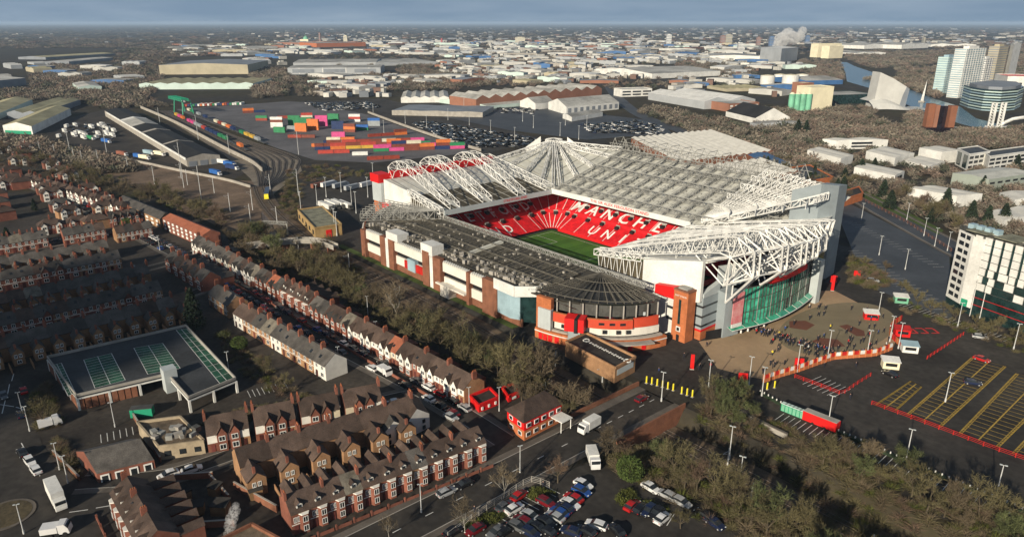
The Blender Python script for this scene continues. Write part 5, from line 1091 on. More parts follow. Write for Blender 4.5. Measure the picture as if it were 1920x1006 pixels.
# ---- hotel
def hotel():
    l, n = A(1772, 566), A(1798, 582); d = (A(1960, 642) - n).normalized(); r_ = n + d*52; e = (l - n).normalized(); wd = (l - n).length; l = n + e*wd; H = 152/VPX(n)
    T = thing('hotel', 'ten storey hotel with white panelled grid front and dark glass lower floors', 'hotel', n); q = l + r_ - n
    P = [p - n for p in (n, r_, q, l)]; m = MB(); m.prism([p.xy for p in P], 0, H - 1.2); m.build('core', 'glass_dark', T)
    rzR, rzL = math.atan2(d.y, d.x), math.atan2(e.y, e.x); nf = 10; fh = (H - 2)/nf; out = Vector((d.y, -d.x, 0)); outL = -d
    m = MB(); c = (P[0] + P[2])/2; m.prism([((p - c)*1.01 + c).xy for p in P], H - 1.2, H + .6); m.build('roof_edge', 'dark_steel', T)
    m = MB(); m.prism([((p - c)*.93 + c).xy for p in P], H + .65, H + .75); m.build('roof', 'roof_pale', T)
    for k in range(5): m = MB(); p = c + d*(-20 + 10*k); m.box((p.x, p.y, H + .75), (7.6, 9, .3), rzR); m.build('roof_panel', 'moss_roof', T)
    for k in range(4): m = MB(); p = P[3]*.6 + d*(2 + 3*k); m.box((p.x, p.y, H + .75), (2, 2.5, 1.6), rzR); m.build('roof_unit', 'glass_blue', T)
    # left flank: white with two columns of windows
    m = MB(); p = e*wd/2 + outL*.15; m.box((p.x, p.y, 2.6), (wd, .3, H - 3.8), rzL); m.build('white_flank', 'cladding_white', T)
    for f in range(1, nf):
        for k, w_ in ((.3, 2.2), (.68, 2.8)): m = MB(); p = e*wd*k + outL*.36; m.box((p.x, p.y, f*fh + 1.2), (w_, .16, fh*.56), rzL); m.build('window', 'window_dark', T)
    # front: white panels between dark slots
    L = 52.0; ncol = 15; cw = L/ncol
    for i in range(ncol):
        for f in range(3, nf):
            if f == 3 and random.random() < .55 and 1 < i < 13: continue
            if f == 4 and random.random() < .25 and 1 < i < 13: continue
            w_ = cw*(.70 if f > 5 else .56 if (i*7 + f*3) % 4 else .9); p = d*(cw*(i + .5) + (.0 if f > 5 else .4*((i*5 + f) % 3 - 1))) + out*.2
            m = MB(); hh = fh - .22; m.box((p.x, p.y, f*fh + 1.6), (w_, .35, hh), rzR); m.build('white_panel', 'cladding_white', T)
    for f in range(1, 8): m = MB(); p = d*L/2 + out*.42; m.box((p.x, p.y, f*fh + 1.45), (L, .12, .14), rzR); m.build('band', 'club_red' if f in (1, 2) else 'dark_steel', T)
    for k in (0, 12.5): m = MB(); p = d*(2 + k*3.9) + out*.3; m.box((p.x, p.y, 1.5 if k else 2.6), (4.2, .5, H - (4 if not k else 3)), rzR); m.build('end_panel', 'cladding_white', T)
    for f in range(1, nf):
        p = d*(2 + 12.5*3.9) + out*.6; m = MB(); m.box((p.x, p.y, f*fh + 1.2), (1.7, .14, fh*.55), rzR); m.build('window', 'window_dark', T)
    m = MB(); p = d*1.5 + out*.6; m.box((p.x, p.y, 2.6), (2.4, .3, 2.6), rzR); m.build('green_sign', 'green_paint', T)
    for k in range(5):
        p = A(1818 + 18.5*k*1.0, 592 + 5*k); F = thing('flagpole', f'{nth(k)} white flagpole from the left in front of the hotel', 'flagpole', p, group='flagpoles by the hotel'); m = MB(); m.cyl((0, 0, 0), .16, 13.5, 8, .1); m.build('pole', 'white_steel', F); m = MB(); m.cyl((0, 0, 13.5), .22, .3, 8); m.build('finial', 'white_steel', F)
hotel()
# ---- white roofed factory behind the north stand
DM('factory_roof', (.66, .64, .58), .7, .1, .15); DM('roof_blue', (.05, .12, .25), .5, .15, .2)
block('sawtooth_factory', 'big brick factory with white many ridged roof directly behind the north stand', 'factory', (1183, 270), (1275, 318), (1450, 296), 14, 'brick_brown', 'factory_roof', 13, .16, 'L')
block('sawtooth_factory', 'nearer white ridged workshop roof between factory and north stand', 'factory', (1290, 332), (1350, 362), (1500, 340), 20, 'brick_brown', 'factory_roof', 9, .16, 'L')
block('blue_roofed_shed', 'long blue roofed shed right of the white ridged factory', 'shed', (1400, 302), (1450, 330), (1490, 325), 14, 'brick_brown', 'roof_blue', 1, .05, 'L')
block('brick_range', 'orange brick range with flat dark roof behind corner tower', 'building', (1450, 336), (1490, 362), (1560, 350), 18, 'brick_orange', 'roof_dark', 1, 0)
block('ticket_office', 'low orange brick wall block right of the grey corner tower', 'building', (1562, 378), (1568, 392), (1616, 376), 14, 'brick_orange', 'asphalt', 1, 0)
# ---- white sheds to the right
SH = [('white box warehouse with window strips nearest the brown glass tower', (1540, 276), (1566, 280), (1663, 278), 16, [('R', 1, .55, .8, .4, 'window_dark'), ('R', 1, .2, .4, .4, 'window_dark')]),
      ('small white shed left of the slim mast', (1512, 296), (1575, 313), (1598, 306), 16, None), ('white shed with pale roof behind the blue lorry', (1622, 298), (1676, 312), (1712, 302), 16, None),
      ('long low white shed with window end by the dual carriageway', (1600, 326), (1676, 343), (1694, 334), 14, [('R', 1, .3, .7, .5, 'window_dark')]), ('tall white box shed left of the white offices', (1720, 298), (1762, 307), (1800, 303), 22, None),
      ('largest white flat roofed warehouse beside the grass verge', (1700, 372), (1790, 389), (1838, 384), 22, None), ('white lean to shed in front of the tall white box', (1694, 310), (1740, 322), (1770, 312), 10, None),
      ('white roofed shed behind the hotel roof', (1846, 412), (1880, 428), (1960, 414), 16, None), ('white roofed shed at the right edge below the grey green offices', (1872, 372), (1900, 386), (1990, 378), 12, None)]
for lab, L, Nn, Rr, hp, wn in SH: block('white_warehouse', lab, 'warehouse', L, Nn, Rr, hp, 'cladding_white', 'factory_roof', 2, .035, 'L', wins=wn, group='white warehouses on the right')
block('office_building', 'white three storey offices with glass corner on the right', 'offices', (1790, 308), (1812, 320), (1850, 314), 30, 'cladding_white', 'roof_dark', 1, 0, wins=[('R', 4, .12, .28, .7, 'window_dark'), ('R', 4, .42, .58, .7, 'window_dark'), ('R', 4, .72, .88, .7, 'window_dark'), ('L', 2, .1, .9, .6, 'glass_dark')])
block('office_building', 'wide white offices with window bands at right edge', 'offices', (1838, 312), (1850, 322), (1930, 310), 28, 'cladding_white', 'roof_dark', 1, 0, wins=[('R', 7, .15, .3, .75, 'window_dark'), ('R', 7, .45, .6, .75, 'window_dark'), ('R', 7, .72, .86, .75, 'window_dark')])
block('grey_offices', 'grey green offices with solar panels on the roof', 'offices', (1782, 345), (1850, 358), (1935, 345), 22, 'grey_green', 'roof_pale', 1, .04, 'R', wins=[('R', 6, .55, .72, .6, 'window_dark')]) if (DM('grey_green', (.30, .34, .30), .6, .06, .2) or True) else 0

block('yard_building', 'grey flat roofed yard building at the bottom edge beside the steam', 'building', (415, 1030), (470, 1062), (530, 1030), 20, 'brick_brown', 'roof_rusty', 1, 0)
for i, (pa, pb, h) in enumerate((((300, 905), (365, 990), 1.8), ((330, 900), (400, 895), 1.6), ((395, 900), (430, 940), 1.8), ((440, 915), (520, 960), 1.8), ((365, 990), (440, 985), 1.6), ((250, 782), (302, 866), 1.5), ((100, 850), (150, 900), 1.1))):
    p, q = A(*pa), A(*pb); T = thing('yard_wall', f'{nth(i)} old brick yard wall among the near left back yards', 'wall', p, group='brick yard walls'); m = MB(); m.wall([(0, 0), (q - p).xy], .3, 0, h); m.build('wall', 'brick_brown', T); m = MB(); m.wall([(0, 0), (q - p).xy], .4, h, h + .12); m.build('coping', 'concrete', T)
for i, (x, y, w_, d_, h) in enumerate(((345, 935, 3, 2.4, 2.3), (405, 925, 2.4, 2.2, 2.2), (415, 960, 3.4, 2.6, 2.4), (372, 960, 2.6, 2.2, 2.2), (480, 930, 2.8, 2.4, 2.2))):
    T = thing('yard_shed', f'{nth(i)} small felt roofed shed in the near left back yards', 'shed', A(x, y), .2 + .3*i, group='back yard sheds'); m = MB(); m.box((0, 0, 0), (w_, d_, h)); m.build('wall', 'wood', T); m = MB(); m.prism([(-w_*.56, -d_*.58), (w_*.56, -d_*.58), (w_*.56, d_*.58), (-w_*.56, d_*.58)], h, [h + .1, h + .1, h + .5, h + .5]); m.build('roof', 'asphalt', T)
# ================================================================== THE INDUSTRIAL ESTATE AND THE CITY BEYOND
def front(name, label, cat, p1, p2, hp, ptop, wall='cladding_white', roof='roof_pale', bays=1, rise=.05, along='L', **kw):
    """block seen face on: front base line p1-p2 in photo pixels, wall height hp px, back roof edge at row ptop"""
    a, b_ = A(*p1), A(*p2); d = (b_ - a).normalized(); n_ = Vector((-d.y, d.x, 0)); mid = (a + b_)/2
    if n_.dot(mid) < 0: n_ = -n_
    h = hp/VPX(mid); lo, hi = 3.0, kw.pop('maxd', 180.0)
    for _ in range(40):
        D = (lo + hi)/2
        if PIX(mid + n_*D + Vector((0, 0, h)))[1] > ptop: lo = D
        else: hi = D
    return block(name, label, cat, (a + n_*D).xy, a.xy, b_.xy, h, wall, roof, bays, rise, along, world=True, **kw)
DM('roof_olive', (.36, .33, .20), .8, .25, .03); DM('cladding_mint', (.50, .62, .58), .6, .08, .05); DM('cladding_tan', (.40, .36, .26), .7, .1, .05); DM('roof_slateblue', (.20, .22, .25), .6, .12, .05)
DM('roof_black', (.022, .021, .020), .7, .3, .05, fine=.2); DM('cladding_steel', (.36, .38, .40), .4, .1, .04); DM('cream', (.72, .66, .48), .7, .08, .08); DM('mint_silo', (.16, .42, .28), .6, .2, .1)
DM('brick_far', (.27, .125, .08), .85, .12, .05); DM('cladding_far', (.48, .48, .46), .7, .15, .02); DM('roof_far', (.36, .355, .33), .7, .35, .02, fine=.15, rnd=.18); DM('blue_far', (.05, .13, .30), .5, .2, .05)
front('warehouse', 'long pale green warehouse with stained wavy roof beyond the rail yard', 'warehouse', (262, 168), (475, 167), 10, 147, 'cladding_mint', 'roof_olive', 8, .10)
front('warehouse', 'tan walled warehouse with flat blue grey roof behind the pale green one', 'warehouse', (300, 140), (466, 139), 17, 113, 'cladding_tan', 'roof_slateblue', 1, .02)
front('distribution_shed', 'huge grey shed with white pilasters in the middle distance', 'warehouse', (540, 140), (714, 139), 12, 122, 'cladding_steel', 'roof_far', 1, .02, 'R', wins=[('R', 4, .1, 1.0, .03, 'cladding_white'), ('R', 3, .25, .8, .7, 'roof_slateblue')])
front('distribution_shed', 'grey set back upper hall of the huge shed with white sign', 'warehouse', (550, 124), (706, 123), 6, 108, 'cladding_steel', 'roof_far', 1, .02, 'R')
front('warehouse', 'wide silvery roofed shed right of the huge grey shed', 'warehouse', (704, 124), (822, 121), 5, 109, 'cladding_steel', 'roof_far', 3, .03)
front('warehouse', 'long olive roofed shed on the far left horizon woods', 'warehouse', (86, 112), (216, 104), 4, 96, 'roof_slateblue', 'roof_olive', 1, .03, 'R', maxd=90.0)
front('warehouse', 'second olive roofed shed below the far left one', 'warehouse', (130, 121), (212, 113), 5, 106, 'roof_slateblue', 'roof_far', 1, .03, 'R', maxd=60.0)
front('warehouse', 'dark walled shed cut by the left edge with pale roof', 'warehouse', (-60, 172), (50, 160), 14, 142, 'roof_slateblue', 'roof_far', 1, .04, 'R')
front('warehouse', 'small mint shed among the trees left of the lorry yard', 'warehouse', (148, 172), (192, 170), 8, 155, 'cladding_mint', 'roof_far', 1, .08)
block('warehouse', 'olive roofed shed with white and green gable beside the lorry yard', 'warehouse', (8, 250), (62, 252), (134, 216), 15, 'cladding_white', 'roof_olive', 1, .10, 'R', wins=[('L', 1, 0, .4, .9, 'green_paint')])
block('warehouse', 'broad olive gabled roof behind the green fronted shed', 'warehouse', (15, 222), (75, 224), (152, 196), 11, 'roof_slateblue', 'roof_olive', 2, .12, 'R')
block('warehouse', 'olive gabled roof at the left edge above the terraces', 'warehouse', (-70, 226), (-5, 226), (62, 196), 11, 'cladding_mint', 'roof_olive', 1, .10, 'R')
T = block('goods_shed', 'long black roofed goods shed beside the freight sidings', 'warehouse', (198, 218), (352, 313), (414, 306), 16, 'concrete', 'roof_black', 1, .10, 'L', wins=[('R', 3, 0, .6, .7, 'roof_slateblue')])
n_, l_, r_ = A(352, 313), A(198, 218), A(414, 306); h_ = 16/VPX(n_); up = Vector((0, 0, 1))
for t0, t1, mt in ((.56, .70, 'roof_far'), (.70, .73, 'cladding_white'), (.42, .44, 'concrete'), (.2, .215, 'concrete')):
    m = MB(); v = (r_ - n_); u = (l_ - n_); rs = .10*v.length
    for s0, s1, z0, z1 in ((.0, .5, 0, rs), (.5, 1, rs, 0)): m.quad(u*t0 + v*s0 + up*(h_ + z0 + .3), u*t0 + v*s1 + up*(h_ + z1 + .3), u*t1 + v*s1 + up*(h_ + z1 + .3), u*t1 + v*s0 + up*(h_ + z0 + .3))
    m.build('roof_band', mt, T)
m = MB(); e_ = (l_ - n_); o_ = -(r_ - n_).normalized()*.3; m.prism([(e_*.0 + o_).xy, (e_*.95 + o_).xy, (e_*.95 + o_*3).xy, (o_*3).xy], h_*.82, h_ + .4); m.build('eaves_board', 'cladding_white', T)
block('brick_factory', 'long orange brick factory with eleven pale sawtooth ridges', 'factory', (843, 196), (893, 204), (1128, 181), 17, 'brick_far', 'roof_far', 11, .22, 'L')
block('white_workshop', 'white curved roof workshop with glazed side behind the car compound', 'warehouse', (1028, 205), (1062, 215), (1160, 205), 14, 'cladding_white', 'roof_far', 1, .12, 'R', wins=[('R', 9, .2, .8, .5, 'roof_slateblue')])
block('white_workshop', 'smaller white hall left of the glazed workshop', 'warehouse', (975, 200), (1004, 206), (1040, 202), 11, 'cladding_white', 'roof_far', 1, .15, 'R'); block('white_workshop', 'low white shed in front of the glazed workshop', 'warehouse', (1055, 222), (1072, 228), (1130, 218), 8, 'cladding_white', 'roof_far', 1, .06, 'R')
front('white_workshop', 'long low pale shed before the sawtooth factory', 'warehouse', (912, 205), (1006, 196), 6, 183, 'cladding_mint', 'roof_far', 2, .05, 'R')
front('grey_workshops', 'flat grey workshops left of the sawtooth factory', 'warehouse', (735, 216), (905, 220), 9, 198, 'concrete', 'roof_slateblue', 3, .02)
front('white_workshop', 'zigzag roofed white sheds above the grey workshops', 'warehouse', (752, 193), (842, 192), 9, 172, 'cladding_white', 'roof_far', 5, .18)
# grain building and silos
front('mill', 'tall cream mill building beside green silos', 'mill', (1515, 208), (1558, 206), 42, 160, 'cream', 'cream', 1, 0, maxd=24.0); front('mill', 'brick and cream tower behind the cream mill', 'mill', (1502, 190), (1522, 189), 32, 150, 'brick_far', 'cream', 1, 0, maxd=20.0)
for k in range(4):
    p = A(1482 + 10.5*k, 208); v_ = VPX(p); T = thing('silo', f'{nth(k)} green silo from the left beside the cream mill', 'silo', p, group='green silos'); m = MB(); m.cyl((0, 0, 0), 5.6/v_, 31/v_, 16); m.build('barrel', 'mint_silo', T); m = MB(); m.cyl((0, 0, 31/v_), 5.2/v_, 3/v_, 16, 2/v_); m.build('cap', 'cream', T)
for k, (x, y, r_, h) in enumerate(((1438, 158, 13, 16), (1481, 158, 15, 17), (1462, 152, 11, 12), (1503, 152, 11, 12))):
    p = A(x, y); v_ = VPX(p); T = thing('storage_tank', f'{nth(k)} squat white oil storage tank from the left', 'tank', p, group='white storage tanks'); m = MB(); m.cyl((0, 0, 0), r_/v_, h/v_, 24); m.build('shell', 'cladding_white', T); m = MB(); m.cyl((0, 0, h/v_), r_/v_*.99, 1.5/v_, 24, 1/v_); m.build('lid', 'cream', T)
block('power_plant', 'windowless grey plant block under the steam plume', 'plant', (1424, 113), (1463, 117), (1494, 113), 24, 'cladding_steel', 'cladding_white', 1, 0)
front('mill', 'cream silo block left of the canal bend', 'mill', (1532, 108), (1575, 107), 24, 80, 'cream', 'cream', 1, 0, maxd=30.0); front('mill', 'second lower cream block by the canal bend', 'mill', (1553, 110), (1579, 109), 22, 84, 'cream', 'cream', 1, 0, maxd=26.0)
def tower(name, label, p1, p2, hp, dep, wall, band, nf, cols=0, cat='tower block'):
    a, b_ = A(*p1), A(*p2); d = (b_ - a).normalized(); n_ = Vector((-d.y, d.x, 0)); n_ = n_ if n_.dot(a) > 0 else -n_; h = hp/VPX(a); T = thing(name, label, cat, a); L = (b_ - a).length; rz = math.atan2(d.y, d.x)
    m = MB(); P = [Vector((0, 0, 0)), d*L, d*L + n_*dep, n_*dep]; m.prism([p.xy for p in P], 0, h); m.build('shaft', wall, T); m = MB(); c = P[2]/2; m.box((c.x, c.y, h), (L*.5, dep*.5, h*.05), rz); m.build('plant_room', wall, T)
    for f in range(nf):
        z = h*(f + .35)/nf
        for off, ln, ang, nrm in ((d*L/2 - n_*.2, L*.96, rz, n_), (n_*dep/2 - d*.2, dep*.96, rz + math.pi/2, d)):
            m = MB(); m.box((off.x, off.y, z), (ln, .3, h/nf*.45), ang); m.build('window_band', band, T)
    for k in range(cols):
        p = d*L*(k + .5)/cols - n_*.4; m = MB(); m.box((p.x, p.y, 0), (L/cols*.22, .3, h), rz); m.build('mullion', wall, T)
    return T
tower('tower_block', 'tallest white gridded tower of the waterside group', (1795, 184), (1832, 179), 88, 15, 'cladding_white', 'glass_blue', 22, 8)
tower('tower_block', 'green glazed tower left of the tallest white tower', (1766, 176), (1786, 173), 66, 14, 'glass_blue', 'cladding_mint', 16, 4); tower('tower_block', 'lower white tower right of the tallest one', (1838, 168), (1851, 166), 56, 14, 'cladding_white', 'roof_slateblue', 14, 3)
tower('tower_block', 'tan and white office tower at the right of the waterside group', (1860, 156), (1877, 154), 66, 16, 'cladding_tan', 'roof_slateblue', 16, 0); block('tower_block', 'bare white lift shaft against the tan office tower', 'tower block', (1880, 154), (1886, 156), (1900, 153), 70, 'cladding_white', 'cladding_white', 1, 0)
front('glass_offices', 'red topped white building at the right edge behind glass offices', 'offices', (1885, 166), (1990, 168), 22, 140, 'cladding_white', 'club_red', 1, 0, wins=[('R', 10, .3, .5, .6, 'window_dark')])
# curved glass offices on the quay
T = thing('glass_offices', 'curved green glass office block on the far quay', 'offices', A(1858, 206)); o = A(1858, 206); m = MB(); px = [(1800, 196), (1815, 202), (1840, 207), (1870, 209), (1900, 206), (1912, 200), (1900, 192), (1850, 188)]; P = [(A(*p) - o).xy for p in px]; h = 38/VPX(o)
m.prism(P, 0, h); m.build('body', 'glass_dark', T)
for f in range(8): m = MB(); m.wall(P[:6], 1.4, h*f/8, h*(f + .42)/8); m.build('floor_band', 'cladding_mint' if f % 2 else 'glass_blue', T)
m = MB(); m.prism([(p*.8).to_tuple() if False else (p[0]*.85, p[1]*.85 + 4) for p in P], h, h + 3); m.build('roof_plant', 'roof_slateblue', T)
# brown mirror glass building
T = thing('mirror_glass_building', 'dark mirror glass office with brown corner shafts beside the water', 'offices', A(1760, 246)); o = A(1760, 246); v_ = VPX(o); d = (A(1790, 246) - A(1730, 246)).normalized(); n_ = Vector((-d.y, d.x, 0)); n_ = n_ if n_.dot(o) > 0 else -n_; rz = math.atan2(d.y, d.x)
DM('shaft_brown', (.22, .09, .05), .7, .1, .1); DM('mirror_dark', (.012, .008, .012), .08, .3, .1, spec=.8)
for off, dep_, w_, hh, mt, nm in ((0, 16, 36, 46, 'mirror_dark', 'core'), (-19, 8, 12, 50, 'shaft_brown', 'corner_shaft'), (-10, 4, 7, 48, 'brick_far', 'corner_shaft'), (19, 2, 12, 47, 'shaft_brown', 'corner_shaft'), (24, 14, 8, 46, 'shaft_brown', 'corner_shaft'), (0, 4, 62, 8, 'mirror_dark', 'podium')):
    m = MB(); p = d*off/v_ + n_*dep_/v_*1.0; m.box((p.x, p.y, 0), (w_/v_, (20 if nm == 'core' else 12 if nm != 'podium' else 30)/v_, hh/v_), rz); m.build(nm, mt, T)
# museum of bent metal shards
T = thing('shard_museum', 'silver museum with tall slanted shard above low curved metal roof', 'museum', A(1640, 205)); o = A(1640, 205); v_ = VPX(o); d = (A(1700, 205) - A(1640, 205)).normalized(); n_ = Vector((-d.y, d.x, 0)); n_ = n_ if n_.dot(o) > 0 else -n_
DM('aluminium', (.50, .50, .48), .5, .1, .05)
def shp(P, dep, mt, nm, z0=0):
    m = MB(); k = len(P); Q = [d*((x - 1640)/v_) + up*((205 - y)/v_ + z0) for x, y in P]; m.add(Q + [q + n_*dep for q in Q], [tuple(range(k)), tuple(range(2*k - 1, k - 1, -1))] + [(i, i + k, (i + 1) % k + k, (i + 1) % k) for i in range(k)]); return m.build(nm, mt, T)
shp([(1636, 203), (1637, 186), (1640, 138), (1666, 149), (1693, 164), (1688, 180), (1684, 203)], 20, 'aluminium', 'tall_shard'); shp([(1684, 203), (1688, 180), (1693, 164), (1699, 168), (1696, 203)], 30, 'roof_slateblue', 'shard_side')
m = MB(); rows = []
for i in range(17):
    x = 1628 + 112*i/16; top = 205 - 21*math.exp(-((x - 1650)/38)**2) + 3; rows.append([d*((x - 1640)/v_) + n_*dd + up*max(.5, (208 - top)/v_*f) for dd, f in ((-14, .12), (-8, .6), (2, 1.0), (26, 1.0))])
for i in range(16):
    for k in range(3): m.quad(rows[i][k], rows[i+1][k], rows[i+1][k+1], rows[i][k+1])
m.build('low_shard', 'aluminium', T)
T = thing('lift_bridge', 'white twin tower footbridge with arch over the quay water', 'bridge', A(1855, 243)); o = A(1855, 243); v_ = VPX(o)
for off in (0, 17):
    p = d*off/v_; m = MB()
    for a_, b_ in ((-3, -3), (3, -3), (3, 3), (-3, 3)): m.tube((p.x + a_/v_, p.y + b_/v_, 0), (p.x + a_/v_, p.y + b_/v_, 50/v_), .7)
    for z in range(0, 50, 5): m.box((p.x, p.y, z/v_), (6/v_, 6/v_, 1.2/v_), math.atan2(d.y, d.x))
    m.build('lift_tower', 'white_steel', T)
m = MB(); m.poly([d*(x/v_) + up*(z/v_ + .5) for x, z in ((12, 0), (25, 12), (40, 19), (60, 22), (80, 19), (100, 10))], 1.6, 6); m.build('arch', 'white_steel', T); m = MB(); m.prism([(d*(0)).xy, (d*110/v_).xy, (d*110/v_ + n_*8).xy, (n_*8).xy], 1.5, 3.0); m.build('deck', 'white_steel', T)
T = thing('sail_mast', 'slim white sail shaped mast on the quayside', 'mast', A(1728, 192)); v_ = VPX(A(1728, 192)); m = MB(); m.add([(-2, 0, 0), (2, 0, 0), (3.5, 0, 20), (2, 0, 42/v_), (0, 1.5, 15)], [(0, 1, 2, 3), (1, 4, 3, 2), (4, 0, 3)]); m.build('sail', 'white_steel', T); m = MB(); m.box((0, 0, 0), (7, 4, 2)); m.build('foot', 'concrete', T)
# distant landmarks
front('shopping_hall', 'far orange fronted shopping hall on the horizon', 'building', (594, 89), (686, 87), 7, 78, 'brick_orange', 'roof_far', 1, 0); front('shopping_hall', 'low pink hall left of the far orange hall', 'building', (520, 84), (594, 85), 4, 77, 'brick_far', 'roof_far', 1, 0)
T = thing('domed_hall', 'far cream hall with green dome on the horizon', 'building', A(574, 80)); v_ = VPX(A(574, 80)); m = MB(); m.box((0, 0, 0), (16/v_, 16/v_, 6/v_), .7); m.build('hall', 'cream', T); m = MB(); m.cyl((0, 0, 6/v_), 5/v_, 3/v_, 12, 4.4/v_); m.cyl((0, 0, 9/v_), 4.4/v_, 2.5/v_, 12, 1.5/v_); m.cyl((0, 0, 11.5/v_), .8/v_, 2.5/v_, 6, .2/v_); m.build('dome', 'mint_silo', T)
for x, y, w_, hp, mt, lab in ((1254, 84, 9, 18, 'cladding_white', 'pair of far white tower blocks left of the works chimneys'), (1355, 83, 9, 15, 'brick_far', 'far brown tower block, leftmost of three'), (1366, 83, 12, 17, 'cladding_tan', 'far tan slab block right of the brown one'), (1422, 86, 7, 15, 'brick_far', 'far slim brown tower left of the steam plume'), (1447, 87, 9, 17, 'blue_far', 'far blue tower just left of the steam plume'), (1514, 82, 7, 14, 'blue_far', 'far dark blue tower right of the steam plume'), (600, 80, 3, 17, 'brick_far', 'far slim brick campanile beside the orange hall'), (648, 82, 7, 14, 'cream', 'far cream hotel tower behind the orange hall'), (828, 82, 3, 9, 'club_red', 'tiny red tower on the far plain'), (975, 80, 18, 9, 'cream', 'far row of cream flats on the horizon'), (1732, 85, 3, 14, 'cladding_tan', 'far slim chimney beyond the canal'), (1389, 98, 10, 16, 'cladding_white', 'white silo block left of the grey plant')):
    tower('distant_tower', lab, (x - w_/2, y), (x + w_/2, y), hp, 18, mt, 'roof_slateblue', 6)
front('works_building', 'far blue works shed left of the tower blocks', 'works', (1280, 106), (1322, 106), 5, 98, 'blue_far', 'blue_far', 1, .03); front('works_building', 'far white works with blue louvres', 'works', (1162, 112), (1245, 111), 4, 104, 'blue_far', 'roof_far', 6, .1)
front('works_building', 'white long low plant in front of the grey plant block', 'works', (1330, 112), (1424, 113), 7, 101, 'cladding_white', 'roof_far', 1, .02); front('warehouse', 'broad white shed with brick corner right of the sawtooth factory', 'warehouse', (1222, 148), (1350, 142), 9, 126, 'cladding_white', 'roof_far', 1, .03, 'R')
front('warehouse', 'blue grey shed with white gabled roof below the olive hall', 'warehouse', (1320, 205), (1415, 200), 14, 172, 'cladding_steel', 'cladding_white', 2, .12); front('warehouse', 'red brick block with white storeys beside the blue grey shed', 'offices', (1366, 210), (1422, 207), 14, 188, 'brick_far', 'roof_far', 1, 0, wins=[('R', 6, .3, .5, .5, 'cladding_white'), ('R', 6, .65, .85, .5, 'cladding_white')])
front('canteen', 'open white gabled canopy building in the trees right of factory', 'building', (1415, 232), (1480, 230), 10, 208, 'cladding_white', 'roof_black', 1, .25); front('office_building', 'white banded offices left of the olive hall', 'offices', (1165, 182), (1222, 180), 13, 165, 'cladding_white', 'roof_far', 1, 0, wins=[('R', 3, .2, .4, .8, 'window_dark'), ('R', 3, .6, .8, .8, 'window_dark')])
front('warehouse', 'olive ridged hall behind the blue grey shed', 'warehouse', (1362, 172), (1440, 170), 5, 160, 'cladding_tan', 'roof_olive', 6, .1); front('warehouse', 'dark glazed hall right of the cream mill', 'warehouse', (1556, 196), (1640, 193), 16, 172, 'glass_dark', 'roof_far', 1, 0)
front('warehouse', 'white and blue roofed terminal shed left of the museum', 'warehouse', (1510, 160), (1580, 158), 8, 144, 'blue_far', 'roof_far', 1, .05, 'R'); front('warehouse', 'long low grey shed hidden in the wood behind factory', 'warehouse', (1420, 240), (1505, 237), 7, 228, 'cladding_steel', 'roof_far', 1, .03)
for i, (p1, p2, hp, pt) in enumerate((((1620, 92), (1690, 90), 6, 80), ((1690, 92), (1740, 90), 7, 80), ((1745, 88), (1830, 88), 4, 80), ((1605, 104), (1660, 103), 4, 94))):
    front('riverside_works', f'{nth(i)} pale low works building beyond the canal bend', 'works', p1, p2, hp, pt, 'cladding_white', 'roof_far', 2, .05, group='works beyond the canal')
# generic sheds of the estate (too small to show parts)
KEEP = [(255, 140, 480, 170), (290, 108, 470, 142), (535, 104, 825, 142), (840, 160, 1165, 230), (730, 160, 910, 222), (1420, 84, 1500, 118), (1528, 76, 1582, 112), (1470, 155, 1720, 215), (1405, 135, 1515, 162), (1565, 108, 1920, 260), (1215, 122, 1355, 150), (1310, 165, 1430, 215), (80, 92, 220, 124), (590, 74, 690, 92), (1140, 150, 1260, 250), (1755, 80, 1920, 210), (330, 180, 560, 330), (560, 185, 740, 310)]
def free(x, y): return not any(a - 4 < x < c + 4 and b_ - 2 < y < d_ + 2 for a, b_, c, d_ in KEEP)
def shed_mesh(bays, mats):
    m = MB(); m.prism([(-.5, -.5), (.5, -.5), (.5, .5), (-.5, .5)], 0, 1, top=False)
    for k in range(bays):
        a, b_, c = -.5 + k/bays, -.5 + (k + .5)/bays, -.5 + (k + 1)/bays; r_ = 1.25
        m.k = 1; m.quad((a, -.5, 1), (b_, -.5, r_), (b_, .5, r_), (a, .5, 1)[:3]) if False else m.add([(a, -.5, 1), (b_, -.5, r_), (b_, .5, r_), (a, .5, 1), (c, -.5, 1), (c, .5, 1)], [(0, 1, 2, 3), (1, 4, 5, 2)]); m.k = 0
        m.add([(a, -.5, 1), (c, -.5, 1), (b_, -.5, r_)], [(0, 1, 2)]); m.add([(a, .5, 1), (c, .5, 1), (b_, .5, r_)], [(1, 0, 2)])
    return m.mesh('estate_shed', mats)
sheds = [shed_mesh(b_, mm_) for b_, mm_ in ((1, ['cladding_far', 'roof_far']), (2, ['cladding_far', 'roof_far']), (4, ['concrete', 'roof_far']), (1, ['brick_far', 'roof_slateblue']), (3, ['cladding_steel', 'cladding_far']), (1, ['blue_far', 'roof_far']), (2, ['cladding_tan', 'roof_olive']), (1, ['cladding_far', 'cladding_white']), (2, ['cladding_mint', 'roof_far']))]
placed = []; cnt = 0; tries = 0
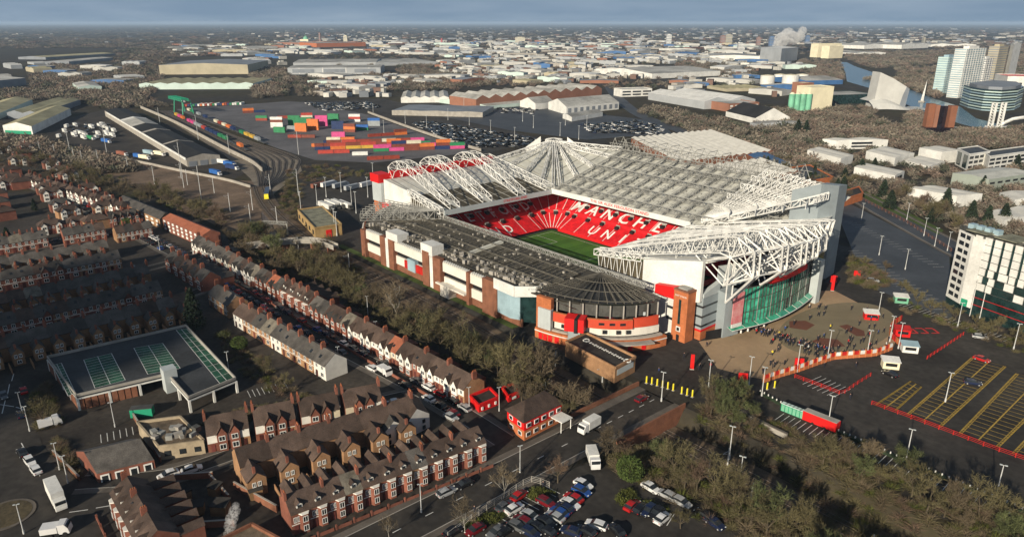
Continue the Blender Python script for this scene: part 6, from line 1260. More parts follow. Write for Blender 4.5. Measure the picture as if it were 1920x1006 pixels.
while cnt < 298 and tries < 20000:
    tries += 1; y = random.choice([random.uniform(78, 100), random.uniform(88, 130), random.uniform(110, 178)]); x = random.uniform(-20 if 118 < y < 160 and random.random() < .35 else 330 if y < 130 else 480, 1500)
    if y < 84 and not (560 < x < 1300): continue
    if y > 160 and not (620 < x < 1500): continue
    if y > 120 and 260 < x < 560: continue
    if not free(x, y): continue
    p = A(x, y); v_ = VPX(p); w_, dp = random.uniform(24, 95)*(1.5 if y < 105 else 1), random.uniform(16, 38)*(1.4 if y < 105 else 1); r_ = max(w_, dp)*.62
    if any((p - q).length < r_ + rq for q, rq in placed): continue
    placed.append((p, r_)); ang = R(random.choice([5, 20, 48, 50, 95])) + random.uniform(-.08, .08)
    kd = random.choice([0, 0, 1, 1, 2, 3, 4, 4, 5, 6, 7, 7, 8]); obj('estate_shed', sheds[kd], None, p, ang, ['small single gabled pale shed', 'twin gabled pale shed', 'grey shed with four low ridges', 'small brick shed with grey roof', 'steel clad shed with three ridges', 'blue walled shed', 'tan shed with olive roof', 'white roofed low shed', 'pale mint shed'][kd] + ' in the distant industrial estate', 'warehouse', 'sheds of the distant industrial estate', sc=(w_, dp, random.uniform(4.5, 8.5))); cnt += 1
DM('brick_dim', (.16, .10, .08), .85, .2, .02)
# the farthest built-up plain: too small to count
m = MB()
for i in range(5200):
    y = random.choice([random.uniform(52, 84), random.uniform(62, 84)]) if i < 1300 else random.uniform(80, 182); x = random.uniform(-40, 1960); p = A(x, y)
    if i >= 1300 and (not (330 < x < 1500) or not free(x, y) or (y > 130 and x < 600) or any((p - q).length < rq + 4 for q, rq in placed)): continue
    if x < 520 and random.random() < .88: continue
    s = random.uniform(7, 20)*(1 + max(0, 84 - y)*.025)*(.62 if i >= 1300 else 1); m.k = random.choice([0, 0, 1, 2, 2, 3]) if i < 1300 else random.choice([0, 0, 0, 4, 4, 2, 3, 1]); m.box((p.x, p.y, 0), (s*random.uniform(1, 3), s, random.uniform(4, 9)), random.random()*3)
o = m.build('distant_town', ['roof_far', 'brick_dim', 'roof_slateblue', 'concrete', 'cladding_far'], kind='stuff', label='pale roofs scattered over the far plain below the horizon', cat='town')
# steam
sm = bpy.data.materials.new('steam'); sm.use_nodes = True; t = sm.node_tree; t.nodes.remove(t.nodes['Principled BSDF']); pv = t.nodes.new('ShaderNodeVolumePrincipled'); pv.inputs['Color'].default_value = (.95, .95, .95, 1); t.links.new(pv.outputs[0], t.nodes['Material Output'].inputs['Volume'])
nn = t.nodes.new('ShaderNodeTexNoise'); nn.inputs['Detail'].default_value = 4; tcn = t.nodes.new('ShaderNodeTexCoord'); t.links.new(tcn.outputs['Object'], nn.inputs['Vector']); nn.inputs['Scale'].default_value = 3.2
mr = t.nodes.new('ShaderNodeMapRange'); mr.inputs[1].default_value = .44; mr.inputs[2].default_value = .72; mr.inputs[3].default_value = 0; mr.inputs[4].default_value = 1.6; t.links.new(nn.outputs['Fac'], mr.inputs[0])
dn = t.nodes.new('ShaderNodeMath'); dn.operation = 'MULTIPLY'; t.links.new(mr.outputs[0], dn.inputs[0]); oi = t.nodes.new('ShaderNodeObjectInfo'); sp = t.nodes.new('ShaderNodeSeparateColor'); t.links.new(oi.outputs['Color'], sp.inputs[0]); t.links.new(sp.outputs[0], dn.inputs[1]); t.links.new(dn.outputs[0], pv.inputs['Density']); M['steam'] = sm
def sphere(m, c, r, nu=10, nv=6):
    vs_, fs = [], []
    for j in range(nv + 1):
        for i in range(nu): th, ph = math.pi*j/nv, 2*math.pi*i/nu; vs_.append((c[0] + r*math.sin(th)*math.cos(ph), c[1] + r*math.sin(th)*math.sin(ph), c[2] + r*math.cos(th)))
    for j in range(nv):
        for i in range(nu): a = j*nu + i; b_ = j*nu + (i + 1) % nu; fs.append((a, a + nu, b_ + nu, b_))
    m.add(vs_, fs)
def plume(label, puffs, dens):
    p0 = A(*puffs[0][:2]); S0 = 1/VPX(p0); T = None
    for k, (x, y, r_) in enumerate(puffs):
        q = (_r*(x - puffs[0][0]) + Vector((0, 0, 1))*(puffs[0][1] - y))*S0
        me = bpy.data.meshes.get('puff')
        if not me: mm_ = MB(); sphere(mm_, (0, 0, 0), 1, 16, 10); me = mm_.mesh('puff', 'steam')
        if T is None: T = thing('steam_plume', label, 'steam', p0)
        o = obj('puff', me, T, q, 0, sc=r_*S0); o.color = (dens/S0, 0, 0, 1); o.rotation_euler = (k, k*2.1, k*1.3)
plume('thick white steam plume rising from the grey plant', [(1453, 96, 6), (1457, 86, 10), (1463, 76, 14), (1474, 70, 15), (1485, 73, 12), (1496, 70, 10), (1500, 60, 8)], .3)
plume('thin steam drifting above the far works on the right', [(1190, 84, 4), (1197, 77, 6), (1204, 72, 5)], .4)
plume('grey boiler steam rising between the near terraces', [(427, 1012, 5), (430, 996, 9), (436, 978, 12), (441, 962, 12), (448, 946, 11), (452, 934, 7)], .06)
# ---- containers
CC = {'orange': (.60, .17, .045), 'rust red': (.28, .05, .03), 'pink': (.58, .08, .25), 'navy': (.02, .04, .12), 'cream': (.62, .58, .46), 'green': (.03, .21, .09), 'grey': (.30, .33, .35), 'yellow': (.55, .36, .06), 'brown': (.20, .055, .035), 'white': (.70, .70, .68), 'red': (.42, .06, .045), 'blue': (.03, .12, .38)}
for k, c in CC.items(): DM('container_' + k, c, .55, .12, .4)
def container_mesh():
    m = MB(); L, w_, h = 12.2, 2.44, 2.6; m.box((0, 0, 0), (L - .3, w_ - .16, h - .12))
    for s in (-1, 1):
        for k in range(12): m.box((-5.4 + k*.98, s*(w_/2 - .04), .18), (.5, .08, h - .4))
        m.box((s*(L/2 - .08), 0, 0), (.18, w_, h)); m.box((0, s*(w_/2 - .06), 0), (L - .34, .14, .17)); m.box((0, s*(w_/2 - .06), h - .17), (L - .34, .14, .17))
    return m.mesh('container', 'container_grey')
cm = container_mesh(); ncon = 0
def container(p, z, rz, colr, label, sc=1.0):
    global ncon
    o = obj('shipping_container', cm, None, (p.x, p.y, z), rz, label, 'container', 'shipping containers', sc=sc); o.material_slots[0].link = 'OBJECT'; o.material_slots[0].material = M['container_' + colr]; ncon += 1
def stack_row(p1, p2, hs, cols, lab):
    a, b_ = A(*p1), A(*p2); d = (b_ - a); n = max(1, int(d.length/12.6)); d.normalize(); rz = math.atan2(d.y, d.x)
    for i in range(n):
        hh = hs if isinstance(hs, int) else random.choice(hs)
        for k in range(hh):
            c = cols if isinstance(cols, str) else random.choice(cols); container(a + d*(6.3 + 12.6*i), .05 + 2.6*k, rz, c, f'{c} container, {nth(i)} from left on {["bottom", "second", "third", "top"][min(k, 3)]} layer, {lab}')
mixc = ['rust red', 'rust red', 'brown', 'orange', 'pink', 'navy', 'cream', 'green', 'grey', 'yellow', 'red', 'brown']
for p1, p2, hs, cols, lab in (((508, 239), (536, 239), 4, ['brown', 'rust red', 'white'], 'leftmost tall stack'), ((541, 236), (552, 236), 4, 'green', 'green stack beside leftmost stack'), ((554, 246), (580, 247), 3, 'orange', 'left orange stack'), ((577, 243), (602, 244), 4, 'orange', 'right orange stack'), ((562, 240), (578, 240), 4, ['brown', 'green'], 'stack behind the orange ones'), ((592, 236), (616, 236), 4, 'pink', 'pink stack'), ((616, 232), (642, 233), 4, 'green', 'bright green stack'), ((622, 242), (646, 242), 3, 'navy', 'navy stack'), ((645, 247), (668, 248), 3, ['brown', 'orange'], 'brown and orange stack'), ((654, 228), (682, 228), 3, ['red', 'white'], 'red and white stack'), ((667, 244), (692, 244), 2, ['blue', 'green'], 'blue green stack'), ((514, 248), (538, 249), 2, ['green', 'rust red'], 'green topped front stack'), ((539, 246), (552, 246), 2, 'grey', 'grey stack'), ((622, 258), (648, 258), 2, ['pink', 'rust red'], 'low pink stack'), ((480, 226), (506, 226), 2, mixc, 'far left stack'), ((455, 212), (505, 210), [1, 2], mixc, 'row near the far rails'), ((520, 222), (600, 220), [1, 2], mixc, 'row behind the tall stacks'), ((690, 236), (720, 236), [2, 3], ['navy', 'blue', 'grey'], 'dark end stack'), ((540, 258), (600, 258), [1], mixc, 'loose row below the orange stacks'),
        ((612, 263), (690, 262), [1, 1], mixc, 'sixth row from front'), ((690, 257), (786, 250), [1, 1, 2], ['rust red', 'orange', 'yellow', 'navy', 'brown'], 'seventh row from front'), ((606, 269), (800, 263), [1, 1, 2], mixc, 'fifth row from front'), ((584, 275), (812, 270), [1, 2], mixc, 'fourth row from front'), ((590, 281), (850, 272), [1, 2], mixc, 'third row from front'), ((596, 288), (660, 286), [1], ['cream', 'red', 'rust red'], 'second row from front, left part'), ((700, 284), (872, 278), [1, 2], ['cream', 'pink', 'navy', 'orange', 'green', 'brown'], 'second row from front, right part'), ((660, 291), (700, 290), 1, ['blue', 'white'], 'front row left'), ((688, 300), (750, 297), [1, 1], ['rust red', 'yellow', 'rust red'], 'front row right')):
    stack_row(p1, p2, hs, cols, lab)
for k, (P1, P2) in enumerate((((318, 212), (468, 285)), ((352, 208), (500, 272)))):        # flat wagons in the sidings
    a, b_ = A(*P1), A(*P2); d = b_ - a; L = d.length; d.normalize(); rz = math.atan2(d.y, d.x); n = int(L/16); i = 0
    for i in range(n):
        p = a + d*(8 + 16*i); W_ = thing('flat_wagon', f'{nth(n - 1 - i)} flat wagon from the near end of the {["left", "right"][k]} freight train', 'wagon', p, rz, 'flat wagons in the sidings'); mm_ = MB(); mm_.box((0, 0, .9), (15, 2.6, .4)); mm_.build('deck', 'dark_steel', W_)
        for s in (-5, 5): mm_ = MB(); mm_.box((s, 0, .15), (2.6, 2.0, .75)); mm_.build('bogie', 'dark', W_)
        if random.random() < .72: c = random.choice(['orange', 'orange', 'red', 'green', 'cream', 'rust red', 'pink', 'grey', 'yellow', 'navy']); container(p, 1.31, rz, c, f'{c} container on {nth(n - 1 - i)} wagon from near end of {["left", "right"][k]} freight train')
for i in range(24): a = A(348 + i*4.6, 199 - i*.15); container(a, .05, HEAD, random.choice(['red', 'orange', 'white', 'green', 'rust red', 'navy']), f'container seen end on, {nth(i)} from left in the far terminal row', 1.0)
T = thing('gantry_crane', 'green travelling gantry crane over the freight sidings', 'crane', A(345, 212)); m = MB()
for a_, b_ in ((-16, -6), (-16, 6), (16, -6), (16, 6)): m.tube((a_, b_, 0), (a_*.9, b_*.7, 16), .6)
m.build('legs', 'green_paint', T); m = MB(); truss(m, [(-24, -4, 18), (24, -4, 18)], [(-24, -4, 15.5), (24, -4, 15.5)], 12, .35, (0, 8, 0)); m.build('beam', 'green_paint', T); m = MB(); m.box((4, 0, 12.5), (4, 3, 2.6)); m.build('cab', 'cladding_white', T)
# ================================================================== TREES AND SCRUB
DM('bark', (.085, .068, .045), .95, .25, .6); DM('bark_pale', (.30, .28, .24), .9, .2, .6)
DM('twig', (.128, .10, .064), .95, .2, .15, rnd=.22); DM('twig_olive', (.115, .10, .05), .95, .2, .15, rnd=.2); DM('twig_red', (.125, .085, .06), .95, .2, .15, rnd=.2); DM('leaf_green', (.058, .085, .02), .9, .4, .5, rnd=.2); DM('twig_green', (.085, .098, .04), .95, .3, .3, rnd=.2); DM('wood_a', (.175, .152, .12), .95, .3, .02); DM('wood_b', (.165, .125, .10), .95, .3, .02); DM('conifer', (.016, .028, .014), .9, .4, .5, rnd=.2); DM('hedge', (.075, .085, .018), .9, .35, .4)
def twig(m, p, d, ln, w_):
    """a sliver of a face: a fine branch"""
    s = d.cross(Vector((random.gauss(0, 1), random.gauss(0, 1), random.gauss(0, 1)))).normalized()*w_; m.add([p - s, p + s, p + d*ln], [(0, 1, 2)])
def rvec(): return Vector((random.gauss(0, 1), random.gauss(0, 1), random.gauss(0, 1))).normalized()
def grow(h, spread, dens, tr=.22, upb=.7):
    """returns (trunk mesh builder, crown mesh builder) of a leafless tree of height h"""
    T, C = MB(), MB(); tops = []
    z1 = h*random.uniform(.18, .28); lean = Vector((random.uniform(-.3, .3), random.uniform(-.3, .3), z1)); T.tube((0, 0, -.3), lean, tr, 6, tr*.8)
    nl = random.randint(6, 8)
    for i in range(nl):
        a = 2*math.pi*i/nl + random.uniform(-.4, .4); el = random.uniform(.5, 1.35); d = Vector((math.cos(a)*math.cos(el)*spread, math.sin(a)*math.cos(el)*spread, math.sin(el))).normalized()
        ln = h*random.uniform(.32, .5); p = lean.copy(); q = p + d*ln; T.tube(p, q, tr*.5, 4, tr*.25)
        for j in range(6):
            f = random.uniform(.35, 1); b0 = p.lerp(q, f); d2 = (d + rvec()*.75 + Vector((0, 0, upb*.5))).normalized(); l2 = h*random.uniform(.16, .30); e = b0 + d2*l2; T.tube(b0, e, tr*.22, 3, tr*.08)
            for k in range(dens):
                g = random.uniform(.25, 1); c = b0.lerp(e, g); d3 = (d2 + rvec()*.9 + Vector((0, 0, upb*.4))).normalized(); l3 = h*random.uniform(.07, .15); twig(C, c, d3, l3, .045)
                for _ in range(3): c2 = c + d3*l3*random.uniform(.3, .95); twig(C, c2, (d3 + rvec()*.9).normalized(), l3*random.uniform(.5, .9), .04)
    return T, C
TREES = []
def tree_t(h, spread, dens, tw, bk='bark', **k):
    T, C = grow(h, spread, dens, **k); TREES.append((T.mesh('trunk', bk), C.mesh('crown', tw), h)); return len(TREES) - 1
for tw in ('twig', 'twig_olive', 'twig', 'twig_olive', 'twig_red'): tree_t(10, 1.0, 13, tw)
tree_t(12, .5, 10, 'twig', 'bark_pale', tr=.16); tree_t(8, 1.2, 15, 'twig_olive'); BIRCH = 5
def leafy(h, r, n, mt, cone=False, size=.5):
    T, C = MB(), MB(); T.tube((0, 0, -.3), (0, 0, h*.8), .22, 5, .05)
    for i in range(8): a = random.random()*6.28; z = h*random.uniform(.25, .7); T.tube((0, 0, z), (math.cos(a)*r*.6, math.sin(a)*r*.6, z + h*.1), .07, 3, .02)
    for i in range(n):
        z = random.random(); 
        if cone: rr = r*(1 - z)**.8*(.55 + .45*math.sin(z*26)**2)*random.uniform(.55, 1.05) + .12; zz = h*(.06 + .94*z)
        else: u = rvec()*random.uniform(.55, 1.0)**.5; u = Vector((u.x*r, u.y*r, u.z*h*.46)); zz = h*.54 + u.z; rr = None
        a = random.random()*6.28; c = Vector((rr*math.cos(a), rr*math.sin(a), zz)) if cone else Vector((u.x, u.y, zz)); c += rvec()*.25
        s1, s2 = rvec()*size*random.uniform(.6, 1.3), rvec()*size*random.uniform(.5, 1.1); C.add([c - s1, c + s2, c + s1, c - s2], [(0, 1, 2, 3)])
    TREES.append((T.mesh('trunk', 'bark'), C.mesh('crown', mt), h)); return len(TREES) - 1
CONIF = leafy(11, 3.4, 1500, 'conifer', True, .42); GREEN = leafy(6, 3.4, 3600, 'leaf_green', False, .2); PINE = leafy(9, 3.6, 900, 'conifer', True, .5); IVY = tree_t(8, .9, 17, 'twig_green')
ntree = 0; tcount = {}
def tree(p, kind, h, label, group, z=None):
    global ntree
    tm_, cm_, h0 = TREES[kind]; s = h/h0; T = thing('conifer' if kind in (CONIF, PINE) else 'tree', label, 'tree', (p[0], p[1], gz(p[0], p[1]) if z is None else z), random.random()*6.28, group, sc=(s*random.uniform(.9, 1.1), s*random.uniform(.9, 1.1), s))
    obj('trunk', tm_, T); obj('crown', cm_, T); ntree += 1
def bare(): return random.choice([0, 1, 2, 3, 0, 1, 2, 3, 4, 6])
# the big bare trees between the long terrace and the railway
big = [(640, 548, 8), (668, 560, 9), (742, 606, 12), (752, 640, 8), (802, 668, 13), (870, 700, 13), (930, 722, 11), (968, 745, 13), (1010, 742, 13), (1072, 782, 9), (620, 520, 8), (700, 585, 9), (830, 640, 8), (905, 668, 8), (1030, 690, 8), (560, 515, 9), (590, 535, 8)]
for i, (x, y, h) in enumerate(sorted(big)):
    tree(A(x, y), BIRCH if (x, y) == (742, 606) else bare(), h*1.35, f'{nth(i)} big leafless tree from the left between the long terrace and the railway', 'big trees along the near railway bank')
PL = []
for i in range(60): PL.append((random.uniform(-340, -124), random.uniform(114.5, 126.5)))
for i, p in enumerate(sorted(PL)): tree(p, bare() if random.random() < .9 else IVY, random.uniform(5, 12), f'{nth(i)} smaller leafless tree from the left along the near railway bank', 'small trees on the near railway bank')
PL = [(A(random.uniform(420, 650), random.uniform(455, 520))) for i in range(26)]
for i, p in enumerate(sorted(PL, key=lambda q: PIX(q)[0])): tree(p, bare(), random.uniform(6, 9), f'{nth(i)} leafless tree from the left beside the stone footbridge', 'trees by the footbridge')
PL = [A(x, 296 + x*.30 + random.uniform(-12, 14)) for x in [random.uniform(-20, 430) for _ in range(46)]]
for i, p in enumerate(sorted(PL, key=lambda q: PIX(q)[0])): tree(p, bare(), random.uniform(8, 13), f'{nth(i)} leafless tree from the left in the belt below the brown rail yard', 'tree belt below the rail yard')
# cutting on the right
PL = [Vector((random.uniform(-96, 10), random.uniform(148, 163), 0)) for _ in range(52)]; PL = [p for p in PL if PIX(p)[0] < 1980 and p.y < lerp(166, 159, (p.x + 96)/80) and not (1415 < PIX(p)[0] < 1600 and PIX(p)[1] < 860)]
for i, p in enumerate(sorted(PL, key=lambda q: PIX(q)[0])): tree(p, random.choice([1, 3, 6, 0, 2, IVY]), random.uniform(5, 10), f'{nth(i)} scrubby tree from the left between the car park lane and tracks', 'scrub trees above the cutting')
PL = [Vector((random.uniform(-98, 0), random.uniform(100, 127), 0)) for _ in range(80)]; PL = [p for p in PL if PIX(p)[0] < 1960 and PIX(p)[1] > 800 and PIX(p)[0] > 1130 + (PIX(p)[1] - 800)*1.35]
for i, p in enumerate(sorted(PL, key=lambda q: PIX(q)[0])[:44]): tree(p, random.choice([1, 3, 6, 0, 2, 4, 0, 1, IVY]), random.uniform(6, 11), f'{nth(i)} leafless tree from the left on the near side of cutting', 'trees on the near side of the cutting')
for x, y, h, k, lab in ((1140, 858, 9, 0, 'large bare tree overhanging the bridge approach'), (1180, 900, 6, GREEN, 'big bright green bush beside the white van'), (1228, 850, 6.5, 3, 'round bare tree right of the bright green bush'), (1282, 922, 8, 1, 'broad bare tree above the near car park'), (1046, 905, 7, 4, 'reddish bare tree by the car park entrance'), (944, 935, 9, BIRCH, 'tall slim bare tree on the main road pavement'), (872, 1000, 9, BIRCH, 'slim bare tree at the bottom edge beside the main road'), (1276, 990, 5, 6, 'low bare tree among the parked cars'), (730, 1010, 6, BIRCH, 'thin bare tree at the foot of the main road'), (84, 800, 9, 3, 'bushy tree at the left corner of the parking deck'), (366, 618, 15, CONIF, 'tall dark conifer behind the parking deck'), (500, 705, 7, 1, 'bare tree in the gardens right of the parking deck'), (535, 735, 6, 6, 'low spreading tree beside the white gable'), (450, 655, 4.5, GREEN, 'dark green bush behind the parking deck'), (420, 640, 4, IVY, 'hedge like bush along the deck lane'), (20, 470, 11, CONIF, 'dark conifer at left edge among the houses'), (66, 395, 7, CONIF, 'small dark conifer in the left suburb'), (240, 430, 6, GREEN, 'round green tree beside the grey roofed flats'), (1062, 790, 7, 1, 'round bare tree behind the red corner building'), (1180, 735, 5, IVY, 'ivy covered bush below the brick block'), (1100, 770, 4, 6, 'bush on the bank under the brick block'), (1235, 885, 5, 0, 'bare bush beside the dark steps by the bridge')):
    tree(A(x, y), k, h, lab, 'single trees of the foreground')
for i, (x, y) in enumerate(((1690, 545), (1720, 575), (1700, 560), (1745, 590), (1790, 600), (1830, 615), (1870, 625), (1905, 640), (1770, 588), (1850, 632))): tree(A(x, y), random.choice([1, 3, 6]), random.uniform(4.5, 7), f'{nth(i)} rounded bare tree of those around the hotel forecourt', 'trees by the hotel')
for i, (x, y) in enumerate(((1610, 520), (1640, 525), (1622, 500), (1660, 510), (1600, 495))): tree(A(x, y), random.choice([4, 2, 6]), random.uniform(4, 6), f'{nth(i)} brown bush beside the shadowed car park', 'bushes by the shadowed car park')
PL = [A(random.uniform(1440, 1800), 0 + yy) for yy in [0]*0]
for i in range(44): x = random.uniform(1430, 1800); PL.append(A(x, 318 + (x - 1430)*.30 + random.uniform(-26, 14)))
for i, p in enumerate(sorted(PL, key=lambda q: PIX(q)[0])): tree(p, bare() if random.random() < .88 else PINE, random.uniform(7, 11), f'{nth(i)} tree from the left in the belt along the dual carriageway', 'tree belt by the dual carriageway')
for i, (x, y, h) in enumerate(((1772, 392, 12), (1638, 320, 9), (1614, 322, 9), (1842, 356, 9), (1868, 310, 10), (1905, 316, 10), (1880, 420, 11), (1820, 410, 10), (1850, 420, 10), (1495, 250, 13), (1510, 252, 13))): tree(A(x, y), PINE, h, f'{nth(i)} dark pine counted among those around the white warehouses', 'pines among the white warehouses')
# ---- undergrowth and far woods: uncountable, one object each
def np_scatter(name, tmpl, pts, mats, label, cat):
    """copies of a small template joined into one mesh: pts rows of x, y, z, scale xy, scale z, turn, material index"""
    V = np.array(tmpl.v, float); F = tmpl.f; nv, nf, n = len(V), len(F), len(pts); fl = np.array([len(f) for f in F]); fi = np.concatenate([np.array(f) for f in F])
    P = np.array(pts, float); c, s = np.cos(P[:, 5]), np.sin(P[:, 5]); X = (V[None, :, 0]*c[:, None] - V[None, :, 1]*s[:, None])*P[:, 3:4] + P[:, 0:1]; Y = (V[None, :, 0]*s[:, None] + V[None, :, 1]*c[:, None])*P[:, 3:4] + P[:, 1:2]; Z = V[None, :, 2]*P[:, 4:5] + P[:, 2:3]
    co = np.stack([X, Y, Z], -1).reshape(-1, 3); me = bpy.data.meshes.new(name); me.vertices.add(n*nv); me.vertices.foreach_set('co', co.ravel())
    loops = (fi[None, :] + (np.arange(n)*nv)[:, None]).ravel(); me.loops.add(len(loops)); me.loops.foreach_set('vertex_index', loops); tot = np.tile(fl, n); st = np.concatenate([[0], np.cumsum(tot)[:-1]]); me.polygons.add(len(tot)); me.polygons.foreach_set('loop_start', st); me.polygons.foreach_set('loop_total', tot)
    for m_ in mats: me.materials.append(M[m_])
    me.polygons.foreach_set('material_index', np.repeat(P[:, 6].astype(int), nf)); me.update(calc_edges=True); me.validate(); return obj(name, me, None, label=label, cat=cat, kind='stuff')
bush = MB()
for i in range(150): d = rvec(); d.z = abs(d.z)*.9 + .15; d.normalize(); p = Vector((d.x*random.uniform(0, .7), d.y*random.uniform(0, .7), random.uniform(0, .5))); twig(bush, p, d, random.uniform(.4, .8), .02)
def inpoly(px, py, P):
    c = False; j = len(P) - 1
    for i in range(len(P)):
        if ((P[i][1] > py) != (P[j][1] > py)) and (px < (P[j][0] - P[i][0])*(py - P[i][1])/(P[j][1] - P[i][1]) + P[i][0]): c = not c
        j = i
    return c
pts = []
def bushes(n, gen, lo=1.0, hi=2.6):
    for _ in range(n):
        p = gen()
        if p is None: continue
        s = random.uniform(lo, hi); pts.append((p[0], p[1], gz(p[0], p[1]), s, s*random.uniform(.7, 1.2), random.random()*6.28, random.choice([0, 0, 1, 1, 2, 3])))
bushes(620, lambda: (random.uniform(-345, -118), random.uniform(113.5, 129))); bushes(360, lambda: (random.uniform(-98, 15), random.uniform(145.5, 160))); bushes(520, lambda: (random.uniform(-98, 0), random.uniform(112, 131)))
def pxgen(P, jit=0):
    xs_, ys_ = [p[0] for p in P], [p[1] for p in P]
    def g_():
        x, y = random.uniform(min(xs_), max(xs_)), random.uniform(min(ys_), max(ys_)); return A(x, y) if inpoly(x, y, P) else None
    return g_
bushes(560, pxgen([(1130, 880), (1230, 840), (1330, 870), (1480, 960), (1500, 1010), (1420, 1010), (1300, 935)])); bushes(420, pxgen([(1480, 850), (1560, 850), (1930, 985), (1930, 1030), (1560, 1030), (1500, 950)]), 1.2, 2.8)
bushes(700, pxgen([(-20, 300), (100, 290), (430, 405), (420, 430), (200, 350), (-20, 320)]), 1.5, 3); bushes(500, pxgen([(540, 320), (620, 305), (700, 330), (570, 345), (560, 420), (520, 400)]), 1.5, 3); bushes(350, pxgen([(420, 470), (640, 470), (700, 520), (560, 530), (450, 500)]), 1.3, 2.6)
bushes(160, pxgen([(60, 740), (90, 720), (110, 800), (75, 810)])); bushes(120, pxgen([(100, 810), (130, 850), (150, 900), (120, 880)])); bushes(200, pxgen([(360, 800), (440, 770), (560, 740), (600, 745), (450, 800)]), .8, 1.8)
bushes(300, pxgen([(400, 620), (440, 630), (560, 735), (520, 745), (430, 680)]), 1, 2.2); bushes(260, pxgen([(1590, 480), (1640, 500), (1680, 530), (1640, 545), (1590, 530)]), 1.2, 2.4); bushes(300, pxgen([(1660, 560), (1720, 570), (1930, 640), (1930, 670), (1700, 590)]), 1, 2.2)
np_scatter('undergrowth', bush, pts, ['twig', 'twig_olive', 'twig_red', 'hedge'], 'tangled leafless brambles and scrub on the railway banks and verges', 'undergrowth')
clump = MB()
for i in range(34): d = rvec(); d.z = abs(d.z); k = random.uniform(.6, 1); p = Vector((d.x*.5*k, d.y*.5*k, d.z*.66*k + .1)); s1, s2 = rvec()*.12, rvec()*.09; clump.add([p - s1, p + s2, p + s1, p - s2], [(0, 1, 2, 3)])
for i in range(64): d = rvec(); d.z = abs(d.z)*.8 + .5; d.normalize(); twig(clump, Vector((d.x*.45, d.y*.45, random.uniform(0, .4))), d, random.uniform(.3, .6), .028)
pts = []
def woods(n, P, lo, hi, chk=True, f=1.0):
    g_ = pxgen(P)
    for _ in range(int(n*1.7)):
        p = g_()
        if p is None: continue
        x, y = PIX(p)
        if chk and (any((p - q).length < rq*.9 for q, rq in placed) or any(inpoly(p.x, p.y, F) for F in FOOT)): continue
        s = random.uniform(lo*.6, hi*.9); pts.append((p.x, p.y, 0, s*random.uniform(1, 1.5), s*f*random.uniform(.8, 1.1), random.random()*6.28, random.choice([0, 0, 0, 1, 1, 2])))
woods(1500, [(1190, 195), (1300, 215), (1420, 245), (1480, 215), (1600, 215), (1760, 255), (1830, 262), (1700, 280), (1540, 262), (1560, 300), (1480, 330), (1300, 252), (1200, 212)], 6, 11)
woods(620, [(1480, 262), (1720, 278), (1930, 300), (1930, 450), (1800, 440), (1640, 368), (1500, 322)], 4.5, 8); woods(300, [(1498, 112), (1576, 114), (1580, 152), (1560, 160), (1500, 135)], 7, 12); woods(260, [(1665, 118), (1768, 128), (1766, 176), (1720, 168), (1690, 150)], 7, 12); woods(160, [(1700, 215), (1726, 210), (1726, 250), (1700, 250)], 6, 9); woods(220, [(1795, 245), (1850, 248), (1850, 262), (1780, 262)], 6, 9)
woods(300, [(1400, 206), (1640, 200), (1640, 228), (1420, 238)], 5, 9)
woods(700, [(1660, 268), (1920, 240), (1920, 280), (1800, 275), (1720, 285)], 6, 10)
woods(1500, [(-20, 48), (560, 52), (560, 76), (520, 100), (250, 112), (240, 90), (-20, 92)], 22, 50, f=.28); woods(900, [(215, 95), (330, 100), (300, 165), (250, 200), (160, 195), (60, 178), (60, 125), (215, 125)], 9, 15, f=.8)
woods(420, [(470, 130), (540, 128), (540, 180), (480, 185)], 8, 13); woods(500, [(540, 142), (740, 140), (900, 150), (860, 170), (700, 172), (560, 182)], 7, 12); woods(500, [(740, 120), (840, 118), (960, 150), (900, 165), (760, 160)], 7, 12)
woods(500, [(1260, 108), (1420, 120), (1410, 150), (1270, 125)], 9, 14, f=.8); woods(800, [(1580, 96), (1760, 96), (1760, 120), (1640, 130), (1580, 108)], 12, 20, f=.6); woods(500, [(1620, 150), (1760, 150), (1760, 185), (1700, 165)], 8, 13)
woods(1500, [(560, 50), (1960, 48), (1960, 74), (1500, 82), (900, 76), (560, 74)], 24, 60, f=.25); woods(800, [(560, 74), (900, 76), (1500, 84), (1560, 100), (1300, 112), (900, 120), (560, 108)], 10, 20, f=.6); woods(420, [(560, 108), (900, 120), (1300, 112), (1420, 160), (1200, 170), (900, 160), (600, 150)], 7, 12)
woods(700, [(1750, 82), (1930, 72), (1930, 140), (1900, 150), (1760, 120)], 12, 22, f=.6); woods(500, [(-20, 170), (150, 168), (330, 200), (200, 205), (120, 185), (-20, 195)], 7, 12); woods(500, [(-20, 250), (60, 262), (300, 320), (200, 325), (-20, 282)], 6, 10); woods(300, [(100, 120), (260, 128), (260, 160), (80, 160)], 7, 12)
np_scatter('far_woods', clump, pts, ['wood_a', 'wood_b', 'wood_dark'], 'brown leafless woods between the distant sheds', 'woods') if (DM('wood_dark', (.075, .08, .055), .95, .3, .1) or True) else 0
# clipped shrubs of the near car park
for i, (P, n) in enumerate((([(860, 985), (950, 955), (960, 965), (880, 1000)], 26), ([(985, 925), (1030, 912), (1042, 925), (1000, 940)], 26), ([(1155, 925), (1185, 920), (1195, 940), (1165, 955)], 26), ([(1200, 940), (1240, 945), (1250, 960), (1215, 958)], 16))):
    q = []; g_ = pxgen(P)
    while len(q) < n:
        p = g_()
        if p is not None: q.append((p.x, p.y, -.1, random.uniform(1.2, 2.0), random.uniform(1.2, 1.9), random.random()*6, 0))
    np_scatter('hedge', clump, q, ['hedge'], ['clipped green hedge along the car park fence', 'clipped green shrubs at the car park entrance', 'round yellow green shrub bed beside the red car', 'low shrubs behind the row with the red car'][i], 'hedge')
